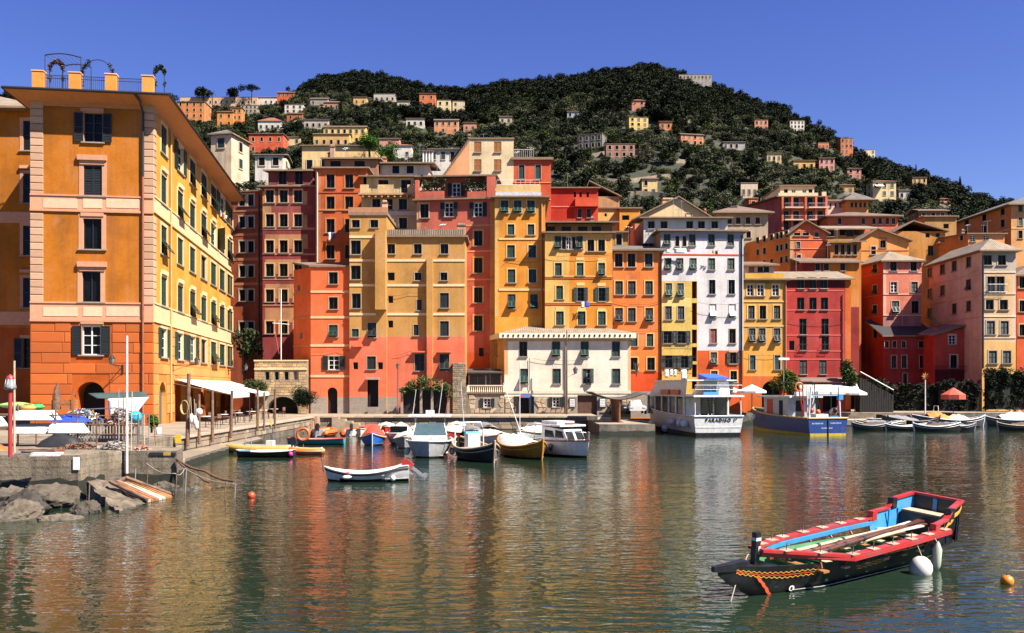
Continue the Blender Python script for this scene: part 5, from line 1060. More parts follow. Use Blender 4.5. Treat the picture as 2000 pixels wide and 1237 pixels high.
# dry stone terrace walls
rw = random.Random(17); TW = [PM('terrace_stone_%d' % i, c, .9, .3, .8, .6) for i, c in enumerate(((.20, .165, .12), (.15, .125, .09)))]
for k in range(46):
    px0 = rw.uniform(480, 1850); Es = HY-table(SKYL, px0)-20; Ds = 420+(Es-345)/270*200; D = lerp(165, Ds*.82, rw.random()); Lw = rw.uniform(12, 34); x0 = (px0-CX)*D/F; rows = []
    for i in range(13):
        x = x0+Lw*i/12; y = D+3*math.sin(i*.4+k); z = hill(x, y); rows.append([(x, y-.9, z-1.2), (x, y-.9, z+.9+.12*math.sin(i*3.1)), (x, y+.1, z+.9+.12*math.sin(i*3.1)), (x, y+.1, z-1.2)])
    tag(MB().grid(rows, 0, False).build('terrace_wall', TW[k % 2]), 'low dry stone terrace wall among the hillside trees', 'wall', 'terrace walls on the hill')
# woods: the ridge wood and the olive groves, plus single olives on the lower slopes
def blocked(x, y, z, r=2.0, s=3.5):
    px = CX+F*x/y; top = HY-(z+1.4*s-ZC)*F/y; hw = .9*s*F/y
    for c, rad, D, x0, x1, yt, yb in HBOX:
        if (Vector((x, y))-c).length < rad+r: return True
        if x0-hw-(8 if px < CX else 14) < px < x1+hw*.7 and D-70 < y < D and top < yb-.28*(yb-yt): return True
    return False
rg = random.Random(99); pts = {'olive': [], 'dark': [], 'mid': []}; singles = []
for _ in range(34000):
    x = rg.uniform(-360, 400); y = rg.uniform(132, 640); px = CX+F*x/y
    if px < -150 or px > 2150: continue
    Es = HY-table(SKYL, px)-20; Ds = 420+(Es-345)/270*200
    if y > Ds+30: continue
    t = (y-112)/(Ds-112); z = hill(x, y)
    w = .5*math.sin(x*.03)+.5*math.sin(y*.027+x*.011)
    ridge = .74+.14*math.sin(px*.013)+.05*w
    if 1050 < px < 1330: ridge -= .12
    if px < 560: ridge = .93
    kind = 'dark' if t > ridge or rg.random() < .10 else ('mid' if rg.random() < .22 else 'olive')
    if kind != 'dark' and rg.random() < .12: continue
    s = rg.uniform(3.2, 5.2) if kind == 'dark' else rg.choice((1.5, 2.0, 2.4, 2.8, 3.3))*rg.uniform(.85, 1.15)
    if kind == 'dark' and t < ridge: s *= .8
    if blocked(x, y, z, 2.0, s):
        s = rg.uniform(.8, 1.6)
        if any((Vector((x, y))-q[0]).length < q[1]+.8 for q in HBOX): continue
        kind = rg.choice(('mid', 'olive', 'mid'))
    pts[kind].append((x, y, z-.4, s))
def thin(L, k):
    out = []; grid = {}
    for p in L:
        c = (int(p[0]/6), int(p[1]/6)); d = p[3]*k
        if any((q[0]-p[0])**2+(q[1]-p[1])**2 < d*d for i in (-1, 0, 1) for j in (-1, 0, 1) for q in grid.get((c[0]+i, c[1]+j), ())): continue
        grid.setdefault(c, []).append(p); out.append(p)
    return out
for k in pts: pts[k] = thin(pts[k], .78 if k == 'dark' else .85)
near = sorted([p for p in pts['olive'] if 1080 < CX+F*p[0]/p[1] < 1960 or 470 < CX+F*p[0]/p[1] < 900], key=lambda p: p[1]); near = [p for p in near if HY-(p[2]+2-ZC)*F/p[1] < 425][:150]; ns = set(near)
pts['olive'] = [p for p in pts['olive'] if p not in ns]
for i, p in enumerate(near): tree('olive', 'olive_tree', 'grey green olive tree on the lower hillside terraces', p[:3], p[3], 'olive trees on the lower terraces', i=i)
def scatter(name, kind, label):
    L = pts[kind]; me = bpy.data.meshes.new(name); me.from_pydata([p[:3] for p in L], [], [])
    for an, ty, vals in (('sc', 'FLOAT', [p[3] for p in L]), ('rz', 'FLOAT', [rg.uniform(0, 6.28) for p in L]), ('ix', 'INT', [rg.randrange(3) for p in L])):
        at = me.attributes.new(an, ty, 'POINT'); at.data.foreach_set('value', vals)
    o = ob(name, me); stuff(o); o['label'] = label; o['category'] = 'trees'
    c = bpy.data.collections.new(name+'_crowns')
    for m_ in crowns[kind]: c.objects.link(bpy.data.objects.new(m_.name, m_))
    ng = bpy.data.node_groups.new(name, 'GeometryNodeTree'); ng.interface.new_socket('Geometry', in_out='INPUT', socket_type='NodeSocketGeometry'); ng.interface.new_socket('Geometry', in_out='OUTPUT', socket_type='NodeSocketGeometry')
    N = ng.nodes; gi = N.new('NodeGroupInput'); go = N.new('NodeGroupOutput'); ip = N.new('GeometryNodeInstanceOnPoints'); ci = N.new('GeometryNodeCollectionInfo'); mp = N.new('GeometryNodeMeshToPoints'); ci.inputs[0].default_value = c; ci.inputs[1].default_value = True; ci.inputs[2].default_value = True
    def attr(n, ty): q = N.new('GeometryNodeInputNamedAttribute'); q.data_type = ty; q.inputs[0].default_value = n; return q.outputs[0]
    cx = N.new('ShaderNodeCombineXYZ'); ng.links.new(attr('rz', 'FLOAT'), cx.inputs[2]); er = N.new('FunctionNodeEulerToRotation'); ng.links.new(cx.outputs[0], er.inputs[0])
    ng.links.new(gi.outputs[0], mp.inputs[0]); ng.links.new(mp.outputs[0], ip.inputs['Points']); ng.links.new(ci.outputs[0], ip.inputs['Instance']); ip.inputs['Pick Instance'].default_value = True
    ng.links.new(attr('ix', 'INT'), ip.inputs['Instance Index']); ng.links.new(er.outputs[0], ip.inputs['Rotation']); ng.links.new(attr('sc', 'FLOAT'), ip.inputs['Scale']); ng.links.new(ip.outputs[0], go.inputs[0])
    md = o.modifiers.new('crowns', 'NODES'); md.node_group = ng; print(name, len(L))
scatter('ridge_wood', 'dark', 'dark evergreen wood along the hill crest'); scatter('olive_groves', 'olive', 'grey green olive groves on the upper slopes'); scatter('mixed_scrub', 'mid', 'mixed green trees scattered through the groves')
# trees and shrubs of the harbour front
tree('mid', 'street_tree', 'green tree behind the far end of the corner building', P(476, 716, 99), 2.1, None, 2.9)
def shrub(name, label, x0, x1, y0, y1, D, mat, n=900, size=.1, seed=3, dy=.8):
    a, c = P(x0, y1, D), P(x1, y0, D); r = random.Random(seed); t = thing(name, label, 'shrub', ((a.x+c.x)/2, D, a.z)); w = (c.x-a.x)/2; h = (c.z-a.z)/2; mb = MB()
    for i in range(9): q = (r.uniform(-.5, .5)*w, r.uniform(-.3, .3), h+r.uniform(-.45, .45)*h); leafcloud(mb, q, (w*.6, dy*.6, h*.6), n//4, size, 0, r)
    mb.build('foliage', mat, t); MB().tube([(0, 0, -.1), (0, 0, h)], .06, 5).build('stem', TRUNK, t); return t
shrub('clipped_shrub', 'dark round clipped shrub beside the fort archway', 570, 630, 752, 798, 91, leafmat('dark_shrub', (.012, .028, .008)), 2600, .08, 4)
shrub('corner_shrub', 'green shrub left of the stone fort above the awning', 472, 528, 738, 772, 91.5, L_MID, 1200, .1, 5)
shrub('quay_tree', 'bright leafy bush at the mustard house corner', 1502, 1562, 718, 770, 95.5, leafmat('lime_leaves', (.08, .12, .012)), 1600, .12, 6)
def hedge(name, label, x0, x1, y0, y1, D, mat, n, size, seed, dep=1.0):
    a, c = P(x0, y1, D), P(x1, y0, D); r = random.Random(seed); t = thing(name, label, 'hedge', ((a.x+c.x)/2, D, a.z)); w = (c.x-a.x)/2; h = c.z-a.z; mb = MB()
    for i in range(n//30):
        q = (r.uniform(-1, 1)*w, r.uniform(-.5, .5)*dep, r.random()**.8*h*(1+.06*math.sin(i))); leafcloud(mb, q, (.35, .3, .3), 30, size, 0, r)
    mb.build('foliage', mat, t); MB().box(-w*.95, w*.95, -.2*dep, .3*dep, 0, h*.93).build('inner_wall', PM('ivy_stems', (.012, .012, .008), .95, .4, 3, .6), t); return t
IVY = leafmat('ivy', (.012, .022, .006))
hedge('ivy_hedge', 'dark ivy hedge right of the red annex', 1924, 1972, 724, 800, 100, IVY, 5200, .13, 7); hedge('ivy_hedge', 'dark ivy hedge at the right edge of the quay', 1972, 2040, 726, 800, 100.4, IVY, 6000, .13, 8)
hedge('shade_thicket', 'dark thicket added as shade below the dark red boathouse', 1728, 1830, 752, 806, 104, leafmat('thicket', (.008, .011, .005)), 6500, .15, 9, 1.4); hedge('shade_ivy', 'dark climbing ivy added as shade under the red annex', 1832, 1912, 745, 806, 103, leafmat('shade_ivy_leaves', (.010, .012, .006)), 4800, .14, 10)  # foliage added to darken the bases; leaf colours hold the shade
shrub('palm_bush', 'spiky bush at the right foot of the crimson house', 1642, 1676, 700, 770, 97.5, leafmat('spiky_leaves', (.03, .05, .015)), 900, .16, 11)
shrub('dark_bush', 'dark bush below the coral corner house', 1664, 1735, 735, 803, 99.6, leafmat('shade_leaves', (.008, .012, .005)), 4200, .14, 12, 1.2)  # near-black leaf colour carries the shade over this foliage
# ------------------------------------------------------------------ boats
def paint(name, c, r=.42): return PM(name, c, r, .16, 4.5, dirt=tuple(lerp(x, .5*(c[0]+c[1]+c[2])/3+.03, .55) for x in c), rv=0, bmp=.12)
BW, BBLK, BRED, BBLU, BYEL, BGRY, BNAVY = paint('boat_white', (.60, .59, .56)), paint('boat_black', (.008, .008, .009), .4), paint('boat_red', (.36, .022, .018)), paint('boat_blue', (.03, .22, .46)), paint('boat_yellow', (.5, .26, .02)), paint('boat_grey', (.22, .22, .22)), paint('boat_navy', (.012, .03, .13))
TARP = PM('white_tarp', (.58, .56, .52), .8, .12, 3, .4); TARPR = PM('red_tarp', (.45, .05, .025), .8, .15, 3, .4); TARPG = PM('grey_tarp', (.16, .16, .165), .85, .2, 3, .4); RUB = PM('black_rubber', (.01, .01, .01), .6)
ORI = PM('orange_hypalon', (.5, .10, .02), .5, .12); YLI = PM('yellow_hypalon', (.38, .25, .06), .5, .12); GRI = PM('grey_hypalon', (.2, .19, .18), .55, .12); FEND = PM('white_fender', (.55, .53, .48), .5, .1, rv=.1)
def breadth(p, tw, bl=.5, full=.75):
    if p < bl: return max(0, math.sin(math.pi/2*p/bl))**full
    return lerp(1, tw, ((p-bl)/(1-bl))**2.2)
def hull(root, L, B, fb, tw=.7, dep=.3, rake=.35, mats=None, bl=.5, full=.75, sect=.38, name='hull', floor=.12, deck=0.0, inner=None, stripe=None, wl=.06):
    """lofted hull, bow at x 0, stern at x L, waterline z 0; fb(p) = sheer height; returns sheer and half breadth functions"""
    n, m = 18, 7; mb = MB(); S_ = []
    def xy(p, v, ins=0.0):
        w = max(B/2*breadth(p, tw, bl, full)-ins, .004); z = lerp(-dep, fb(p), v); x = p*L+rake*(1-v)*max(0, 1-p*2.2)+ins*(1 if p < .5 else -1)*(1 if p < .08 or p > .95 else 0)
        return x, w*(v**sect if v > 0 else .02), z
    vs_ = [0, .2, .35, .5, .65, .85, 1.0]
    for sd in (-1, 1):
        rows = [[(xy(i/n, v)[0], sd*xy(i/n, v)[1], xy(i/n, v)[2]) for v in vs_] for i in range(n+1)]
        o = len(mb.f); mb.grid(rows, 0)
        for k in range(o, len(mb.f)):
            zc = sum(mb.v[q][2] for q in mb.f[k])/4; zt = max(mb.v[q][2] for q in mb.f[k])
            if zc < wl: mb.m[k] = 1
        if not deck:
            rows = [[(xy(i/n, v, .05)[0], sd*xy(i/n, v, .05)[1], max(xy(i/n, v)[2], floor)) for v in (.45, .7, 1.0)] for i in range(1, n)]; mb.grid(rows, 2)
    if tw > .02:
        r = [xy(1, v) for v in vs_]; mb.add([(x, -y, z) for x, y, z in r]+[(x, y, z) for x, y, z in r], [(i, i+1, len(r)+i+1, len(r)+i) for i in range(len(r)-1)], 0)
    if deck: mb.add([(xy(i/n, 1)[0], s*xy(i/n, 1)[1]*.99, xy(i/n, 1)[2]-deck) for i in range(n+1) for s in (-1, 1)], [(2*i, 2*i+1, 2*i+3, 2*i+2) for i in range(n)], 2)
    else: mb.add([(xy(i/n, .6)[0], s*max(xy(i/n, .6)[1]-.03, .002), floor) for i in range(1, n+1) for s in (-1, 1)], [(2*i, 2*i+1, 2*i+3, 2*i+2) for i in range(n-1)], 2)
    mats = mats or [BW, BBLK, BW]; mb.build(name, mats, root)
    return (lambda p: fb(p)), (lambda p, v=1.0: xy(p, v))
def gunwale(root, L, xy, mat, r=.045, n=20, name='gunwale', off=0.0, flat=1.0):
    for s in (-1, 1):
        pts = [Vector((xy(i/n)[0], s*xy(i/n)[1], xy(i/n)[2]+off)) for i in range(n+1)]; MB().tube(pts, r, 6).build(name, mat, root)
def stripe(root, xy, v, mat, n=18, r=.03, name='rubbing_strake'):
    for s in (-1, 1): MB().tube([Vector((xy(i/n, v)[0], s*xy(i/n, v)[1], xy(i/n, v)[2])) for i in range(n+1)], r, 5).build(name, mat, root)
def fender(root, p, r=.1, h=.4, mat=None, name='fender'):
    return MB().lathe([(.01, h/2+.04), (r*.4, h/2), (r, h*.28), (r, -h*.28), (r*.5, -h/2), (.01, -h/2-.02)], 10).build(name, mat or FEND, root, p)
def ballf(root, p, r=.25, mat=None, name='fender'): return MB().ball((0, 0, 0), r, 0, 12, (1, 1, 1.12)).build(name, mat or FEND, root, p)
def outboard(root, p, tilt=0.0, mat=None, rz=0):
    mb = MB(); mb.box(-.05, .3, -.13, .13, .05, .45, 0); mb.box(.0, .24, -.1, .1, .45, .55, 0); mb.box(.08, .2, -.06, .06, -.55, .05, 1); mb.box(.02, .3, -.02, .02, -.7, -.5, 1); mb.box(-.12, -.04, -.1, .1, -.15, .12, 1); mb.tube([(.1, 0, -.62), (.34, 0, -.62)], .05, 6, 1)
    return ob('outboard_motor', mb.mesh('outboard_motor', [mat or BBLK, BGRY]), root, p, rot=(0, tilt, rz))
def cover(root, xy, p0, p1, mat, peak=.25, drop=.05, n=10, name='cover'):
    rows = []
    for i in range(n+1):
        p = lerp(p0, p1, i/n); x, w, z = xy(p); k = peak*math.sin(math.pi*lerp(.15, .85, i/n))*(1+.12*math.sin(i*2.1)); rows.append([(x, -w*1.02, z-drop), (x, -w*.98, z+.03), (x, -w*.5, z+k*.72), (x, 0, z+k), (x, w*.5, z+k*.7), (x, w*.98, z+.03), (x, w*1.02, z-drop)])
    return MB().grid(rows).build(name, mat, root)
def mast(root, p, h, mat=None, r=.035, lean=(0, 0), name='mast'): return MB().tube([p, (p[0]+lean[0], p[1]+lean[1], p[2]+h)], [r, r*.6], 6).build(name, mat or BW, root)
def arch(root, x, w, z0, z1, mat=None, r=.035, lean=.0, name='roll_bar'):
    pts = [(x, -w, z0), (x+lean*.6, -w*.98, lerp(z0, z1, .7)), (x+lean, -w*.8, z1), (x+lean, w*.8, z1), (x+lean*.6, w*.98, lerp(z0, z1, .7)), (x, w, z0)]; return MB().tube(pts, r, 6).build(name, mat or BW, root)
def thwarts(root, L, xy, ps, mat=PLANK, z=-.14):
    for p in ps: x, w, zz = xy(p); MB().box(x-.12, x+.12, -w+.05, w-.05, zz+z-.03, zz+z).build('thwart', mat, root)
def boat(name, label, bow, ang, group=None): return thing(name, label, 'boat', (bow.x, bow.y, 0), math.radians(ang), group)
# --- the painted galley in the foreground
A0 = Vector((4.62, 17.7, .0)); t = thing('painted_galley', 'black hulled rowing galley with red rails, blue inside and raised stern', 'boat', A0, rot=(math.radians(5), 0, math.radians(38.6))); gal = t
fbg = lambda p: .62-.10*math.sin(math.pi*min(1, p*1.3))+.12*max(0, p-.7)
n, mb = 22, MB()
def gx(p, v):                                   # galley hull section: beak forward, narrow body, rising stern
    x = lerp(-1.1, 6.9, p); w = .66*min(1, max(.02, (p-.0)/.34))**1.15*(1 if p < .75 else lerp(1, .80, (p-.75)/.25)); zt = .60-.02*p+(.10*max(0, (.14-p)/.14)); zk = -.25 if p > .2 else lerp(.52, -.25, min(1, p/.2)**.8)
    if p > .82: zk = lerp(-.25, .25, (p-.82)/.18)
    return x, w*(v**.42 if v > 0 else .03), lerp(zk, zt, v)
for s in (-1, 1): mb.grid([[(gx(i/n, v)[0], s*gx(i/n, v)[1], gx(i/n, v)[2]) for v in (0, .2, .4, .6, .8, 1)] for i in range(n+1)], 0)
r = [gx(1, v) for v in (0, .2, .4, .6, .8, 1)]; mb.add([(x, -y, z) for x, y, z in r]+[(x, y, z) for x, y, z in r], [(i, i+1, 7+i, 6+i) for i in range(5)], 0)
mb.add([(gx(i/n, 1)[0], s*gx(i/n, 1)[1], gx(i/n, 1)[2]) for i in range(0, 5) for s in (-1, 1)], [(2*i, 2*i+1, 2*i+3, 2*i+2) for i in range(4)], 0)
mb.build('hull', [BBLK], t)
mb = MB(); mb.add([(gx(i/n, .62)[0], s*gx(i/n, .55)[1]*.93, .16) for i in range(4, n) for s in (-1, 1)], [(2*i, 2*i+1, 2*i+3, 2*i+2) for i in range(n-5)]); mb.build('floor_boards', PM('green_floor_paint', (.09, .33, .12), .6, .3, 4), t)
for s in (-1, 1):
    MB().grid([[(gx(i/n, v)[0], s*gx(i/n, v)[1]*.94, max(.16, gx(i/n, v)[2])) for v in (.55, .8, 1)] for i in range(4, n)]).build('inner_planking', PM('green_inner_paint', (.05, .16, .07), .6, .3, 4), t)
# beak tip block and painted post
mb = MB(); mb.add([(-1.25, -.04, .60), (-1.25, .04, .60), (-1.25, .04, .70), (-1.25, -.04, .70), (-.3, -.10, .52), (-.3, .10, .52), (-.3, .10, .72), (-.3, -.10, .72)], [(0, 1, 2, 3), (0, 1, 5, 4), (1, 2, 6, 5), (2, 3, 7, 6), (3, 0, 4, 7)]); mb.build('beak', BBLK, t)
pt = MB().box(-.08, .06, -.055, .055, .6, 1.22).build('bow_post', BBLK, t); MB().box(-.085, .065, -.06, .06, 1.06, 1.12).build('white_band', BW, pt); MB().box(.0, .065, -.06, -.03, .78, .95).build('white_mark', BW, pt)
# outrigger rails: a hexagonal red frame
def rail_z(x): return .86-.17*min(1, x/2.0)+.035*max(0, x-2)
def rail_pts(s, off=0, n=0): return [Vector((.02, s*.10, rail_z(0))), Vector((2.0, s*(.82-off), rail_z(2))), Vector((4.2, s*(.84-off), rail_z(4.2))), Vector((5.95, s*(.80-off), rail_z(5.95)))]
def plank(pts, w, h, mat, name, par, up=0):
    rows = []
    for i, p in enumerate(pts):
        d = (pts[min(i+1, len(pts)-1)]-pts[max(i-1, 0)]); d.z = 0; d.normalize(); q = Vector((-d.y, d.x, 0))*w/2; rows.append([p-q+Vector((0, 0, up)), p+q+Vector((0, 0, up)), p+q+Vector((0, 0, up+h)), p-q+Vector((0, 0, up+h)), p-q+Vector((0, 0, up))])
    return MB().grid(rows, 0, False).add(rows[0][:4], [(0, 1, 2, 3)]).add(rows[-1][:4], [(0, 1, 2, 3)]).build(name, mat, par)
for s in (-1, 1):
    plank(rail_pts(s), .17, .055, BRED, 'rail', t); plank(rail_pts(s, .11), .05, .09, BBLU if s > 0 else BRED, 'inner_rail', t, -.10); plank(rail_pts(s, -.07), .05, .08, BRED if s < 0 else BBLK, 'outer_rail', t, -.06)
    R_ = rail_pts(s)
    for k in range(8):
        x = .55+k*.74; y = table([(0, .10), (2, .82), (4.2, .84), (6.2, .80)], x); z = rail_z(x)+.055; MB().box(x-.13, x+.13, s*y-.085, s*y+.085, z, z+.018).build('thole_pad', PM('pale_pad', (.36, .24, .18), .7, .2), t); MB().tube([(x, s*y, z), (x, s*y, z+.15)], .011, 5).build('thole_pin', WOODP, t)
    for k in range(6):
        x = 1.3+k*.8; y = table([(0, .10), (2, .82), (4.2, .84), (6.2, .80)], x); MB().tube([(x, s*.62, .5), (x, s*(y-.02), rail_z(x)-.02)], .022, 5).build('outrigger_bracket', WOOD, t)
mb = MB(); mb.add([(-.02, -.12, .8), (.55, -.30, .77), (.55, .30, .77), (-.02, .12, .8)], [(0, 1, 2, 3)]); mb.build('foredeck', WOOD, t)
for k in range(7): x = 1.35+k*.74; MB().box(x-.10, x+.10, -.7, .7, .42, .46).build('thwart', PLANK if k % 2 else WOOD, t)
for k in range(7): x = 1.7+k*.74; MB().box(x-.05, x+.05, -.5, .5, .165, .24).build('foot_brace', PM('green_floor_paint', (.09, .33, .12), .6, .3, 4), t)
rg = random.Random(3)
for k in range(6):
    y0 = (.34, .22, .12, .02, -.1, -.24)[k]; y1 = y0+rg.uniform(-.12, .2); x0, x1 = .9+.15*k, 5.2+rg.uniform(-.2, .9); z0 = .52+.05*(k % 2)+.02*k; o = thing('oar', '%s oar in the galley, %s' % (('red brown', 'pale wood', 'dark brown', 'scuffed brown', 'pale straight', 'thin brown')[k], ('first from the left rail', 'second from the left rail', 'middle left', 'middle right', 'second from the right rail', 'nearest the right rail')[k]), 'oar')
    o.parent = None; o.matrix_world = t.matrix_basis
    m_ = (PM('oar_brown', (.13, .035, .02), .5, .3, 6), PLANK, PM('oar_dark', (.07, .025, .015), .5, .3, 6))[k % 3 if k != 4 else 1]
    MB().tube([(x0, y0, z0), (x1, y1, z0+.16)], [.05, .036], 7).build('shaft', m_, o)
    d = Vector((x1-x0, y1-y0, .16)).normalized(); e = Vector((x1, y1, z0+.16)); q = Vector((-d.y, d.x, 0))*.08; MB().add([e-q*.4, e+q*.4, e+d*.75+q, e+d*.75-q, e-q*.4+Vector((0, 0, .03)), e+q*.4+Vector((0, 0, .03)), e+d*.75+q+Vector((0, 0, .03)), e+d*.75-q+Vector((0, 0, .03))], [(0, 1, 2, 3), (4, 5, 6, 7), (0, 1, 5, 4), (1, 2, 6, 5), (2, 3, 7, 6), (3, 0, 4, 7)]).build('blade', BW if k in (1, 4) else m_, o)
    for f in (.12, .3, .5): c = Vector((x0, y0, z0)).lerp(e, f); MB().tube([c-d*.05, c+d*.05], .055, 7).build('collar', RUB, o)
# stern castle: stepped sides with red caps, blue inside
cas = [(5.25, .76, .78), (5.5, .76, .98), (5.98, .72, 1.03), (6.25, .70, 1.25), (6.95, .58, 1.36)]
for s in (-1, 1):
    rows_o = [[(x, s*w*.80 if z0 < .6 else s*w, z0) for z0 in (.45,)]+[(x, s*w, zt)] for x, w, zt in cas]; MB().grid(rows_o, 0, False).build('castle_side', BBLK if s < 0 else BBLK, t)
    MB().grid([[(x, s*(w*.80-.03), .35), (x, s*(w-.035), zt)] for x, w, zt in cas], 0, False).build('castle_lining', BBLU if s > 0 else BBLK, t)
    plank([Vector((x, s*(w-.01), zt)) for x, w, zt in cas], .13, .05, BRED, 'castle_rail', t)
    for x, w, zt in (cas[1], cas[3]): MB().box(x-.16, x+.03, s*(w-.01)-.07, s*(w-.01)+.07, zt-.2, zt+.045).build('step_block', BRED if x < 6 else BBLK, t)
    for x in (5.9, 6.3, 6.75): MB().box(x-.015, x+.015, s*.60-.015, s*.60+.015, .45, 1.05).build('frame_rib', BBLU if s > 0 else BBLK, t)
MB().box(6.89, 6.95, -.58, .58, .45, 1.36).build('transom', BBLK, t); MB().box(6.86, 6.885, -.05, .05, .8, 1.34).build('blue_stripe', BBLU, t); plank([Vector((6.93, -.6, 1.36)), Vector((6.93, .6, 1.36))], .12, .05, BRED, 'transom_rail', t)
MB().box(6.35, 6.85, -.54, .54, 1.0, 1.04).build('stern_seat', PLANK, t); MB().box(6.32, 6.35, -.54, .54, .4, 1.0).build('stern_bulkhead', BBLK, t); MB().box(5.4, 5.7, -.62, .62, .60, .64).build('stern_thwart', PLANK, t)
# gilded wave ornament, eye, white waterline, fenders
def wave_band(p0, p1, v0, v1, s, mat, par, nm, k=60, amp=.016):
    mb = MB(); rows = []
    for i in range(k+1):
        p = lerp(p0, p1, i/k); v = lerp(v0, v1, i/k); x, w, z = gx(p, v); dz = amp*math.sin(i*1.6); rows.append([(x, s*(w+.012), z+dz-.009), (x, s*(w+.014), z+dz+.009)])
    return mb.grid(rows, 0, False).build(nm, mat, par)
GLD = PM('gold_paint', (.55, .27, .03), .5, .2, 6); RDP = PM('red_orange_paint', (.5, .07, .02), .5, .2, 6)
for s in (-1, 1):
    wave_band(.055, .30, .80, .86, s, GLD, t, 'gold_wave'); wave_band(.055, .30, .66, .74, s, GLD, t, 'gold_wave'); wave_band(.055, .30, .73, .80, s, RDP, t, 'red_band', amp=.004)
    wave_band(.46, .62, .74, .82, s, GLD, t, 'gold_wave', 26); wave_band(.47, .60, .66, .74, s, GLD, t, 'gold_wave', 22); wave_band(.58, .80, .93, .96, s, GLD, t, 'gold_band', 16, .0)
    mb = MB(); rows = []
    for i in range(14): p = lerp(.12, .185, i/13); v = lerp(.66, .12, i/13); x, w, z = gx(p, v); rows.append([(x-.05+.015*math.sin(i*2), s*(w+.016), z), (x+.05+.015*math.sin(i*2), s*(w+.02), z)])
    mb.grid(rows, 0, False).build('stem_ornament', RDP, t)
    x, w, z = gx(.235, .42); mb = MB(); ring = [(x+.09*math.cos(a*.5236), s*(w+.03), z+.055*math.sin(a*.5236)) for a in range(12)]; mb.add(ring, [tuple(range(12))], 0); mb.add([(x+.04*math.cos(a*.785)-.01, s*(w+.035), z+.035*math.sin(a*.785)) for a in range(8)], [tuple(range(8))], 1); mb.build('painted_eye', [BW, BBLK], t)
    MB().tube([(gx(p/30, .48)[0], s*(gx(p/30, .48)[1]+.003), .055+.0015*p) for p in range(7, 24)], .012, 4).build('waterline_stripe', BGRY, t)
    mb = MB(); rows = [[(lerp(5.6, 6.9, i/10), s*(lerp(.77, .60, i/10)+.012), .68+.05*i+.03*math.sin(i*2)), (lerp(5.6, 6.9, i/10), s*(lerp(.77, .60, i/10)+.014), .78+.05*i+.03*math.sin(i*2))] for i in range(11)]; mb.grid(rows, 0, False).build('stern_ornament', GLD, t)
f_ = ballf(t, (4.45, -1.0, .20), .24); MB().tube([(0, 0, .26), (-.02, .12, .5)], .012, 4).build('rope', PLANK, f_)
f_ = fender(t, (5.15, -.98, .36), .10, .62, PM('pale_green_fender', (.35, .38, .30), .5)); MB().tube([(0, 0, .3), (0, .15, .5)], .012, 4).build('rope', PLANK, f_)
ROPE = PM('mooring_rope', (.30, .26, .20), .9, .2)
tag(MB().tube([(3.9, 16.95, -.4), (4.2, 17.3, .3), (4.5, 17.6, .78), (4.75, 17.75, .88)], .014, 4).build('mooring_line', ROPE), 'thin mooring line dropping into the water from the galley bow post', 'rope')
# --- buoys
def buoy(label, px, py, rpx, mat):
    p = G(px, py); r = rpx*p.y/F; t = thing('mooring_buoy', label, 'buoy', (p.x, p.y, r*.45)); MB().ball((0, 0, 0), r, 0, 14).build('float', mat, t); MB().lathe([(.01, r*1.25), (r*.16, r*1.22), (r*.18, r*.9)], 8).build('eye', RUB, t)
buoy('orange mooring buoy at the lower right edge', 1967, 1141, 12.5, PM('orange_plastic', (.55, .17, .01), .4, .1)); buoy('red orange mooring buoy left of the white rowing boat', 491, 972, 8, PM('red_plastic', (.5, .055, .015), .4, .1)); buoy('tiny red float beside the white rowing boat hull', 678, 937, 4, PM('red_plastic', (.5, .055, .015), .4, .1))
# --- white rowing boat
B0 = G(634, 940); t = boat('rowing_boat', 'white rowing boat with a dark rail moored alone in mid water', B0, 4); fb = lambda p: .62-.28*math.sin(math.pi*min(1, p*1.1))**.8+.05*p
sh, xy = hull(t, 3.55, 1.35, fb, .62, .16, .18, [BW, BBLK, BW], wl=.10); gunwale(t, 3.55, xy, BW, .03); stripe(t, xy, .86, PM('dark_brown_rail', (.04, .012, .01), .5), r=.035); thwarts(t, 3.55, xy, (.4, .68), BW)
fender(t, (1.0, -.66, .22), .085, .34).rotation_euler = (0, 1.5, 0); ballf(t, (2.9, -.6, .16), .11); outboard(t, (3.62, 0, .42), -.9, BRED); MB().tube([(-.05, 0, .4), (-.12, 0, 1.0)], .03, 5).build('bow_stick', WOODP, t); MB().box(.9, 1.2, -.6, -.45, .36, .42).build('folded_cloth', BRED, t)
# --- inflatables and small craft by the promenade
def rib(label, bow, ang, L, B, c1, c2, group=None, motor=True, frame=False, cons=True):
    t = boat('inflatable_boat', label, bow, ang, group); r = B*.165
    for s in (-1, 1): MB().tube([(0.02, s*.05, r*1.5), (L*.10, s*B*.2, r*1.25), (L*.28, s*B*.36, r), (L*.6, s*B*.38, r*.85), (L*.9, s*B*.37, r*.85), (L, s*B*.36, r*.9)], [r*.8, r*.95, r, r, r, r*.45], 10).build('side_tube', c1 if s < 0 else c2, t)
    MB().box(L*.2, L*.92, -B*.28, B*.28, .06, .14).build('floor', BGRY, t); MB().box(L*.9, L*.94, -B*.3, B*.3, .05, r*2).build('transom', BW, t); MB().box(L*.45, L*.55, -B*.28, B*.28, r*1.3, r*1.5).build('seat', BGRY, t)
    for s in (-1, 1): MB().tube([(L*.2, s*(B*.36+r*.9), r), (L*.6, s*(B*.38+r*1.0), r*.85), (L*.95, s*(B*.37+r), r*.85)], .03, 5).build('rubbing_strip', BRED if c1 is YLI else RUB, t)
    if motor: outboard(t, (L*.96, 0, r*1.6), -.25)
    if frame: arch(t, L*.3, B*.3, r*1.5, r*1.5+.6, BGRY, .025)
    if cons: MB().box(L*.58, L*.68, -.22, .22, .1, .75).build('console', BW, t)
    return t
rib('yellow and grey inflatable with a steel frame by the promenade', G(446, 884), -6, 4.2, 1.5, YLI, GRI, frame=True)
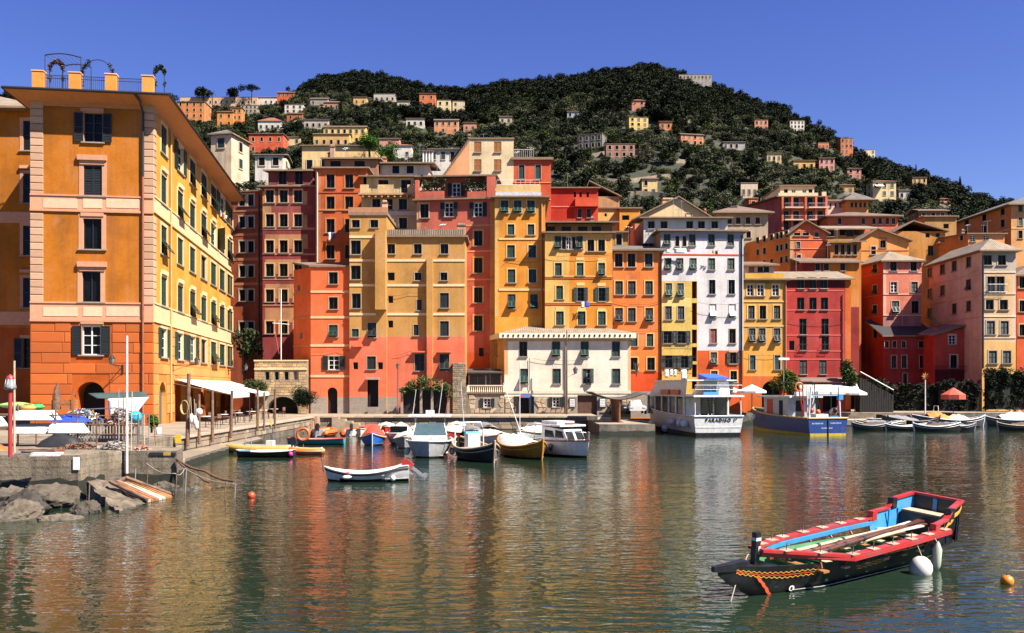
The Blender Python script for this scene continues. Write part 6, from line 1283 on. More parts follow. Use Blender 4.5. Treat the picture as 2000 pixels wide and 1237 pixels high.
t = rib('orange and yellow inflatable bow beside the lifebuoy', G(566, 888), 8, 2.0, 1.2, ORI, YLI, motor=False, cons=False)
t = boat('dark_punt', 'black flat boat with pale blue straps in front of the yellow inflatable', G(461, 893), 0); sh, xy = hull(t, 3.3, 1.1, lambda p: .40-.08*math.sin(math.pi*p), .8, .12, .12, [BBLK, BBLK, BW]); gunwale(t, 3.3, xy, BW, .03); MB().box(.3, .95, -.5, -.42, .36, .43).build('blue_strap', PM('sky_blue', (.1, .4, .6), .5), t); MB().box(1.1, 2.6, -.4, .4, .34, .4).build('white_board', BW, t); ballf(t, (3.2, -.45, .2), .13, PM('magenta_float', (.5, .02, .16), .5))
t = thing('lifebuoy', 'orange lifebuoy ring propped beside the small inflatables', 'lifebuoy', G(592, 876)+Vector((0, 0, .55))); MB().grid([[(math.cos(a*.3927)*(.38+.09*math.cos(b_*.785)), .09*math.sin(b_*.785), math.sin(a*.3927)*(.38+.09*math.cos(b_*.785))+.35) for b_ in range(9)] for a in range(17)]).build('ring', ORI, t); MB().tube([(0, .05, -.5), (0, .05, .5)], .03, 5).build('post', WOODP, t)
for k, (x, y) in enumerate(((634, 853), (677, 853))): rib(('left', 'right')[k]+' one of two orange inflatables below the quay steps', G(x, y)+Vector((0, 2.6, 0)), -90+(-14, 8)[k], 2.6, 1.75, ORI, ORI, None, True, False, False)
t = boat('red_punt', 'low red and teal boat behind the lifebuoy', G(560, 868), 0); sh, xy = hull(t, 4.0, 1.2, lambda p: .42-.06*math.sin(math.pi*p), .8, .12, .12, [PM('teal_paint', (.04, .28, .28), .5), BBLK, BW]); gunwale(t, 4.0, xy, BRED, .05)
# --- bow-on boats of the left group
t = boat('blue_rowboat', 'blue boat with red tarpaulin pointing at the viewer', G(727, 872), 97); fb = lambda p: .85-.35*math.sin(math.pi*min(1, p))**.7; sh, xy = hull(t, 4.2, 1.75, fb, .7, .25, .25, [PM('bright_boat_blue', (.02, .11, .42), .4), BBLK, PLANK]); gunwale(t, 4.2, xy, PLANK, .06); cover(t, xy, .3, .95, TARPR, .75); MB().tube([(.04, 0, -.1), (-.04, 0, .9)], .04, 5).build('stem', BW, t)
t = boat('grey_runabout', 'grey white runabout with a black striped cover beside the blue boat', G(776, 868), 92); sh, xy = hull(t, 4.6, 1.8, lambda p: .75-.1*p, .85, .25, .1, [paint('boat_offwhite', (.40, .39, .37)), BBLK, BW], full=.35, bl=.3); gunwale(t, 4.6, xy, BW, .05); cover(t, xy, .45, .98, TARP, .7); outboard(t, (4.7, 0, .5), 0); MB().box(1.2, 1.3, -.6, .6, .7, 1.2).build('windscreen', GLASS(), t)
t = boat('motor_launch', 'white motor launch with a T-top and windscreen, grey bow to the viewer', G(838, 896), 94); fb = lambda p: .95-.12*p; sh, xy = hull(t, 6.0, 2.6, fb, .9, .35, .15, [paint('boat_greywhite', (.33, .33, .33)), BBLK, BW], full=.30, bl=.28); gunwale(t, 6, xy, BW, .07)
MB().prism([(.9, -.9), (3.0, -1.0), (3.0, 1.0), (.9, .9)], .85, [1.15, 1.25, 1.25, 1.15]).build('cabin_top', BW, t)
w_ = MB(); w_.add([(1.7, -.95, 1.2), (1.7, .95, 1.2), (2.3, .8, 1.85), (2.3, -.8, 1.85)], [(0, 1, 2, 3)]); w_.build('windscreen', PM('tinted_screen', (.05, .08, .09), .15), t)
for s in (-1, 1): MB().tube([(1.7, s*.97, 1.2), (2.3, s*.82, 1.87)], .03, 5).build('screen_frame', BW, t); MB().tube([(2.6, s*.9, 1.1), (2.7, s*.85, 2.25)], .03, 5).build('top_post', STEEL, t); MB().tube([(4.2, s*.9, 1.1), (4.1, s*.85, 2.25)], .03, 5).build('top_post', STEEL, t)
MB().box(2.3, 4.5, -1.25, 1.25, 2.25, 2.33).build('hard_top', BW, t); MB().box(3.0, 3.4, -.25, .25, 2.33, 2.6).build('radar_box', BW, t); [ballf(t, (1.2+.9*k, s*1.28, .3), .16) for k in range(2) for s in (-1, 1)]
for x, y, h, m_ in ((2.5, -.9, 3.2, BRED), (2.5, -.5, 3.5, BW), (2.5, 1.0, 2.8, BW), (4.3, 1.1, 1.2, BRED)): mast(t, (x, y, 2.3), h*.55, m_, .02, (0, -.25 if y < 0 else -.2), 'antenna')
def gozzo(label, bow, ang, L, B, c, rail, group=None, bottom=BBLK, h=1.0, tw=.12):
    t = boat('wooden_gozzo', label, bow, ang, group); fb = lambda p: h-.42*h*math.sin(math.pi*min(1, p**.8))**.9+.06*p; sh, xy = hull(t, L, B, fb, tw, .3, .18, [c, bottom, PLANK], full=.7); gunwale(t, L, xy, rail, .06); stripe(t, xy, .8, rail, r=.03); MB().tube([(.16, 0, -.25), (.0, 0, h*.6), (-.06, 0, h+.14)], .06, 6).build('stem', rail, t); return t, xy
t, xy = gozzo('black wooden gozzo with a white roll bar and seat cover', G(966, 905), 113, 5.6, 2.1, BBLK, PLANK, h=1.05); cover(t, xy, .15, .5, PM('tan_tarp', (.36, .24, .15), .8, .15), .12); arch(t, 3.8, .85, .6, 2.0, BW, .04); MB().box(3.0, 3.6, -.35, .35, .5, 1.4).build('covered_seat', TARP, t); MB().box(3.25, 3.55, -.4, .4, 1.3, 1.5).build('blue_cushion', PM('sky_blue', (.1, .4, .6), .5), t); MB().tube([(-.05, 0, 1), (-.12, -.1, .1)], .015, 4).build('bow_line', ROPE, t); mast(t, (4.4, 0, .6), 3.6, BW, .03, (-.6, .5))
t, xy = gozzo('ochre varnished gozzo under a white tarpaulin with a leaning mast', G(1060, 899), 114, 5.6, 2.1, PM('ochre_varnish', (.28, .12, .01), .4, .25, 4), PM('gold_rail', (.45, .2, .02), .45, .2), h=1.05); cover(t, xy, .18, .92, TARP, .5); mast(t, (2.4, 0, .8), 3.4, BW, .03, (.9, .9)); mast(t, (3.0, 0, .8), 4.6, BW, .03)
# --- white cabin cruiser
t = boat('cabin_cruiser', 'white cabin cruiser with dark side windows at the right of the boat group', G(1150, 896), 122); fb = lambda p: 1.0-.25*p; sh, xy = hull(t, 5.6, 2.1, fb, .85, .3, .25, [BW, BBLK, BW], deck=.08); gunwale(t, 5.6, xy, PM('maroon_rail', (.10, .02, .02), .5), .045)
cab = MB(); cab.add([(1.1, -.6, .85), (1.1, .6, .85), (1.55, -.62, 1.55), (1.55, .62, 1.55), (3.5, -.85, .8), (3.5, .85, .8), (3.5, -.78, 1.7), (3.5, .78, 1.7)], [(0, 1, 3, 2), (0, 2, 6, 4), (1, 5, 7, 3), (2, 3, 7, 6), (4, 6, 7, 5)]); cab.build('cabin', BW, t)
for s in (-1, 1):
    for x0, x1 in ((1.62, 2.25), (2.45, 3.2)):
        f0 = lambda x, z: s*(lerp(.62, .80, (x-1.3)/2.2)+.025-(z-1.0)*.03)
        MB().add([(x0-.12, f0(x0, 1.08), 1.08), (x1, f0(x1, 1.08), 1.08), (x1, f0(x1, 1.5), 1.5), (x0+.05, f0(x0, 1.45), 1.45)], [(0, 1, 2, 3)]).build('side_window', GLASS(), t)
for y in (-.33, .33): MB().add([(1.16+.0, y-.25, 1.0), (1.16, y+.25, 1.0), (1.46, y+.24, 1.46), (1.46, y-.24, 1.46)], [(0, 1, 2, 3)]).build('front_window', GLASS(), t)
MB().box(1.5, 4.3, -.9, .9, 1.72, 1.82).build('roof', BW, t); MB().box(2.2, 3.8, -.6, .6, 1.82, 2.0).build('roof_rack', BW, t); MB().box(1.7, 1.9, -.3, .3, 1.83, 1.92).build('red_light_bar', BRED, t)
for s in (-1, 1): MB().tube([(.1, s*.1, 1.0), (.1, s*.12, 1.45), (1.0, s*.7, 1.42), (1.0, s*.75, .95)], .02, 5).build('bow_rail', STEEL, t)
fender(t, (2.2, -1.06, .55), .12, .4, RUB); fender(t, (2.2, 1.06, .55), .12, .4, RUB); MB().tube([(4.3, -.8, .9), (4.2, -.8, 1.75)], .03, 5).build('roof_post', BW, t); MB().tube([(4.3, .8, .9), (4.2, .8, 1.75)], .03, 5).build('roof_post', BW, t)
# --- second row of small boats
for k, (x, y, w_, c, cv, lab) in enumerate(((862, 862, 1.7, BRED, TARP, 'small red and white boat behind the motor launch'), (925, 860, 1.9, BGRY, TARPG, 'boat under a grey peaked cover behind the black gozzo'), (1010, 862, 1.9, BW, TARP, 'boat under a white peaked cover behind the ochre gozzo'), (1062, 866, 1.8, PM('mustard_paint', (.2, .13, .02), .5), TARP, 'mustard boat half hidden behind the cabin cruiser'), (818, 858, 1.6, BW, TARP, 'white covered boat between the runabout and the launch'), (893, 850, 1.7, BBLK, TARP, 'black and white covered boat farthest back behind the launch'), (958, 852, 1.8, BBLK, TARPG, 'black covered boat between the two gozzi'), (985, 872, 1.7, BW, TARP, 'white covered boat squeezed between the gozzi'), (1040, 852, 1.7, BNAVY, TARPG, 'navy covered boat against the quay below the green door'), (1096, 858, 1.8, BW, TARPG, 'white boat with grey cover behind the cruiser cabin'), (704, 858, 1.6, BW, TARPR, 'white boat with a red cover left of the blue boat'), (752, 852, 1.6, BRED, TARP, 'red boat with white cover behind the blue boat'), (790, 878, 1.7, BGRY, TARP, 'grey boat left of the motor launch'))):
    t = boat('covered_boat', lab, G(x, y), 90+(-12, 8, -25, -30, 5, 4, 12, 20, -6, 10, -5, 6, 3)[k], 'covered boats moored below the quay'); sh, xy = hull(t, 4.3, w_, lambda p: .8-.25*math.sin(math.pi*p), .75, .25, .2, [c, BBLK, BW]); gunwale(t, 4.3, xy, PLANK if k != 1 else BGRY, .05); cover(t, xy, .12, .95, cv, .45)
# --- white excursion boat
def text_mesh(txt, size, mat, root, p, rot, name='lettering', shear=0.0, bold=.012):
    cu = bpy.data.curves.new(name, 'FONT'); cu.body = txt; cu.size = size; cu.align_x = 'CENTER'; cu.extrude = .008; cu.space_character = 1.35; cu.shear = shear; cu.offset = bold; o = bpy.data.objects.new(name, cu); COL.objects.link(o); bpy.context.view_layer.update()
    me = bpy.data.meshes.new_from_object(o.evaluated_get(bpy.context.evaluated_depsgraph_get())); bpy.data.objects.remove(o); me.materials.clear(); me.materials.append(mat); return ob(name, me, root, p, rot=rot)
t = thing('excursion_boat', 'white double deck excursion boat seen from the stern', 'boat', (14.45, 73.6, 0), math.radians(9)); W_, L_ = 4.15, 17.0        # local x across, y forward
mb = MB(); nst = 14
def ex(q, v):
    w = W_/2*(1.0 if q < .5 else math.cos((q-.5)/.5*math.pi/2)**.75 if q < 1 else .01); flare = lerp(.80 if q < .1 else .74, 1, v**.6); return w*flare, lerp(-.4, lerp(1.62, 2.35, q**2.2), v)
for s in (-1, 1):
    o = len(mb.f); mb.grid([[(W_/2+s*max(ex(i/nst, v)[0], .02), L_*i/nst-.25*v*(1 if i == 0 else 0), ex(i/nst, v)[1]) for v in (0, .2, .34, .6, .8, 1)] for i in range(nst+1)], 0)
    for k in range(o, len(mb.f)):
        if sum(mb.v[q][2] for q in mb.f[k])/4 < .24: mb.m[k] = 1
r = [ex(0, v) for v in (0, .2, .34, .6, .8, 1)]; mb.add([(W_/2-w, -.25*v, z) for (w, z), v in zip(r, (0, .2, .34, .6, .8, 1))]+[(W_/2+w, -.25*v, z) for (w, z), v in zip(r, (0, .2, .34, .6, .8, 1))], [(i, i+1, 7+i, 6+i) for i in range(5)], 0); mb.m[-5] = 1; mb.m[-4] = 1
mb.add([(W_/2+s*ex(i/nst, 1)[0]*.99, L_*i/nst-.2*(i == 0), ex(i/nst, 1)[1]-.25) for i in range(nst+1) for s in (-1, 1)], [(2*i, 2*i+1, 2*i+3, 2*i+2) for i in range(nst)], 2)
mb.build('hull', [BW, BBLK, PLANK], t)
for s in (-1, 1): MB().tube([(W_/2+s*ex(i/nst, 1)[0], L_*i/nst-.25*(i == 0), ex(i/nst, 1)[1]) for i in range(nst+1)], .07, 6).build('gunwale', BW, t)
MB().tube([(0, -.26, 1.62), (W_, -.26, 1.62)], .07, 6).build('gunwale', BW, t); MB().box(.15, W_-.15, -.16, -.08, .70, .78).build('rubbing_strake', BW, t)
text_mesh('PARADISO I°', .36, BBLK, t, (W_*.55, -.222, 1.17), (math.radians(97), 0, 0), shear=.05)
# main cabin: pillars and glazing under the deck, open after part
MB().box(.2, W_-.2, 2.6, 12.5, 1.5, 3.15).build('saloon_glass', PM('dark_saloon_glass', (.012, .014, .016), .12, .3, .5), t)
for y in (2.6, 4.5, 6.4, 8.3, 10.2, 12.4):
    for x in (.16, W_-.16): MB().box(x-.05, x+.05, y-.12, y+.12, 1.5, 3.15).build('window_pillar', BW, t)
for x in (.2, 1.5, 2.7, W_-.2): MB().box(x-.06, x+.06, 2.5, 2.58, 1.5, 3.15).build('window_pillar', BW, t)
MB().box(.3, 1.45, 2.52, 2.56, 1.5, 3.1).build('aft_panel', BW, t)
for x in (.15, W_-.15): MB().tube([(x, -.1, 1.6), (x, .0, 3.15)], .04, 6).build('deck_post', BW, t)
MB().box(-.05, W_+.05, -.3, 12.8, 3.15, 3.30).build('upper_deck', BW, t)
lad = MB(); [lad.tube([(x, .6+.9*k, 1.4), (x, 1.5+.9*k, 3.2)], .03, 5) for k in (0,) for x in (1.75, 2.25)]; [lad.tube([(1.75, .6+.11*j, 1.5+.22*j), (2.25, .6+.11*j, 1.5+.22*j)], .025, 5) for j in range(8)]; lad.build('ladder', BBLK, t)
# upper deck: canopy with raked side panels, wheelhouse, orange lockers, blue awning
MB().add([(.05, 11.5, 3.3), (.05, 1.8, 3.3), (.05, 1.5, 4.45), (.05, 9.5, 4.5)], [(0, 1, 2, 3)]).build('canopy_side', BW, t); MB().add([(W_-.05, 11.5, 3.3), (W_-.05, 1.8, 3.3), (W_-.05, 1.5, 4.45), (W_-.05, 9.5, 4.5)], [(0, 1, 2, 3)]).build('canopy_side', BW, t)
MB().prism([(-.05, 1.2), (W_+.05, 1.2), (W_+.05, 9.8), (-.05, 9.8)], 4.45, 4.55).build('canopy_roof', BW, t)
MB().add([(1.3, 1.6, 3.3), (3.6, 1.6, 3.3), (3.5, 1.5, 4.4), (1.4, 1.5, 4.4)], [(0, 1, 2, 3)]).build('canopy_back', PM('grey_plastic', (.16, .17, .19), .5), t); MB().add([(2.5, 1.55, 3.32), (3.75, 1.55, 3.32), (3.6, 1.45, 4.4), (2.6, 1.45, 4.4)], [(0, 1, 2, 3)]).build('white_panel', BW, t)
for y in (4.2, 6.8): MB().box(-.12, .45, y-1.1, y+1.1, 3.32, 3.72).build('orange_locker', ORI, t)
MB().box(1.35, 2.6, 1.2, 1.6, 3.32, 3.55).build('blue_seat', BBLU, t); MB().prism([(1.5, .9), (3.4, .9), (3.2, 3.4), (1.7, 3.4)], 4.6, [4.72, 4.72, 5.05, 5.05]).build('blue_awning', PM('blue_awning', (.02, .09, .42), .7), t)
for x, y, z in ((-.02, 2.6, .95), (-.05, 4.4, 1.0), (-.12, 1.2, .95)): ballf(t, (x-.18, y, z), .30)
ballf(t, (-.3, 6.2, .35), .26)
for x in (.5, 1.2, 1.5): MB().tube([(x, -.2, 1.62), (x, -.2, 1.8)], .04, 5).build('cleat', BW, t)
rail = MB()
for z in (3.75, 4.1): rail.tube([(.1, -.2, z), (W_-.1, -.2, z)], .02, 5)
for i in range(7): x = .1+i*(W_-.2)/6; rail.tube([(x, -.2, 3.3), (x, -.2, 4.1)], .018, 5)
rail.build('stern_rail', STEEL, t)
# --- blue fishing boat
t = thing('fishing_boat', 'blue fishing boat with yellow trim and stern gear beside the excursion boat', 'boat', (23.85, 74.2, 0), math.radians(13)); W_, L_ = 3.55, 12.5
mb = MB()
def fx(q, v):
    w = W_/2*(1.0 if q < .45 else max(.01, math.cos((q-.45)/.55*math.pi/2))**.7); return w*lerp(.84, 1, v**.6), lerp(-.35, lerp(1.42, 2.0, q**2), v)
VV = (0, .22, .31, .55, .8, 1)
for s in (-1, 1):
    o = len(mb.f); mb.grid([[(W_/2+s*fx(i/nst, v)[0], L_*i/nst, fx(i/nst, v)[1]) for v in VV] for i in range(nst+1)], 0)
    for k in range(o, len(mb.f)):
        zc = sum(mb.v[q][2] for q in mb.f[k])/4
        if zc < .25: mb.m[k] = 1
r = [fx(0, v) for v in VV]; mb.add([(W_/2-w, 0, z) for w, z in r]+[(W_/2+w, 0, z) for w, z in r], [(i, i+1, 7+i, 6+i) for i in range(5)], 0); mb.m[-5] = 1; mb.m[-4] = 1
mb.add([(W_/2+s*fx(i/nst, 1)[0]*.99, L_*i/nst, fx(i/nst, 1)[1]-.3) for i in range(nst+1) for s in (-1, 1)], [(2*i, 2*i+1, 2*i+3, 2*i+2) for i in range(nst)], 2)
mb.build('hull', [paint('hull_blue', (.005, .03, .15)), paint('hull_yellow', (.38, .28, .01)), BGRY], t)
for s in (-1, 1): MB().tube([(W_/2+s*fx(i/nst, 1)[0], L_*i/nst, fx(i/nst, 1)[1]) for i in range(nst+1)], .09, 6).build('gunwale', PM('tan_rail', (.38, .24, .08), .6), t)
MB().tube([(0, 0, 1.42), (W_, 0, 1.42)], .09, 6).build('gunwale', PM('tan_rail', (.38, .24, .08), .6), t)
wl_ = PM('faded_lettering', (.30, .36, .50), .6)
for x0, x1, z in ((.35, 1.35, 1.0), (2.0, 3.0, 1.02), (1.2, 2.2, .62)):
    k = 9
    for i in range(k): xx = lerp(x0, x1, i/k); MB().box(xx, xx+(x1-x0)/k*.62, -.012, -.004, z-.05, z+.06-.03*(i % 3 == 1)).build('worn_letter', wl_, t)
MB().tube([(W_*.5, -.03, -.2), (W_*.5, -.03, 1.4)], .05, 6).build('rudder_post', IRON, t)
# wheelhouse forward, stern gantry, nets, buoys
MB().box(.5, W_-.4, 4.0, 8.2, 1.3, 3.05).build('wheelhouse', paint('wheelhouse_grey', (.34, .34, .34)), t); MB().box(.25, W_-.2, 3.3, 9.0, 3.05, 3.2).build('wheelhouse_roof', BW, t); MB().box(.47, .49, 6.6, 7.6, 1.5, 2.9).build('red_door', PM('red_curtain', (.4, .02, .015), .6), t); MB().box(.47, .49, 4.9, 5.5, 1.4, 2.8).build('dark_door', DARK, t); MB().box(1.2, 1.9, 3.97, 3.99, 1.4, 2.8).build('aft_door', DARK, t)
MB().box(.7, 1.9, 3.0, 3.4, 3.2, 3.55).build('liferaft_box', BW, t); MB().grid([[(math.cos(a*.3927)*(.36+.08*math.cos(b_*.785))+1.3, 3.6+.08*math.sin(b_*.785), math.sin(a*.3927)*(.36+.08*math.cos(b_*.785))+3.95) for b_ in range(9)] for a in range(17)]).build('life_ring', ORI, t)
MB().box(1.0, 2.9, 4.2, 7.5, 4.35, 4.42).build('awning_frame', BBLK, t); [MB().tube([(x, y, 3.2), (x, y, 4.4)], .03, 5).build('awning_post', BBLK, t) for x in (1.0, 2.9) for y in (4.2, 7.5)]
mast(t, (1.2, 6, 3.2), 3.4, BGRY, .05); MB().box(.7, 1.7, 5.9, 6.1, 6.3, 6.5).build('mast_light', BW, t)
for x in (.35, W_-.35): MB().tube([(x, .5, 1.4), (x+(.25 if x < 1 else -.1), .6, 4.0)], .07, 6).build('gantry_leg', paint('gantry_white', (.5, .5, .5)), t)
MB().tube([(.5, .6, 3.25), (W_-.3, .6, 3.25)], .06, 6).build('gantry_bar', BBLU, t); MB().box(W_-.5, W_-.1, .45, .75, 2.9, 3.35).build('blue_drum', BBLU, t); MB().tube([(W_-.3, .6, 1.4), (W_-.3, .6, 3.2)], .05, 6).build('gantry_leg', BBLU, t)
rg = random.Random(8)
for i in range(9): x = rg.uniform(.6, 2.4); y = rg.uniform(.6, 2.6); MB().tube([(x, y, 1.5), (x+rg.uniform(-.5, .5), y, 3.2+rg.random())], .05, 5).build('flag_pole', (BRED, BW, BBLK)[i % 3], t)
for i in range(7): ballf(t, (rg.uniform(.7, 3.0), rg.uniform(.3, 1.4), 1.6+rg.random()*.6), .2, (BRED, FEND, ORI, RUB)[i % 4], 'float')
MB().box(.9, 2.0, .3, 1.1, 1.3, 1.75).build('fish_box', BW, t); MB().box(2.2, 2.9, .3, .9, 1.3, 1.6).build('blue_box', BBLU, t); ballf(t, (-.2, 8.8, 1.2), .28)
# --- boats along the right quay
t, xy = gozzo('black open boat with white rail alongside the right quay', G(1729, 841), 2, 4.0, 1.4, BBLK, BW, h=.62, tw=.3); thwarts(t, 4, xy, (.35, .6))
t, xy = gozzo('dark gozzo with a yellow waterline behind the black open boat', G(1835, 836), 176, 5.4, 1.9, PM('dark_hull', (.02, .018, .018), .4), BBLK, bottom=BYEL, h=1.1); cover(t, xy, .4, .9, TARPG, .4)
t, xy = gozzo('long grey gozzo with white stem and an orange tarpaulin at right', G(1922, 834), 178, 7.0, 2.2, PM('slate_hull', (.06, .06, .065), .4), BW, h=1.15); cover(t, xy, .25, .52, PM('cream_tarp', (.5, .4, .26), .8), .55); cover(t, xy, .52, .8, PM('orange_tarp', (.5, .16, .03), .8), .75)
t, xy = gozzo('white covered gozzo at the right edge of the harbour', G(1925, 832), 0, 6.5, 2.2, PM('slate_hull', (.06, .06, .065), .4), BW, h=1.0); cover(t, xy, .2, .7, TARP, .8); arch(t, 4.8, .8, .7, 2.2, BW)
t, xy = gozzo('low dark boat beside the fishing boat stern', G(1672, 838), 6, 4.4, 1.6, BBLK, BW, h=.7, tw=.3); cover(t, xy, .3, .7, TARPG, .25)
for k, (x, y, a_, l_, lab) in enumerate(((1664, 841, 10, 3.8, 'black skiff tucked behind the fishing boat'), (1768, 837, 175, 4.6, 'black skiff behind the open black boat'), (1784, 843, 4, 4.2, 'black skiff below the star topped mast'), (1905, 842, 174, 4.0, 'black skiff behind the long grey gozzo bow'), (1948, 841, 3, 4.8, 'black skiff in front of the white covered gozzo'))):
    t, xy = gozzo(lab, G(x, y), a_, l_, 1.5, BBLK, (BGRY, PLANK, BW)[k % 3], 'dark skiffs on the right quay', h=.75, tw=.3); cover(t, xy, .25, .8, TARPG if k % 2 else PM('brown_cover', (.07, .05, .04), .9), .3)
for k, (x, y, lab) in enumerate(((1692, 832, 'white dinghy tied behind the low dark boat'), (1886, 831, 'white small launch behind the long grey gozzo'), (1970, 831, 'white launch tied at the far right edge'))):
    t = boat('small_launch', lab, G(x, y), (4, 178, 2)[k], 'small launches on the right quay'); sh, xy = hull(t, 4.2, 1.6, lambda p: .75-.1*p, .8, .2, .2, [BW, BBLK, BW]); gunwale(t, 4.2, xy, BW, .05); MB().box(1.3, 1.4, -.6, .6, .7, 1.15).build('windscreen', GLASS(), t); MB().box(1.9, 2.5, -.3, .3, .3, 1.0).build('console', BW, t); outboard(t, (4.3, 0, .55))
    if k: arch(t, 3.0, .6, .6, 2.0, BW)
t = thing('flag_mast', 'white mast with a yellow star top among the right boats', 'mast', P(1807, 800, 92)); h_ = (800-735)*92/F; MB().tube([(0, 0, -1.2), (0, 0, h_)], [.07, .05], 6).build('pole', BW, t); mb = MB()
for i in range(8): a = i*math.pi/4; mb.add([(0, -.08, h_), (.22*math.cos(a-.25), -.06, h_+.22*math.sin(a-.25)), (.42*math.cos(a), -.08, h_+.42*math.sin(a)), (.22*math.cos(a+.25), -.10, h_+.22*math.sin(a+.25))], [(0, 1, 2, 3)])
mb.build('star', PM('yellow_star', (.3, .13, .01), .6), t)
# ------------------------------------------------------------------ left jetty: rocks, ramp, slipway, gear
from mathutils.noise import noise as mnoise
ROCK = [PM('rock_%d' % i, c, .9, .45, 1.3, .9, rv=.2, dirt=(.04, .035, .03)) for i, c in enumerate(((.075, .057, .038), (.105, .082, .055), (.048, .038, .028)))]
def boulder(label, px, py, wpx, hpx, seed, dep=1.0, D=None, zb=-.25):
    p = G(px, py) if D is None else P(px, py, D); w = wpx*p.y/F/2; h = hpx*p.y/F; r = random.Random(seed); bm = bmesh.new(); bmesh.ops.create_icosphere(bm, subdivisions=4, radius=1)
    ph = [(Vector((r.uniform(-1, 1), r.uniform(-1, 1), r.uniform(-1, 1))).normalized(), r.uniform(.6, .92)) for _ in range(11)]
    for v in bm.verts:
        k = min([1.15]+[d/max(.05, v.co.normalized().dot(a)) for a, d in ph if v.co.normalized().dot(a) > .05]); q = v.co.normalized()*k
        v.co = Vector((q.x*w, q.y*w*dep, q.z*h*.62+h*.36)); v.co += v.normal*w*(.15*mnoise(v.co*2.4/w+Vector((seed, 0, 0)))+.11*mnoise(v.co*6.5/w)+.05*mnoise(v.co*15/w))
    bm.normal_update(); me = bpy.data.meshes.new('boulder'); bm.to_mesh(me); bm.free(); me.materials.append(ROCK[seed % 3]); o = ob('boulder', me, None, (p.x, p.y+w*dep*.4, p.z+zb)); return tag(o, label, 'rock', 'boulders below the jetty')
for k, (x, y, w, h, lab) in enumerate(((20, 1016, 96, 46, 'low boulder at the lower left corner of the water'), (48, 1008, 70, 62, 'rounded boulder below the jetty at the left edge'), (102, 992, 78, 46, 'broad flat grey boulder in front of the concrete jetty'), (112, 1014, 84, 26, 'low wide rock at the waterline under the flat boulder'), (150, 1002, 46, 40, 'brown boulder left of the concrete ramp'), (178, 1000, 44, 36, 'dark boulder against the ramp side'), (70, 972, 120, 34, 'ledge of rubble right below the jetty wall'), (-30, 1000, 90, 70, 'boulder cut by the left picture edge'), (130, 975, 60, 30, 'upper boulder wedged against the jetty wall'), (15, 975, 80, 36, 'upper boulder below the beacon'), (195, 962, 70, 20, 'rubble boulder at the foot of the jetty wall'), (250, 948, 60, 16, 'rubble boulder behind the slipway top'), (310, 940, 56, 18, 'rubble boulder under the yellow stripe'), (30, 958, 70, 26, 'rubble boulder high under the beacon'), (100, 955, 60, 26, 'rubble boulder high under the white plate'), (205, 1000, 40, 16, 'small wet rock in front of the ramp'), (85, 1026, 40, 14, 'small wet rock farthest out from the ledge'), (285, 958, 46, 18, 'small rock right of the wooden slipway'), (322, 952, 50, 22, 'yellowish rock below the striped concrete corner'), (358, 958, 60, 18, 'dark wet rock under the mooring ropes'))): boulder(lab, x, y, w, h, 40+k, 1.1)
t = thing('concrete_ramp', 'broken concrete ramp sloping into the water by the rocks', 'ramp', (0, 0, 0)); a, b_, c, d = G(168, 940, .62), G(232, 1000, .02), G(300, 986, -.1), G(246, 932, .6); rr = random.Random(2); rows = []
for i in range(15):
    row = []
    for j in range(13):
        p = a.lerp(d, j/12).lerp(b_.lerp(c, j/12), i/14); e = i in (0, 14) or j in (0, 12); p = p+Vector((rr.uniform(-.07, .07), rr.uniform(-.12, .12), mnoise(p*1.6)*.16+mnoise(p*5)*.06)); row.append(p)
    rows.append([row[0]-Vector((.1, 0, 1.2))]+row+[row[-1]-Vector((-.1, 0, 1.2))])
rows = [[p-Vector((0, -.1, 1.2)) for p in rows[0]]]+rows+[[p-Vector((0, .2, 1.0)) for p in rows[-1]]]
MB().grid(rows, 0, False).build('slab', PM('ramp_concrete', (.115, .088, .058), .9, .5, 1.8, 1.0, dirt=(.035, .03, .024)), t)
t = thing('wooden_slipway', 'rust stained wooden slipway of long planks beside the ramp', 'slipway', (0, 0, 0)); A, B, Cc, Dd = G(214, 946, .55), G(288, 982, .02), G(338, 972, 0.0), G(246, 938, .7)
RUST = [PM('slip_plank_%d' % i, c, .8, .35, 4, .5) for i, c in enumerate(((.36, .27, .18), (.30, .13, .04), (.42, .34, .26), (.24, .10, .04)))]
for i in range(7):
    f0, f1 = i/7+.012, (i+1)/7-.012; q = [A.lerp(Dd, f0), A.lerp(Dd, f1), B.lerp(Cc, f1), B.lerp(Cc, f0)]; up = Vector((0, 0, .07)); MB().add(q+[v+up for v in q], [(0, 1, 2, 3), (4, 5, 6, 7), (0, 1, 5, 4), (1, 2, 6, 5), (2, 3, 7, 6), (3, 0, 4, 7)]).build('plank', RUST[(i*3+i//2) % 4], t)
for q0, q1 in ((A, B), (Dd, Cc)): MB().tube([q0+Vector((0, 0, .1)), q1+Vector((0, 0, .1))], .06, 5).build('side_rail', WOODP, t)
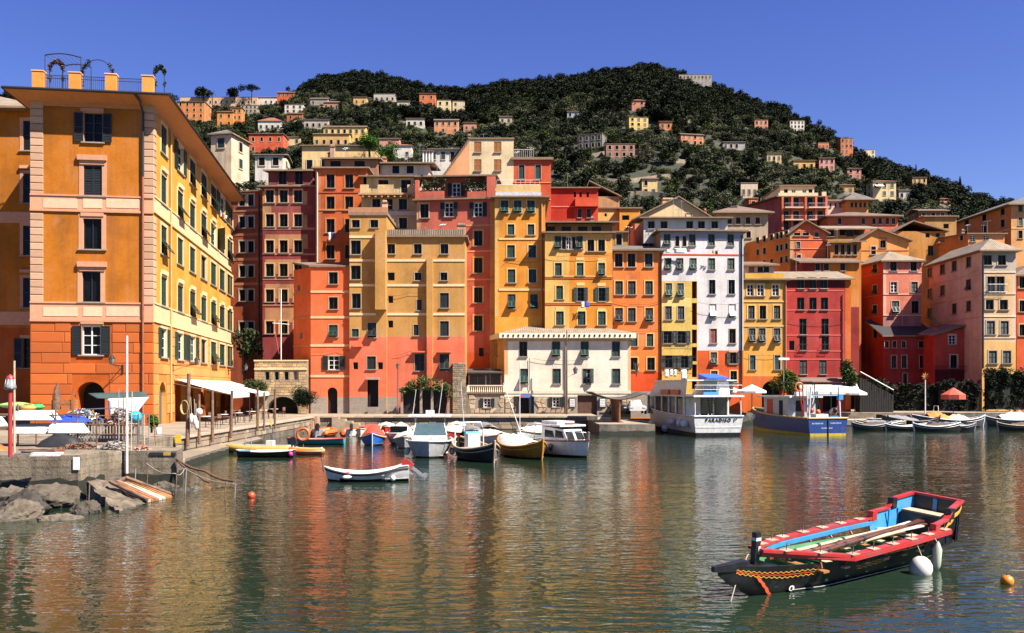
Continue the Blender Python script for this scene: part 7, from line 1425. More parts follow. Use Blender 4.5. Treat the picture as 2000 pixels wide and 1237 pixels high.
# striped concrete corner, white mooring plate
for k, (x0, x1, m_) in enumerate(((292, 318, IRON), (319, 333, PM('yellow_paint_worn', (.4, .24, .03), .7, .3, 4)), (334, 343, IRON))): a = P(x0, 890, 38.57); c = P(x1, 884, 38.57); tag(MB().box(a.x, c.x, 38.56, 38.596, a.z, c.z).build('hazard_stripe', m_), ('long black', 'yellow', 'short black')[k]+' hazard stripe on the concrete jetty corner', 'marking')
for k, (x0, x1, y0, y1, D, z) in enumerate(((143, 155, 893, 918, 35.66, 0), (228, 238, 882, 905, 38.56, 0))): a = P(x0, y1, D); c = P(x1, y0, D); tag(MB().box(a.x, c.x, D-.02, D+.02, a.z, c.z).build('white_plate', WHITE), ('wider', 'narrow')[k]+' white plate on the concrete jetty wall', 'plate')
struct(MB().prism([(-17.6, 38.2), (-16.795, 38.0), (-16.3, 38.59), (-17.6, 38.59)], -.5, 1.26).build('jetty_buttress', CONC))
# weed and tide band along the waterline of the quays
WEED = PM('tide_weed', (.022, .022, .013), .7, .5, 5, .8); wr = random.Random(6)
def tide(label, pts, h=.38, out=.012):
    rows = []
    for a, c in zip(pts, pts[1:]):
        a, c = Vector(a), Vector(c); n = max(2, int((c-a).length/.35)); d = (c-a).normalized(); o = Vector((d.y, -d.x))*out
        for i in range(n+1): p = a.lerp(c, i/n)+o; k = h*(.75+.5*abs(mnoise(Vector((p.x*.8, p.y*.8, 0))))+wr.uniform(-.12, .16)); rows.append([(p.x, p.y, -.5), (p.x, p.y, k*.6), (p.x, p.y, k)])
    tag(MB().grid(rows, 0, False).build('tide_weed', WEED), label, 'seaweed')
tide('dark weed band on the concrete jetty foot', [(-16.3, 38.6), (-14.04, 38.6), (-14.5, 40.6)], .42); tide('dark weed band on the left jetty front', [(-30, 35.7), (-16.8, 35.7), (-16.8, 38.3)], .42); tide('dark weed band on the low quay ledge', [(-14.8, 41.6), (-16.3, 46), (-17.0, 55), (-17.3, 64)], .3); tide('dark weed band on the pier platform', [(7.2, 86), (7.2, 76), (11.8, 76), (12.2, 86)], .35); tide('dark weed band along the right quay', [(12, 96.1), (36, 96.6), (110, 96.6)], .4)
# beacon
t = thing('harbour_beacon', 'red harbour beacon pole with a white lantern cage at the far left', 'beacon', (G(20, 893, 1.33))); h_ = 3.05
MB().tube([(0, 0, 0), (0, 0, h_-.55)], .075, 10).build('pole', BRED, t); lan = MB(); lan.lathe([(.02, h_-.55), (.16, h_-.5), (.21, h_-.46), (.21, h_-.38), (.15, h_-.18), (.14, h_-.1)], 12).build('lantern', BGRY, t); MB().lathe([(.155, h_-.36), (.125, h_-.2)], 12).build('lantern_glass', GLASS(), t); MB().lathe([(.15, h_-.1), (.14, h_-.03), (.06, h_+.04), (.01, h_+.08)], 12).build('cap', BRED, t)
for i in range(8): a = i*.785; MB().tube([(.2*math.cos(a), .2*math.sin(a), h_-.46), (.15*math.cos(a), .15*math.sin(a), h_-.1)], .013, 4).build('cage_bar', BW, t)
def pole(name, label, x, y0, y1, D, r, mat, cat='pole', lean=0.0):
    a, c = P(x, y1, D), P(x+lean, y0, D); return tag(MB().tube([(0, 0, 0), (c.x-a.x, 0, c.z-a.z)], [r, r*.85], 8).build(name, mat, None, a), label, cat)
pole('bare_pole', 'bare two tone pole right behind the red beacon', 28, 705, 890, 37.2, .05, PLANK); pole('tall_white_pole', 'tall thin white pole standing in front of the corner building', 248, 656, 925, 38.45, .055, BW); 
for k, (x, y0, y1, l) in enumerate(((255, 765, 925, 3), (232, 760, 868, 0), (241, 762, 868, 0), (282, 810, 885, 0), (291, 812, 876, 0), (305, 812, 878, -6))): pole('thin_pole', ('cane leaning at the foot of the tall white pole', 'left of two thin poles behind the white sail', 'right of two thin poles behind the white sail', 'grey pipe near the cyan float', 'short grey stake beside the grey pipe', 'leaning stick at the right end of the gear fence')[k], x, y0, y1, 38.9 if k == 0 else 42+k*.2, .025, (PLANK, BGRY, WOODP)[k % 3], 'pole', l)
# dinghy rack with upturned dinghies
t = thing('dinghy_rack', 'dark pipe rack holding upturned dinghies on the jetty', 'rack', (0, 0, 1.3))
for x in (-20.6, -22.3, -24.2): 
    for y in (41.6, 43.2): MB().tube([(x, y, 0), (x, y, 1.9)], .035, 6).build('upright', WOODP, t)
for z in (.75, 1.4): 
    for y in (41.6, 43.2): MB().tube([(-24.6, y, z), (-20.2, y, z)], .035, 6).build('crossbar', WOODP, t)
def dinghy(label, px, py, D, L, rz, c=BW, h=.42):
    p = P(px, py, D); t = thing('upturned_dinghy', label, 'dinghy', p, rot=(math.pi, 0, rz), group='dinghies stored on the rack'); sh, xy = hull(t, L, 1.15, lambda q: 0.0, .85, h, .3, [c, c, c], full=.45, sect=.22, floor=-.1, wl=-9); MB().tube([(.15, 0, -h), (L-.1, 0, -h-.01)], .02, 5).build('keel', BGRY, t); gunwale(t, L, xy, BGRY, .025)
dinghy('upper white upturned dinghy on the rack', 121, 820, 42, 1.95, math.pi+.12); dinghy('lower white upturned dinghy with grey scrapes', 114, 846, 42.0, 1.8, math.pi+.15, paint('scraped_white', (.5, .49, .48))); dinghy('lower right white upturned dinghy by the fence', 176, 845, 41.8, 1.65, math.pi+.05); dinghy('white dinghy cut by the left picture edge', 18, 832, 42, 1.6, math.pi+.2)
def kayak(label, px, py, D, L, c, rz=0.0, group=None, cat='kayak'):
    p = P(px, py, D); t = thing(cat, label, cat, p, rz); MB().lathe([(.01, 0), (.12, L*.08), (.26, L*.3), (.3, L*.5), (.25, L*.72), (.12, L*.93), (.01, L)], 12, axis='x').build('shell', c, t); t.scale = (1, 1, .55); MB().lathe([(.16, .28), (.2, .31), (.16, .33)], 12, c=(L*.5, 0, 0)).build('cockpit_rim', RUB, t)
kayak('pale green kayak lying on top of the left rack', -6, 792, 42.6, 1.75, PM('pale_green_plastic', (.28, .48, .14), .5)); kayak('yellow and pink kayak leaning on the pale green one', 40, 797, 42.3, .8, PM('yellow_pink_plastic', (.5, .25, .04), .5), -.2); kayak('bright green kayak behind the yellow one', 60, 795, 42.9, .6, PM('bright_green_plastic', (.03, .4, .06), .5), .2)
def blob_tarp(name, label, px0, px1, py0, py1, D, mat, cat='tarpaulin', seed=1):
    a, c = P(px0, py1, D), P(px1, py0, D); r = random.Random(seed); n, m = 12, 7; w, h = c.x-a.x, c.z-a.z; rows = [[(w*i/n, .9*(j/m-.5), h*max(0, (math.sin(math.pi*i/n)**.45)*(math.sin(math.pi*min(1, max(0, j/m)))**.5)*r.uniform(.8, 1.05))) for j in range(m+1)] for i in range(n+1)]; return tag(MB().grid(rows).build(name, mat, None, a), label, cat)
blob_tarp('blue_tarp', 'bright blue tarpaulin over gear behind the dinghies', 104, 172, 810, 824, 43.5, PM('blue_tarp', (.015, .05, .42), .7, .2, 4, .3)); blob_tarp('black_tarp', 'black crumpled tarpaulin below the lower dinghies', 78, 160, 847, 872, 41.2, PM('black_tarp', (.012, .012, .013), .6, .3, 4, .4), seed=2); blob_tarp('orange_hull_cover', 'orange cover at the left edge beside the beacon', -30, 17, 868, 888, 38.5, ORI, seed=3)
r = random.Random(4)
for k, (x0, y0, L, rz, m_) in enumerate(((46, 884, 1.4, -.25, PLANK), (30, 889, 1.0, .1, PM('grey_board', (.12, .11, .10), .8)), (64, 887, 1.1, 0, BW), (90, 881, .7, .3, PM('rust_board', (.2, .06, .025), .8)), (62, 891, 1.0, .02, BW), (40, 880, 1.5, -.1, WOODP))): tag(MB().box(0, L, -.14, .14, 0, .06).build('loose_plank', m_, None, G(x0, y0, 1.34+.05*(k % 3)), rz), ('long pale plank', 'grey flat board', 'white board', 'rusty short board', 'narrow white board in front', 'dark long plank')[k]+' on the jetty right of the beacon', 'plank')
# nets and heaps
def heap(label, px0, px1, py, D, h, mats, seed, n=160, s=.1):
    a, c = P(px0, py, D), P(px1, py, D); r = random.Random(seed); mb = MB(); w = (c.x-a.x)/2
    for i in range(n):
        x = r.gauss(0, .45); y = r.gauss(0, .4); z = max(0, h*(1-x*x-y*y))*r.uniform(.5, 1); p = Vector((x*w, y*.6, z)); d = Vector((r.uniform(-1, 1), r.uniform(-1, 1), r.uniform(-.5, .5))).normalized(); mb.tube([p-d*s, p+Vector((0, 0, s*.3)), p+d*s], s*.22, 4, r.randrange(len(mats)), False)
    return stuff(tag(mb.build('fishing_net_heap', mats, None, ((a.x+c.x)/2, D, a.z)), label, 'net'))
heap('red orange net heap near the striped jetty corner', 262, 292, 882, 39.3, .22, [PM('red_net', (.3, .05, .03), .9), ROPE], 1); heap('pale net heap on the jetty edge left of the tall pole', 200, 250, 876, 39.5, .3, [ROPE, PM('grey_net', (.2, .19, .18), .9)], 2, 260); heap('brown rope heap under the gear fence', 120, 190, 876, 39.8, .22, [PM('brown_net', (.15, .06, .03), .9), WOODP], 3, 200); heap('tangled gear behind the blue tarpaulin', 120, 200, 822, 45, .55, [BGRY, ORI, PM('green_net', (.05, .2, .08), .9), PM('blue_net', (.03, .08, .3), .9), BW], 4, 300, .14); heap('grey nets piled on the fence near the cyan float', 210, 262, 830, 44.5, .8, [BGRY, ROPE, PM('brown_net', (.15, .06, .03), .9)], 6, 320, .14)
# fence of slats and pipe frames
t = thing('gear_fence', 'grey slatted fence with pipe frames across the jetty', 'fence', (0, 0, 1.3))
for i in range(30): x = -22.4+i*.15; MB().box(x-.045, x+.045, 45.0, 45.03, .05, 1.05+.05*(i % 3)).build('slat', PM('grey_slat', (.20, .19, .18), .8, .3), t)
for z in (.3, .85): MB().tube([(-22.3, 45.06, z), (-17.9, 45.06, z)], .03, 5).build('rail', BGRY, t)
for x in (-20.0, -19.1, -18.3, -17.2): MB().tube([(x, 42.4, 0), (x, 42.4, 1.45)], .035, 6).build('frame_post', WOODP, t)
for z in (.5, .95, 1.35): MB().tube([(-20.0, 42.4, z), (-17.2, 42.4, z)], .03, 6).build('frame_rail', WOODP, t)
tag(MB().tube([P(165, 800, 44), P(225, 797, 44), P(292, 812, 43)], .03, 6).build('handrail', STEEL), 'bent galvanised handrail above the gear fence', 'handrail')
t = thing('cyan_float', 'cyan round float hanging on the gear fence', 'float', P(265, 815, 43.2)); MB().ball((0, 0, 0), .30, 0, 14).build('ball', PM('cyan_plastic', (.03, .35, .5), .45), t); MB().tube([(0, 0, .28), (0, 0, .55)], .02, 4).build('rope', ROPE, t)
# sails strung up as shade
def sail(name, label, q, mat, sag=.15):
    rows = [[(q[0].lerp(q[1], u/8)).lerp(q[3].lerp(q[2], u/8), v/6)-Vector((0, 0, sag*math.sin(math.pi*u/8)*math.sin(math.pi*v/6))) for u in range(9)] for v in range(7)]; o = tag(MB().grid(rows).build(name, mat), label, 'shade sail'); md = o.modifiers.new('cloth', 'SOLIDIFY'); md.thickness = .02; return o
sail('green_shade_sail', 'dark green shade sail in front of the archway', [P(172, 769, 47), P(283, 766, 47), P(292, 778, 45), P(190, 779, 45)], PM('dark_green_cloth', (.035, .06, .055), .85, .2, 4), .2); sail('white_shade_sail', 'white cloth sail hanging beside the tall white pole', [P(210, 779, 45), P(291, 776, 45), P(268, 806, 44.8), P(214, 816, 44.8)], TARP, .1)
t = thing('red_oar_post', 'dark figurehead shaped wooden post against the orange wall', 'post', P(110, 800, 50)); MB().tube([(0, 0, 0), (.05, 0, .7), (.0, 0, 1.1), (.1, 0, 1.45)], [.16, .2, .12, .05], 7).build('trunk', WOODP, t); MB().tube([(0, 0, 0), (0, 0, .5)], .25, 8).build('barrel', WOODP, t)
t = thing('wheelbarrow_box', 'wooden crate and oar blade leaning on the orange wall', 'crate', P(128, 800, 50)); [MB().box(.0, .6, -.2, .2, .14*i, .14*i+.11).build('board', WOOD, t) for i in range(4)]; MB().box(.42, .58, -.25, -.22, 0, 1.0).build('oar_blade', PM('orange_board', (.35, .1, .03), .7), t)
tag(MB().lathe([(.14, 0), (.16, .32), (.15, .33), (.13, .02)], 12).build('white_bucket', WHITE, None, P(310, 848, 49.6)), 'white bucket at the promenade corner', 'bucket')
shrub('pot_plant', 'green plants in pots at the right end of the gear fence', 286, 306, 808, 842, 47, L_BR, 700, .06, 20, .4)
# --- mooring piles along the promenade
for k, (x, y0, y1, r_) in enumerate(((366, 730, 872, .10), (389, 770, 868, .07), (415, 762, 864, .08), (451, 763, 856, .085), (503, 757, 842, .08), (516, 766, 842, .06), (537, 760, 838, .075))):
    D = 18.1*F/(CX-x); pole('mooring_pile', ('tallest brown mooring pile hung with ropes and fenders', 'thin pile right of the tallest one', 'brown pile in front of the awning middle', 'brown pile at the awning end', 'pile left of the stone steps', 'short thin pile beside it', 'pile nearest the stone steps')[k], x, y0, y1, D, r_*1.25, WOODP, 'mooring pile', (3, 0, 0, 2, 0, 0, 0)[k])
D = 51
t = thing('rope_coil', 'yellowish rope coil hanging on the tallest pile', 'rope', P(361, 796, 50.8)); [MB().tube([(.17*math.cos(a*.4)*(1+.1*i), -.03*i, .38*math.sin(a*.4)) for a in range(17)], .025, 5).build('loop', PM('yellow_rope', (.33, .26, .10), .9), t) for i in range(4)]
for k, (x, y, m_) in enumerate(((374, 818, FEND), (381, 822, FEND), (384, 830, FEND))): t = thing('hanging_fender', ('white fender left in the bunch on the pile', 'white fender middle of the bunch on the pile', 'lowest white fender of the bunch on the pile')[k], 'fender', P(x, y, 51.2)); fender(t, (0, 0, 0), .12, .55, m_, 'body'); MB().tube([(0, 0, .3), (-.05, 0, 1.2)], .02, 4).build('rope', ROPE, t)
t = thing('round_fender', 'round white ball fender beside the pile bunch', 'fender', P(389, 805, 52)); ballf(t, (0, 0, 0), .2, name='ball'); MB().tube([(0, 0, .2), (0, 0, .6)], .015, 4).build('rope', ROPE, t)
for k, (x, y, D) in enumerate(((350, 857, 50.1), (454, 872, 58), (528, 826, 70), (512, 826, 66))): a = P(x, y, D); tag(MB().box(-.16, .16, -.03, 0, -.22, .22).build('yellow_sign', PM('yellow_sign', (.5, .33, .01), .6), None, (-18.2 if k else a.x, D-.4 if k else 49.97, a.z), math.pi/2 if k else 0), 'yellow notice plate on the sea wall, %s' % ('nearest the jetty', 'beside the yellow inflatable', 'nearest the stone steps', 'left of the stone steps')[k], 'sign')
# posts with chain and submerged rails
for k, (x, y0, y1) in enumerate(((342, 925, 975), (361, 915, 955), (438, 940, 978), (457, 945, 975), (286, 905, 945), (262, 915, 955), (172, 945, 978))): p = G(x, y1-2 if k in (0, 2, 3) else y1+8, 0); a = P(x, y1, p.y); c = P(x+3, y0, p.y); tag(MB().tube([(a.x, p.y, -.4), (c.x, p.y, c.z)], .022, 5).build('rope_stake', BGRY if k % 2 else WOODP), ('stake at the slipway foot in the water', 'second stake right of the slipway', 'stake farthest out in the water', 'stake at the end of the chain', 'stake beside the slipway top', 'stake between slipway and jetty', 'stake on the concrete ramp')[k], 'stake')
def sagging(label, pts, r, mat, sag=.15, cat='rope', name='rope'):
    out = []
    for a, c in zip(pts, pts[1:]): out += [a.lerp(c, i/8)-Vector((0, 0, sag*math.sin(math.pi*i/8))) for i in range(8)]
    return tag(MB().tube(out+[pts[-1]], r, 5).build(name, mat), label, cat)
sagging('rope strung between stakes over the slipway', [P(286, 905, 36), P(342, 925, 34), P(361, 915, 36.5), P(457, 945, 35)], .014, ROPE); sagging('upper heavy rusty chain running down from the jetty corner', [P(344, 896, 38.5), P(400, 920, 38), P(457, 940, 37.5)], .05, PM('rusty_chain', (.10, .05, .03), .9, .4, 8), .1, 'chain', 'chain'); sagging('lower rusty chain below the jetty corner', [P(346, 900, 38.5), P(380, 922, 37.5), P(410, 943, 36.5)], .04, PM('rusty_chain', (.10, .05, .03), .9, .4, 8), .08, 'chain', 'chain')
# ------------------------------------------------------------------ restaurant front
def wall_pt(t_, z, out): q = big.loc('R', t_, z, out); w = big.w2((q.x, q.y)); return Vector((w.x, w.y, big.zb+z))
for k, (t0, t1) in enumerate(((6.2, 17.0), (18.0, 33.0))):
    z1 = big.zz('R', 345, 741); z0 = z1-1.15; out = 4.2 if k == 0 else 4.6
    q = [wall_pt(t0, z1, .1), wall_pt(t1, z1, .1), wall_pt(t1, z0, out), wall_pt(t0, z0, out)]; t = thing('restaurant_awning', ('near white awning over the restaurant terrace', 'far white awning over the restaurant terrace')[k], 'awning', (0, 0, 0))
    rows = [[q[0].lerp(q[1], u/10).lerp(q[3].lerp(q[2], u/10), v/5)-Vector((0, 0, .06*math.sin(math.pi*v/5))) for u in range(11)] for v in range(6)]; MB().grid(rows).build('canopy', TARP, t).modifiers.new('cloth', 'SOLIDIFY').thickness = .03
    mb = MB(); n = 24
    for i in range(n): a, c = q[3].lerp(q[2], i/n), q[3].lerp(q[2], (i+1)/n); mb.add([a, c, c-Vector((0, 0, .28)), (a+c)/2-Vector((0, 0, .36)), a-Vector((0, 0, .28))], [(0, 1, 2, 3, 4)])
    mb.build('valance', TARP, t)
    for i in range(4): f = i/3; MB().tube([q[0].lerp(q[1], f)-Vector((0, 0, .35)), q[3].lerp(q[2], f)-Vector((0, 0, .04))], .03, 5).build('awning_arm', WOODP, t)
    for f in (0.02, .98): e = q[3].lerp(q[2], f); MB().tube([e, (e.x, e.y, ZQ)], .035, 6).build('awning_post', IRON, t)
def chair(label, p, rz, c):
    t = thing('cafe_chair', label, 'chair', p, rz, 'chairs on the restaurant terrace'); MB().box(-.22, .22, -.22, .22, .43, .47).build('seat', c, t); MB().box(-.22, .22, .19, .23, .6, .9).build('backrest', c, t)
    for x in (-.19, .19):
        MB().tube([(x, -.19, 0), (x, -.19, .44)], .018, 5).build('leg', IRON, t); MB().tube([(x, .2, 0), (x, .21, .9)], .018, 5).build('leg', IRON, t)
def cafe_table(label, p):
    t = thing('cafe_table', label, 'table', p, 0, 'tables on the restaurant terrace'); MB().lathe([(.01, .72), (.4, .72), (.4, .75), (.01, .75)], 14).build('top', WHITE, t); MB().tube([(0, 0, 0), (0, 0, .72)], .03, 6).build('leg', IRON, t); MB().lathe([(.22, 0), (.2, .03), (.02, .05)], 10).build('base', IRON, t)
rg = random.Random(12); cw = PM('rattan', (.16, .07, .035), .7)
for k in range(6):
    y = 62+k*4.0; x = -20.6-.12*k; cafe_table('white round table on the terrace, %s from the corner building' % ('first', 'second', 'third', 'fourth', 'fifth', 'sixth')[k], (x, y, ZQ+.004))
    for j, (dx, a) in enumerate(((-.7, math.pi/2), (.7, -math.pi/2))): chair('brown cafe chair %s of the %s terrace table' % (('left', 'right')[j], ('first', 'second', 'third', 'fourth', 'fifth', 'sixth')[k]), (x+dx, y+rg.uniform(-.1, .1), ZQ+.004), a+rg.uniform(-.3, .3), cw)
# ------------------------------------------------------------------ lamps
def lantern(parent, p, s=1.0):
    x, y, z = p; mb = MB(); mb.lathe([(.08*s, z-.02), (.1*s, z), (.17*s, z+.3*s), (.17*s, z+.32*s)], 6, 0, (x, y, 0)); mb.build('lantern_glass', PM('lantern_glass', (.25, .26, .25), .2), parent); mb = MB(); mb.lathe([(.2*s, z+.32*s), (.1*s, z+.45*s), (.03*s, z+.5*s), (.02*s, z+.58*s)], 6, 0, (x, y, 0)); mb.build('lantern_cap', IRON, parent); mb = MB()
    for i in range(6): a = i*math.pi/3; mb.tube([(x+.1*s*math.cos(a), y+.1*s*math.sin(a), z), (x+.175*s*math.cos(a), y+.175*s*math.sin(a), z+.32*s)], .012*s, 4)
    mb.build('lantern_frame', IRON, parent)
def bracket_lamp(label, p, d, s=1.0):
    t = thing('bracket_lamp', label, 'lamp', p); d = Vector(d)*s; MB().tube([(0, 0, 0), d], .03, 5).build('arm', IRON, t); MB().tube([(0, 0, -.35*s), d*.45+Vector((0, 0, -.1*s)), d*.9], .02, 5).build('scroll', PM('rust_iron', (.12, .03, .02), .7), t); MB().box(-.05, .05, -.05, .05, -.4*s, .1*s).build('wall_plate', IRON, t); lantern(t, tuple(d), s)
q = big.w2(big.loc('F', big.sx('F', 240)[0], 0, .05).to_2d()); bracket_lamp('black lantern on a wall bracket at the corner building front', Vector((q.x, q.y, big.zb+big.zz('F', 240, 716))), (-.15, -1.1, .1), 1.2)
for k, (x, y) in enumerate(((336, 714), (445, 724))):
    t_ = big.sx('R', x)[0]; bracket_lamp(('lantern on a scrolled bracket above the awnings', 'lantern on a bracket at the far end of the side facade')[k], wall_pt(t_, big.zz('R', x, y), .05), (1.5, .1, .05), 1.2)
def street_lamp(label, px, py0, py1, D, s=1.0):
    a = P(px, py1, D); h = (py1-py0)*D/F; t = thing('street_lamp', label, 'lamp', (a.x, a.y, ZQ)); h = P(px, py0, D).z-ZQ; MB().tube([(0, 0, 0), (0, 0, .6), (0, 0, .62), (0, 0, h-.5)], [.09, .08, .05, .035], 8).build('post', IRON, t); lantern(t, (0, 0, h-.5), s); return t
street_lamp('old iron street lamp in front of the pink ground floor', 777, 710, 806, 90.5)
t = thing('lamp_mast', 'tall mast with a side lantern in front of the white harbour house', 'mast', (P(1107, 806, 91).x, 91, ZQ)); h_ = P(1107, 645, 91).z-ZQ; MB().tube([(0, 0, 0), (0, 0, h_)], [.10, .05], 8).build('pole', PM('brown_mast', (.10, .055, .035), .6), t); MB().tube([(0, 0, 3.6), (.5, 0, 3.9), (.85, 0, 4.0)], .035, 5).build('arm', PLANK, t); lantern(t, (.85, 0, 4.02), 1.3)
# ------------------------------------------------------------------ quay furniture
t = thing('stone_steps', 'brown stone steps beside the fort archway going down to the water', 'steps', (0, 0, 0)); rb = PM('brick_riser', (.26, .10, .05), .9, .2)
for i in range(6): z = ZQ-i*.2; a = P(569-i*2.0, 816+i*4.4, 83); MB().box(a.x, a.x+2.0, 84.6-i*.5, 85.92, max(-.4, z-.9), z-.02 if i else z+.02).build('step', rb if i % 2 else PM('step_stone', (.30, .22, .15), .9, .2), t).location.z -= .0
t = thing('quay_stairs', 'flight of steps descending the quay wall behind the orange inflatables', 'steps', (0, 0, 0))
for i in range(6): MB().box(-16.6+i*.62, -15.98+i*.62, 84.9, 85.86, -.6, ZQ-.05-i*.2).build('step', PM('step_stone', (.30, .22, .15), .9, .2), t)
t = thing('pier_shelter', 'wooden pier shelter with an upswept curved roof on four brown columns', 'shelter', (9.2, 80.5, .88)); wc = PM('shelter_wood', (.16, .065, .03), .6, .3, 4)
rows = [[(x, y, 2.05+.62*abs(x/2.35)**1.6*(1 if x > 0 else 1.0)+.0*y) for x in [-2.35+.47*i for i in range(11)]] for y in (-1.6, 1.6, 4.6)]; MB().grid(rows).build('roof', PM('shelter_roof', (.06, .05, .042), .7, .3), t).modifiers.new('sheet', 'SOLIDIFY').thickness = .12
for y in (-1.3, .2, 1.8, 3.6): MB().tube([(0, y, 0), (0, y, 1.3), (0, y, 2.0)], [.13, .12, .3], 8).build('column', wc, t)
for y in (.9, 2.7): MB().box(-.5, .5, y-.3, y+.3, .42, .48).build('bench', wc, t)
for k, (x, c_) in enumerate(((10.6, BBLK), (12.4, WHITE))):
    t = thing('parked_car', ('black car parked behind the pier shelter', 'white car parked beside the black one')[k], 'car', (x, 91.2-k*.6, ZQ)); prof = [(-.85, .35), (-.88, .75), (-.6, .85), (-.45, 1.35), (.45, 1.38), (.62, .9), (.88, .8), (.88, .35)]; L_ = 3.8
    body = MB(); rows = [[(px_*.95, yy, z if z < .9 else lerp(.9, z, e)) for px_, z in prof] for yy, e in ((0, 0), (.9, .15), (1.5, 1), (2.9, 1), (3.5, .35), (3.8, .1))]; body.grid(rows, 0, True); body.add(rows[0], [tuple(range(8))]); body.add(rows[-1], [tuple(range(8))]); body.build('body', c_, t)
    MB().quad((-.45, 1.1, 1.0), (.45, 1.1, 1.0), (.42, 1.46, 1.33), (-.42, 1.46, 1.33)).build('windscreen', GLASS(), t).location.y = -.03
    for wx_ in (-.82, .82):
        for wy in (.7, 3.0): o = MB().lathe([(.01, -.09), (.3, -.09), (.3, .09), (.01, .09)], 14, axis='x').build('wheel', RUB, t, (wx_, wy, .3)); MB().lathe([(.01, -.095), (.16, -.095), (.16, .095), (.01, .095)], 10, axis='x').build('rim', STEEL, o)
    for wx_ in (-.6, .6): MB().box(wx_-.14, wx_+.14, -.03, 0, .6, .72).build('headlight', PM('headlight', (.5, .5, .48), .2), t)
def parasol(label, px0, px1, ytop, yrim, D, mat=TARP, sq=True):
    a, c = P(px0, yrim, D), P(px1, yrim, D); r_ = (c.x-a.x)/2; h = P(px0, ytop, D).z-a.z; t = thing('parasol', label, 'parasol', ((a.x+c.x)/2, D, ZQ)); zr = a.z-ZQ; mb = MB(); n = 8
    vs = [(0, 0, zr+h)]+[(r_*math.cos(i*math.pi/4), r_*math.sin(i*math.pi/4), zr) for i in range(8)]; mb.add(vs, [(0, 1+i, 1+(i+1) % 8) for i in range(8)]); mb.add(vs[1:]+[(x, y, z-.2) for x, y, z in vs[1:]], [(i, (i+1) % 8, 8+(i+1) % 8, 8+i) for i in range(8)]); mb.build('canopy', mat, t); MB().tube([(0, 0, 0), (0, 0, zr+h)], .04, 6).build('pole', IRON, t)
parasol('white parasol right of the excursion boat', 1440, 1497, 751, 764, 95); parasol('white parasol behind the excursion boat roof', 1400, 1446, 752, 763, 96); parasol('pinkish parasol near the tiny red canopy at right', 1645, 1694, 757, 768, 96)
t = thing('market_awning', 'wide white awning over the quay stalls at the crimson house', 'awning', (0, 0, 0)); q = [P(1556, 748, 98.5), P(1672, 748, 98.5), P(1680, 766, 95.5), P(1566, 766, 95.5)]; MB().grid([[q[0].lerp(q[1], u/8).lerp(q[3].lerp(q[2], u/8), v/4) for u in range(9)] for v in range(5)]).build('canopy', TARP, t).modifiers.new('cloth', 'SOLIDIFY').thickness = .04
for e in (q[2], q[3], q[2].lerp(q[3], .5)): MB().tube([e, (e.x, e.y, ZQ)], .04, 6).build('post', IRON, t)
MB().add([q[3], q[2], q[2]-Vector((0, 0, .25)), q[3]-Vector((0, 0, .25))], [(0, 1, 2, 3)]).build('valance', TARP, t)
t = thing('brown_canopy', 'brown canvas canopy above the white market awning', 'awning', (0, 0, 0)); q = [P(1556, 738, 98.8), P(1650, 738, 98.8), P(1650, 747, 97.6), P(1556, 747, 97.6)]; MB().grid([[q[0].lerp(q[1], u/8).lerp(q[3].lerp(q[2], u/8), v/3) for u in range(9)] for v in range(4)]).build('canopy', PM('brown_canvas', (.14, .09, .07), .9), t).modifiers.new('cloth', 'SOLIDIFY').thickness = .04
t = thing('coral_parasol', 'coral red parasol by the right boats', 'parasol', P(1862, 806, 96.5)); z1 = (806-757)*96.5/F; mb = MB(); vs = [(0, 0, z1)]+[(1.25*math.cos(i*.785), 1.25*math.sin(i*.785), z1-.75) for i in range(8)]; mb.add(vs, [(0, 1+i, 1+(i+1) % 8) for i in range(8)]); mb.add(vs[1:]+[(x, y, z-.5) for x, y, z in vs[1:]], [(i, (i+1) % 8, 8+(i+1) % 8, 8+i) for i in range(8)]); mb.build('canopy', PM('coral_cloth', (.45, .08, .045), .8, .2), t); MB().tube([(0, 0, 0), (0, 0, z1)], .04, 6).build('pole', IRON, t)
t = thing('diagonal_stair', 'dark stairway with a pale handrail climbing left to right of the crimson house', 'stairs', (0, 0, 0)); a, c = P(1680, 728, 97.8), P(1745, 764, 97.8)
MB().tube([a+Vector((0, 0, .1)), c+Vector((0, 0, .1))], .06, 6).build('handrail', BW, t)
for i in range(14): f = i/14; p = a.lerp(c, f); MB().box(p.x, p.x+.30, 97.9, 99.2, ZQ, p.z-.55).build('step', PM('dark_step', (.014, .012, .010), .9, .3), t)  # steps coloured near black to stand for the shade here
for i in range(6): p = a.lerp(c, i/5); MB().tube([p, p-Vector((0, 0, .8))], .02, 4).build('baluster', IRON, t)
# ------------------------------------------------------------------ washing lines, boats' neighbours, wires
def laundry(label, items, D):
    t = thing('laundry', label, 'laundry', P(items[0][0], items[0][2], D)); o = t.location; x0 = min(i[0] for i in items); x1 = max(i[1] for i in items); MB().tube([P(x0-2, items[0][2], D)-o, P(x1+2, items[0][2], D)-o], .01, 4).build('line', IRON, t)
    for a, b_, y0, y1, c_ in items:
        p, q = P(a, y1, D)-o, P(b_, y0, D)-o; rows = [[(lerp(p.x, q.x, u/4), .05*math.sin(u*1.7+v), lerp(q.z, p.z, v/4)) for u in range(5)] for v in range(5)]; MB().grid(rows).build('cloth', c_, t).modifiers.new('cloth', 'SOLIDIFY').thickness = .01
LB, LW, LR, LY = PM('blue_cloth', (.03, .08, .4), .9), PM('white_cloth', (.6, .59, .57), .9), PM('red_cloth', (.4, .06, .05), .9), PM('yellow_cloth', (.45, .38, .06), .9)
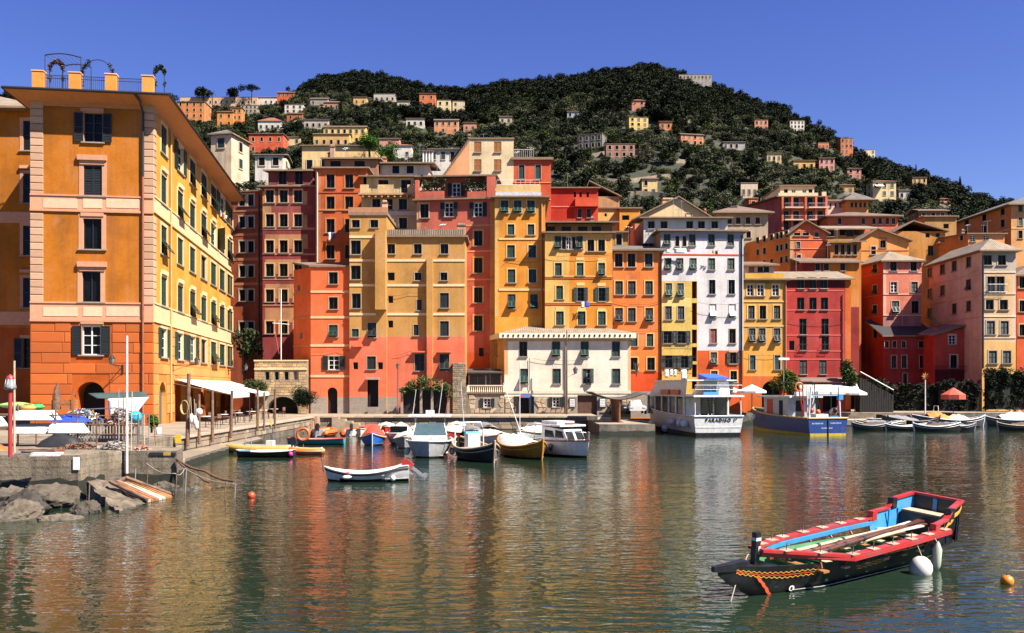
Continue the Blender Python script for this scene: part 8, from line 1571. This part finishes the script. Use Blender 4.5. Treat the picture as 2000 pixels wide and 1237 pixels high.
laundry('white washing under the yellow part of the lilac house', [(1298, 1306, 722, 738, LW), (1308, 1314, 722, 735, LW), (1316, 1321, 722, 736, LW), (1330, 1341, 722, 742, LW)], 95.6); laundry('white sheets under the top windows of the lilac house', [(1300, 1309, 487, 494, LW), (1317, 1340, 485, 495, LW), (1342, 1348, 487, 492, LR)], 96.1); laundry('yellow and dark washing on the upper lilac facade', [(1391, 1396, 489, 495, LY), (1397, 1402, 490, 497, IRON)], 96.1)
laundry('blue and white washing on the golden house', [(1135, 1141, 590, 602, LW), (1142, 1151, 590, 600, LB)], 94.5); laundry('washing hanging high on the corner building side', [(430, 433, 416, 424, LW), (434, 438, 418, 426, LR), (439, 443, 421, 428, LW)], 90); laundry('pale washing on the burnt orange tenement', [(641, 646, 454, 472, LW), (648, 654, 456, 464, LB)], 101.6)
t = thing('furled_flags', 'furled dark flags on the tangerine house wall', 'flag', P(1243, 740, 95.2)); [MB().tube([(0, 0, .2), (dx, -.3, 1.6)], .05, 5).build('flag', m_, t) for dx, m_ in ((-.2, PM('flag_green', (.03, .1, .06), .8)), (.0, PM('flag_navy', (.02, .03, .1), .8)), (.2, WOODP))]
def wire(label, pts, D, mat=None): return sagging(label, [P(x, y, D) for x, y in pts], .014, mat or PM('cable', (.05, .03, .025), .7), .12, 'cable', 'cable')
for lab, pts, D in (('cable looping across the salmon house lower floor', [(612, 688), (660, 682), (682, 684)], 92.85), ('cable across the pink wall below the ochre tower', [(770, 694), (800, 686), (830, 690)], 92.85), ('cable crossing the ochre block at mid height', [(758, 578), (800, 572), (834, 568)], 92.85), ('cable along the amber house upper floors', [(981, 517), (990, 508), (1050, 512), (1058, 500)], 95.9), ('cable under the third row of the tangerine house', [(1197, 642), (1240, 648), (1290, 642)], 95.9), ('cable under the second row of the tangerine house', [(1197, 588), (1245, 595), (1288, 590)], 95.9), ('cable along the mid lilac facade', [(1362, 590), (1400, 594), (1445, 592)], 96.3), ('cable from the lilac house to the orange corner', [(1295, 700), (1340, 695), (1362, 696)], 96.3), ('cable along the white harbour house wall', [(1040, 700), (1085, 704), (1140, 702)], 92.85), ('cable over the pink house red storeys', [(910, 610), (940, 606), (966, 612)], 96.8), ('cable across the crimson facade', [(1540, 628), (1590, 634), (1648, 630)], 98.9), ('cable under the mustard house windows', [(1455, 690), (1490, 694), (1530, 690)], 97.3), ('cable on the golden house top floor', [(1068, 497), (1110, 500), (1190, 499)], 94.8)): wire(lab, pts, D)
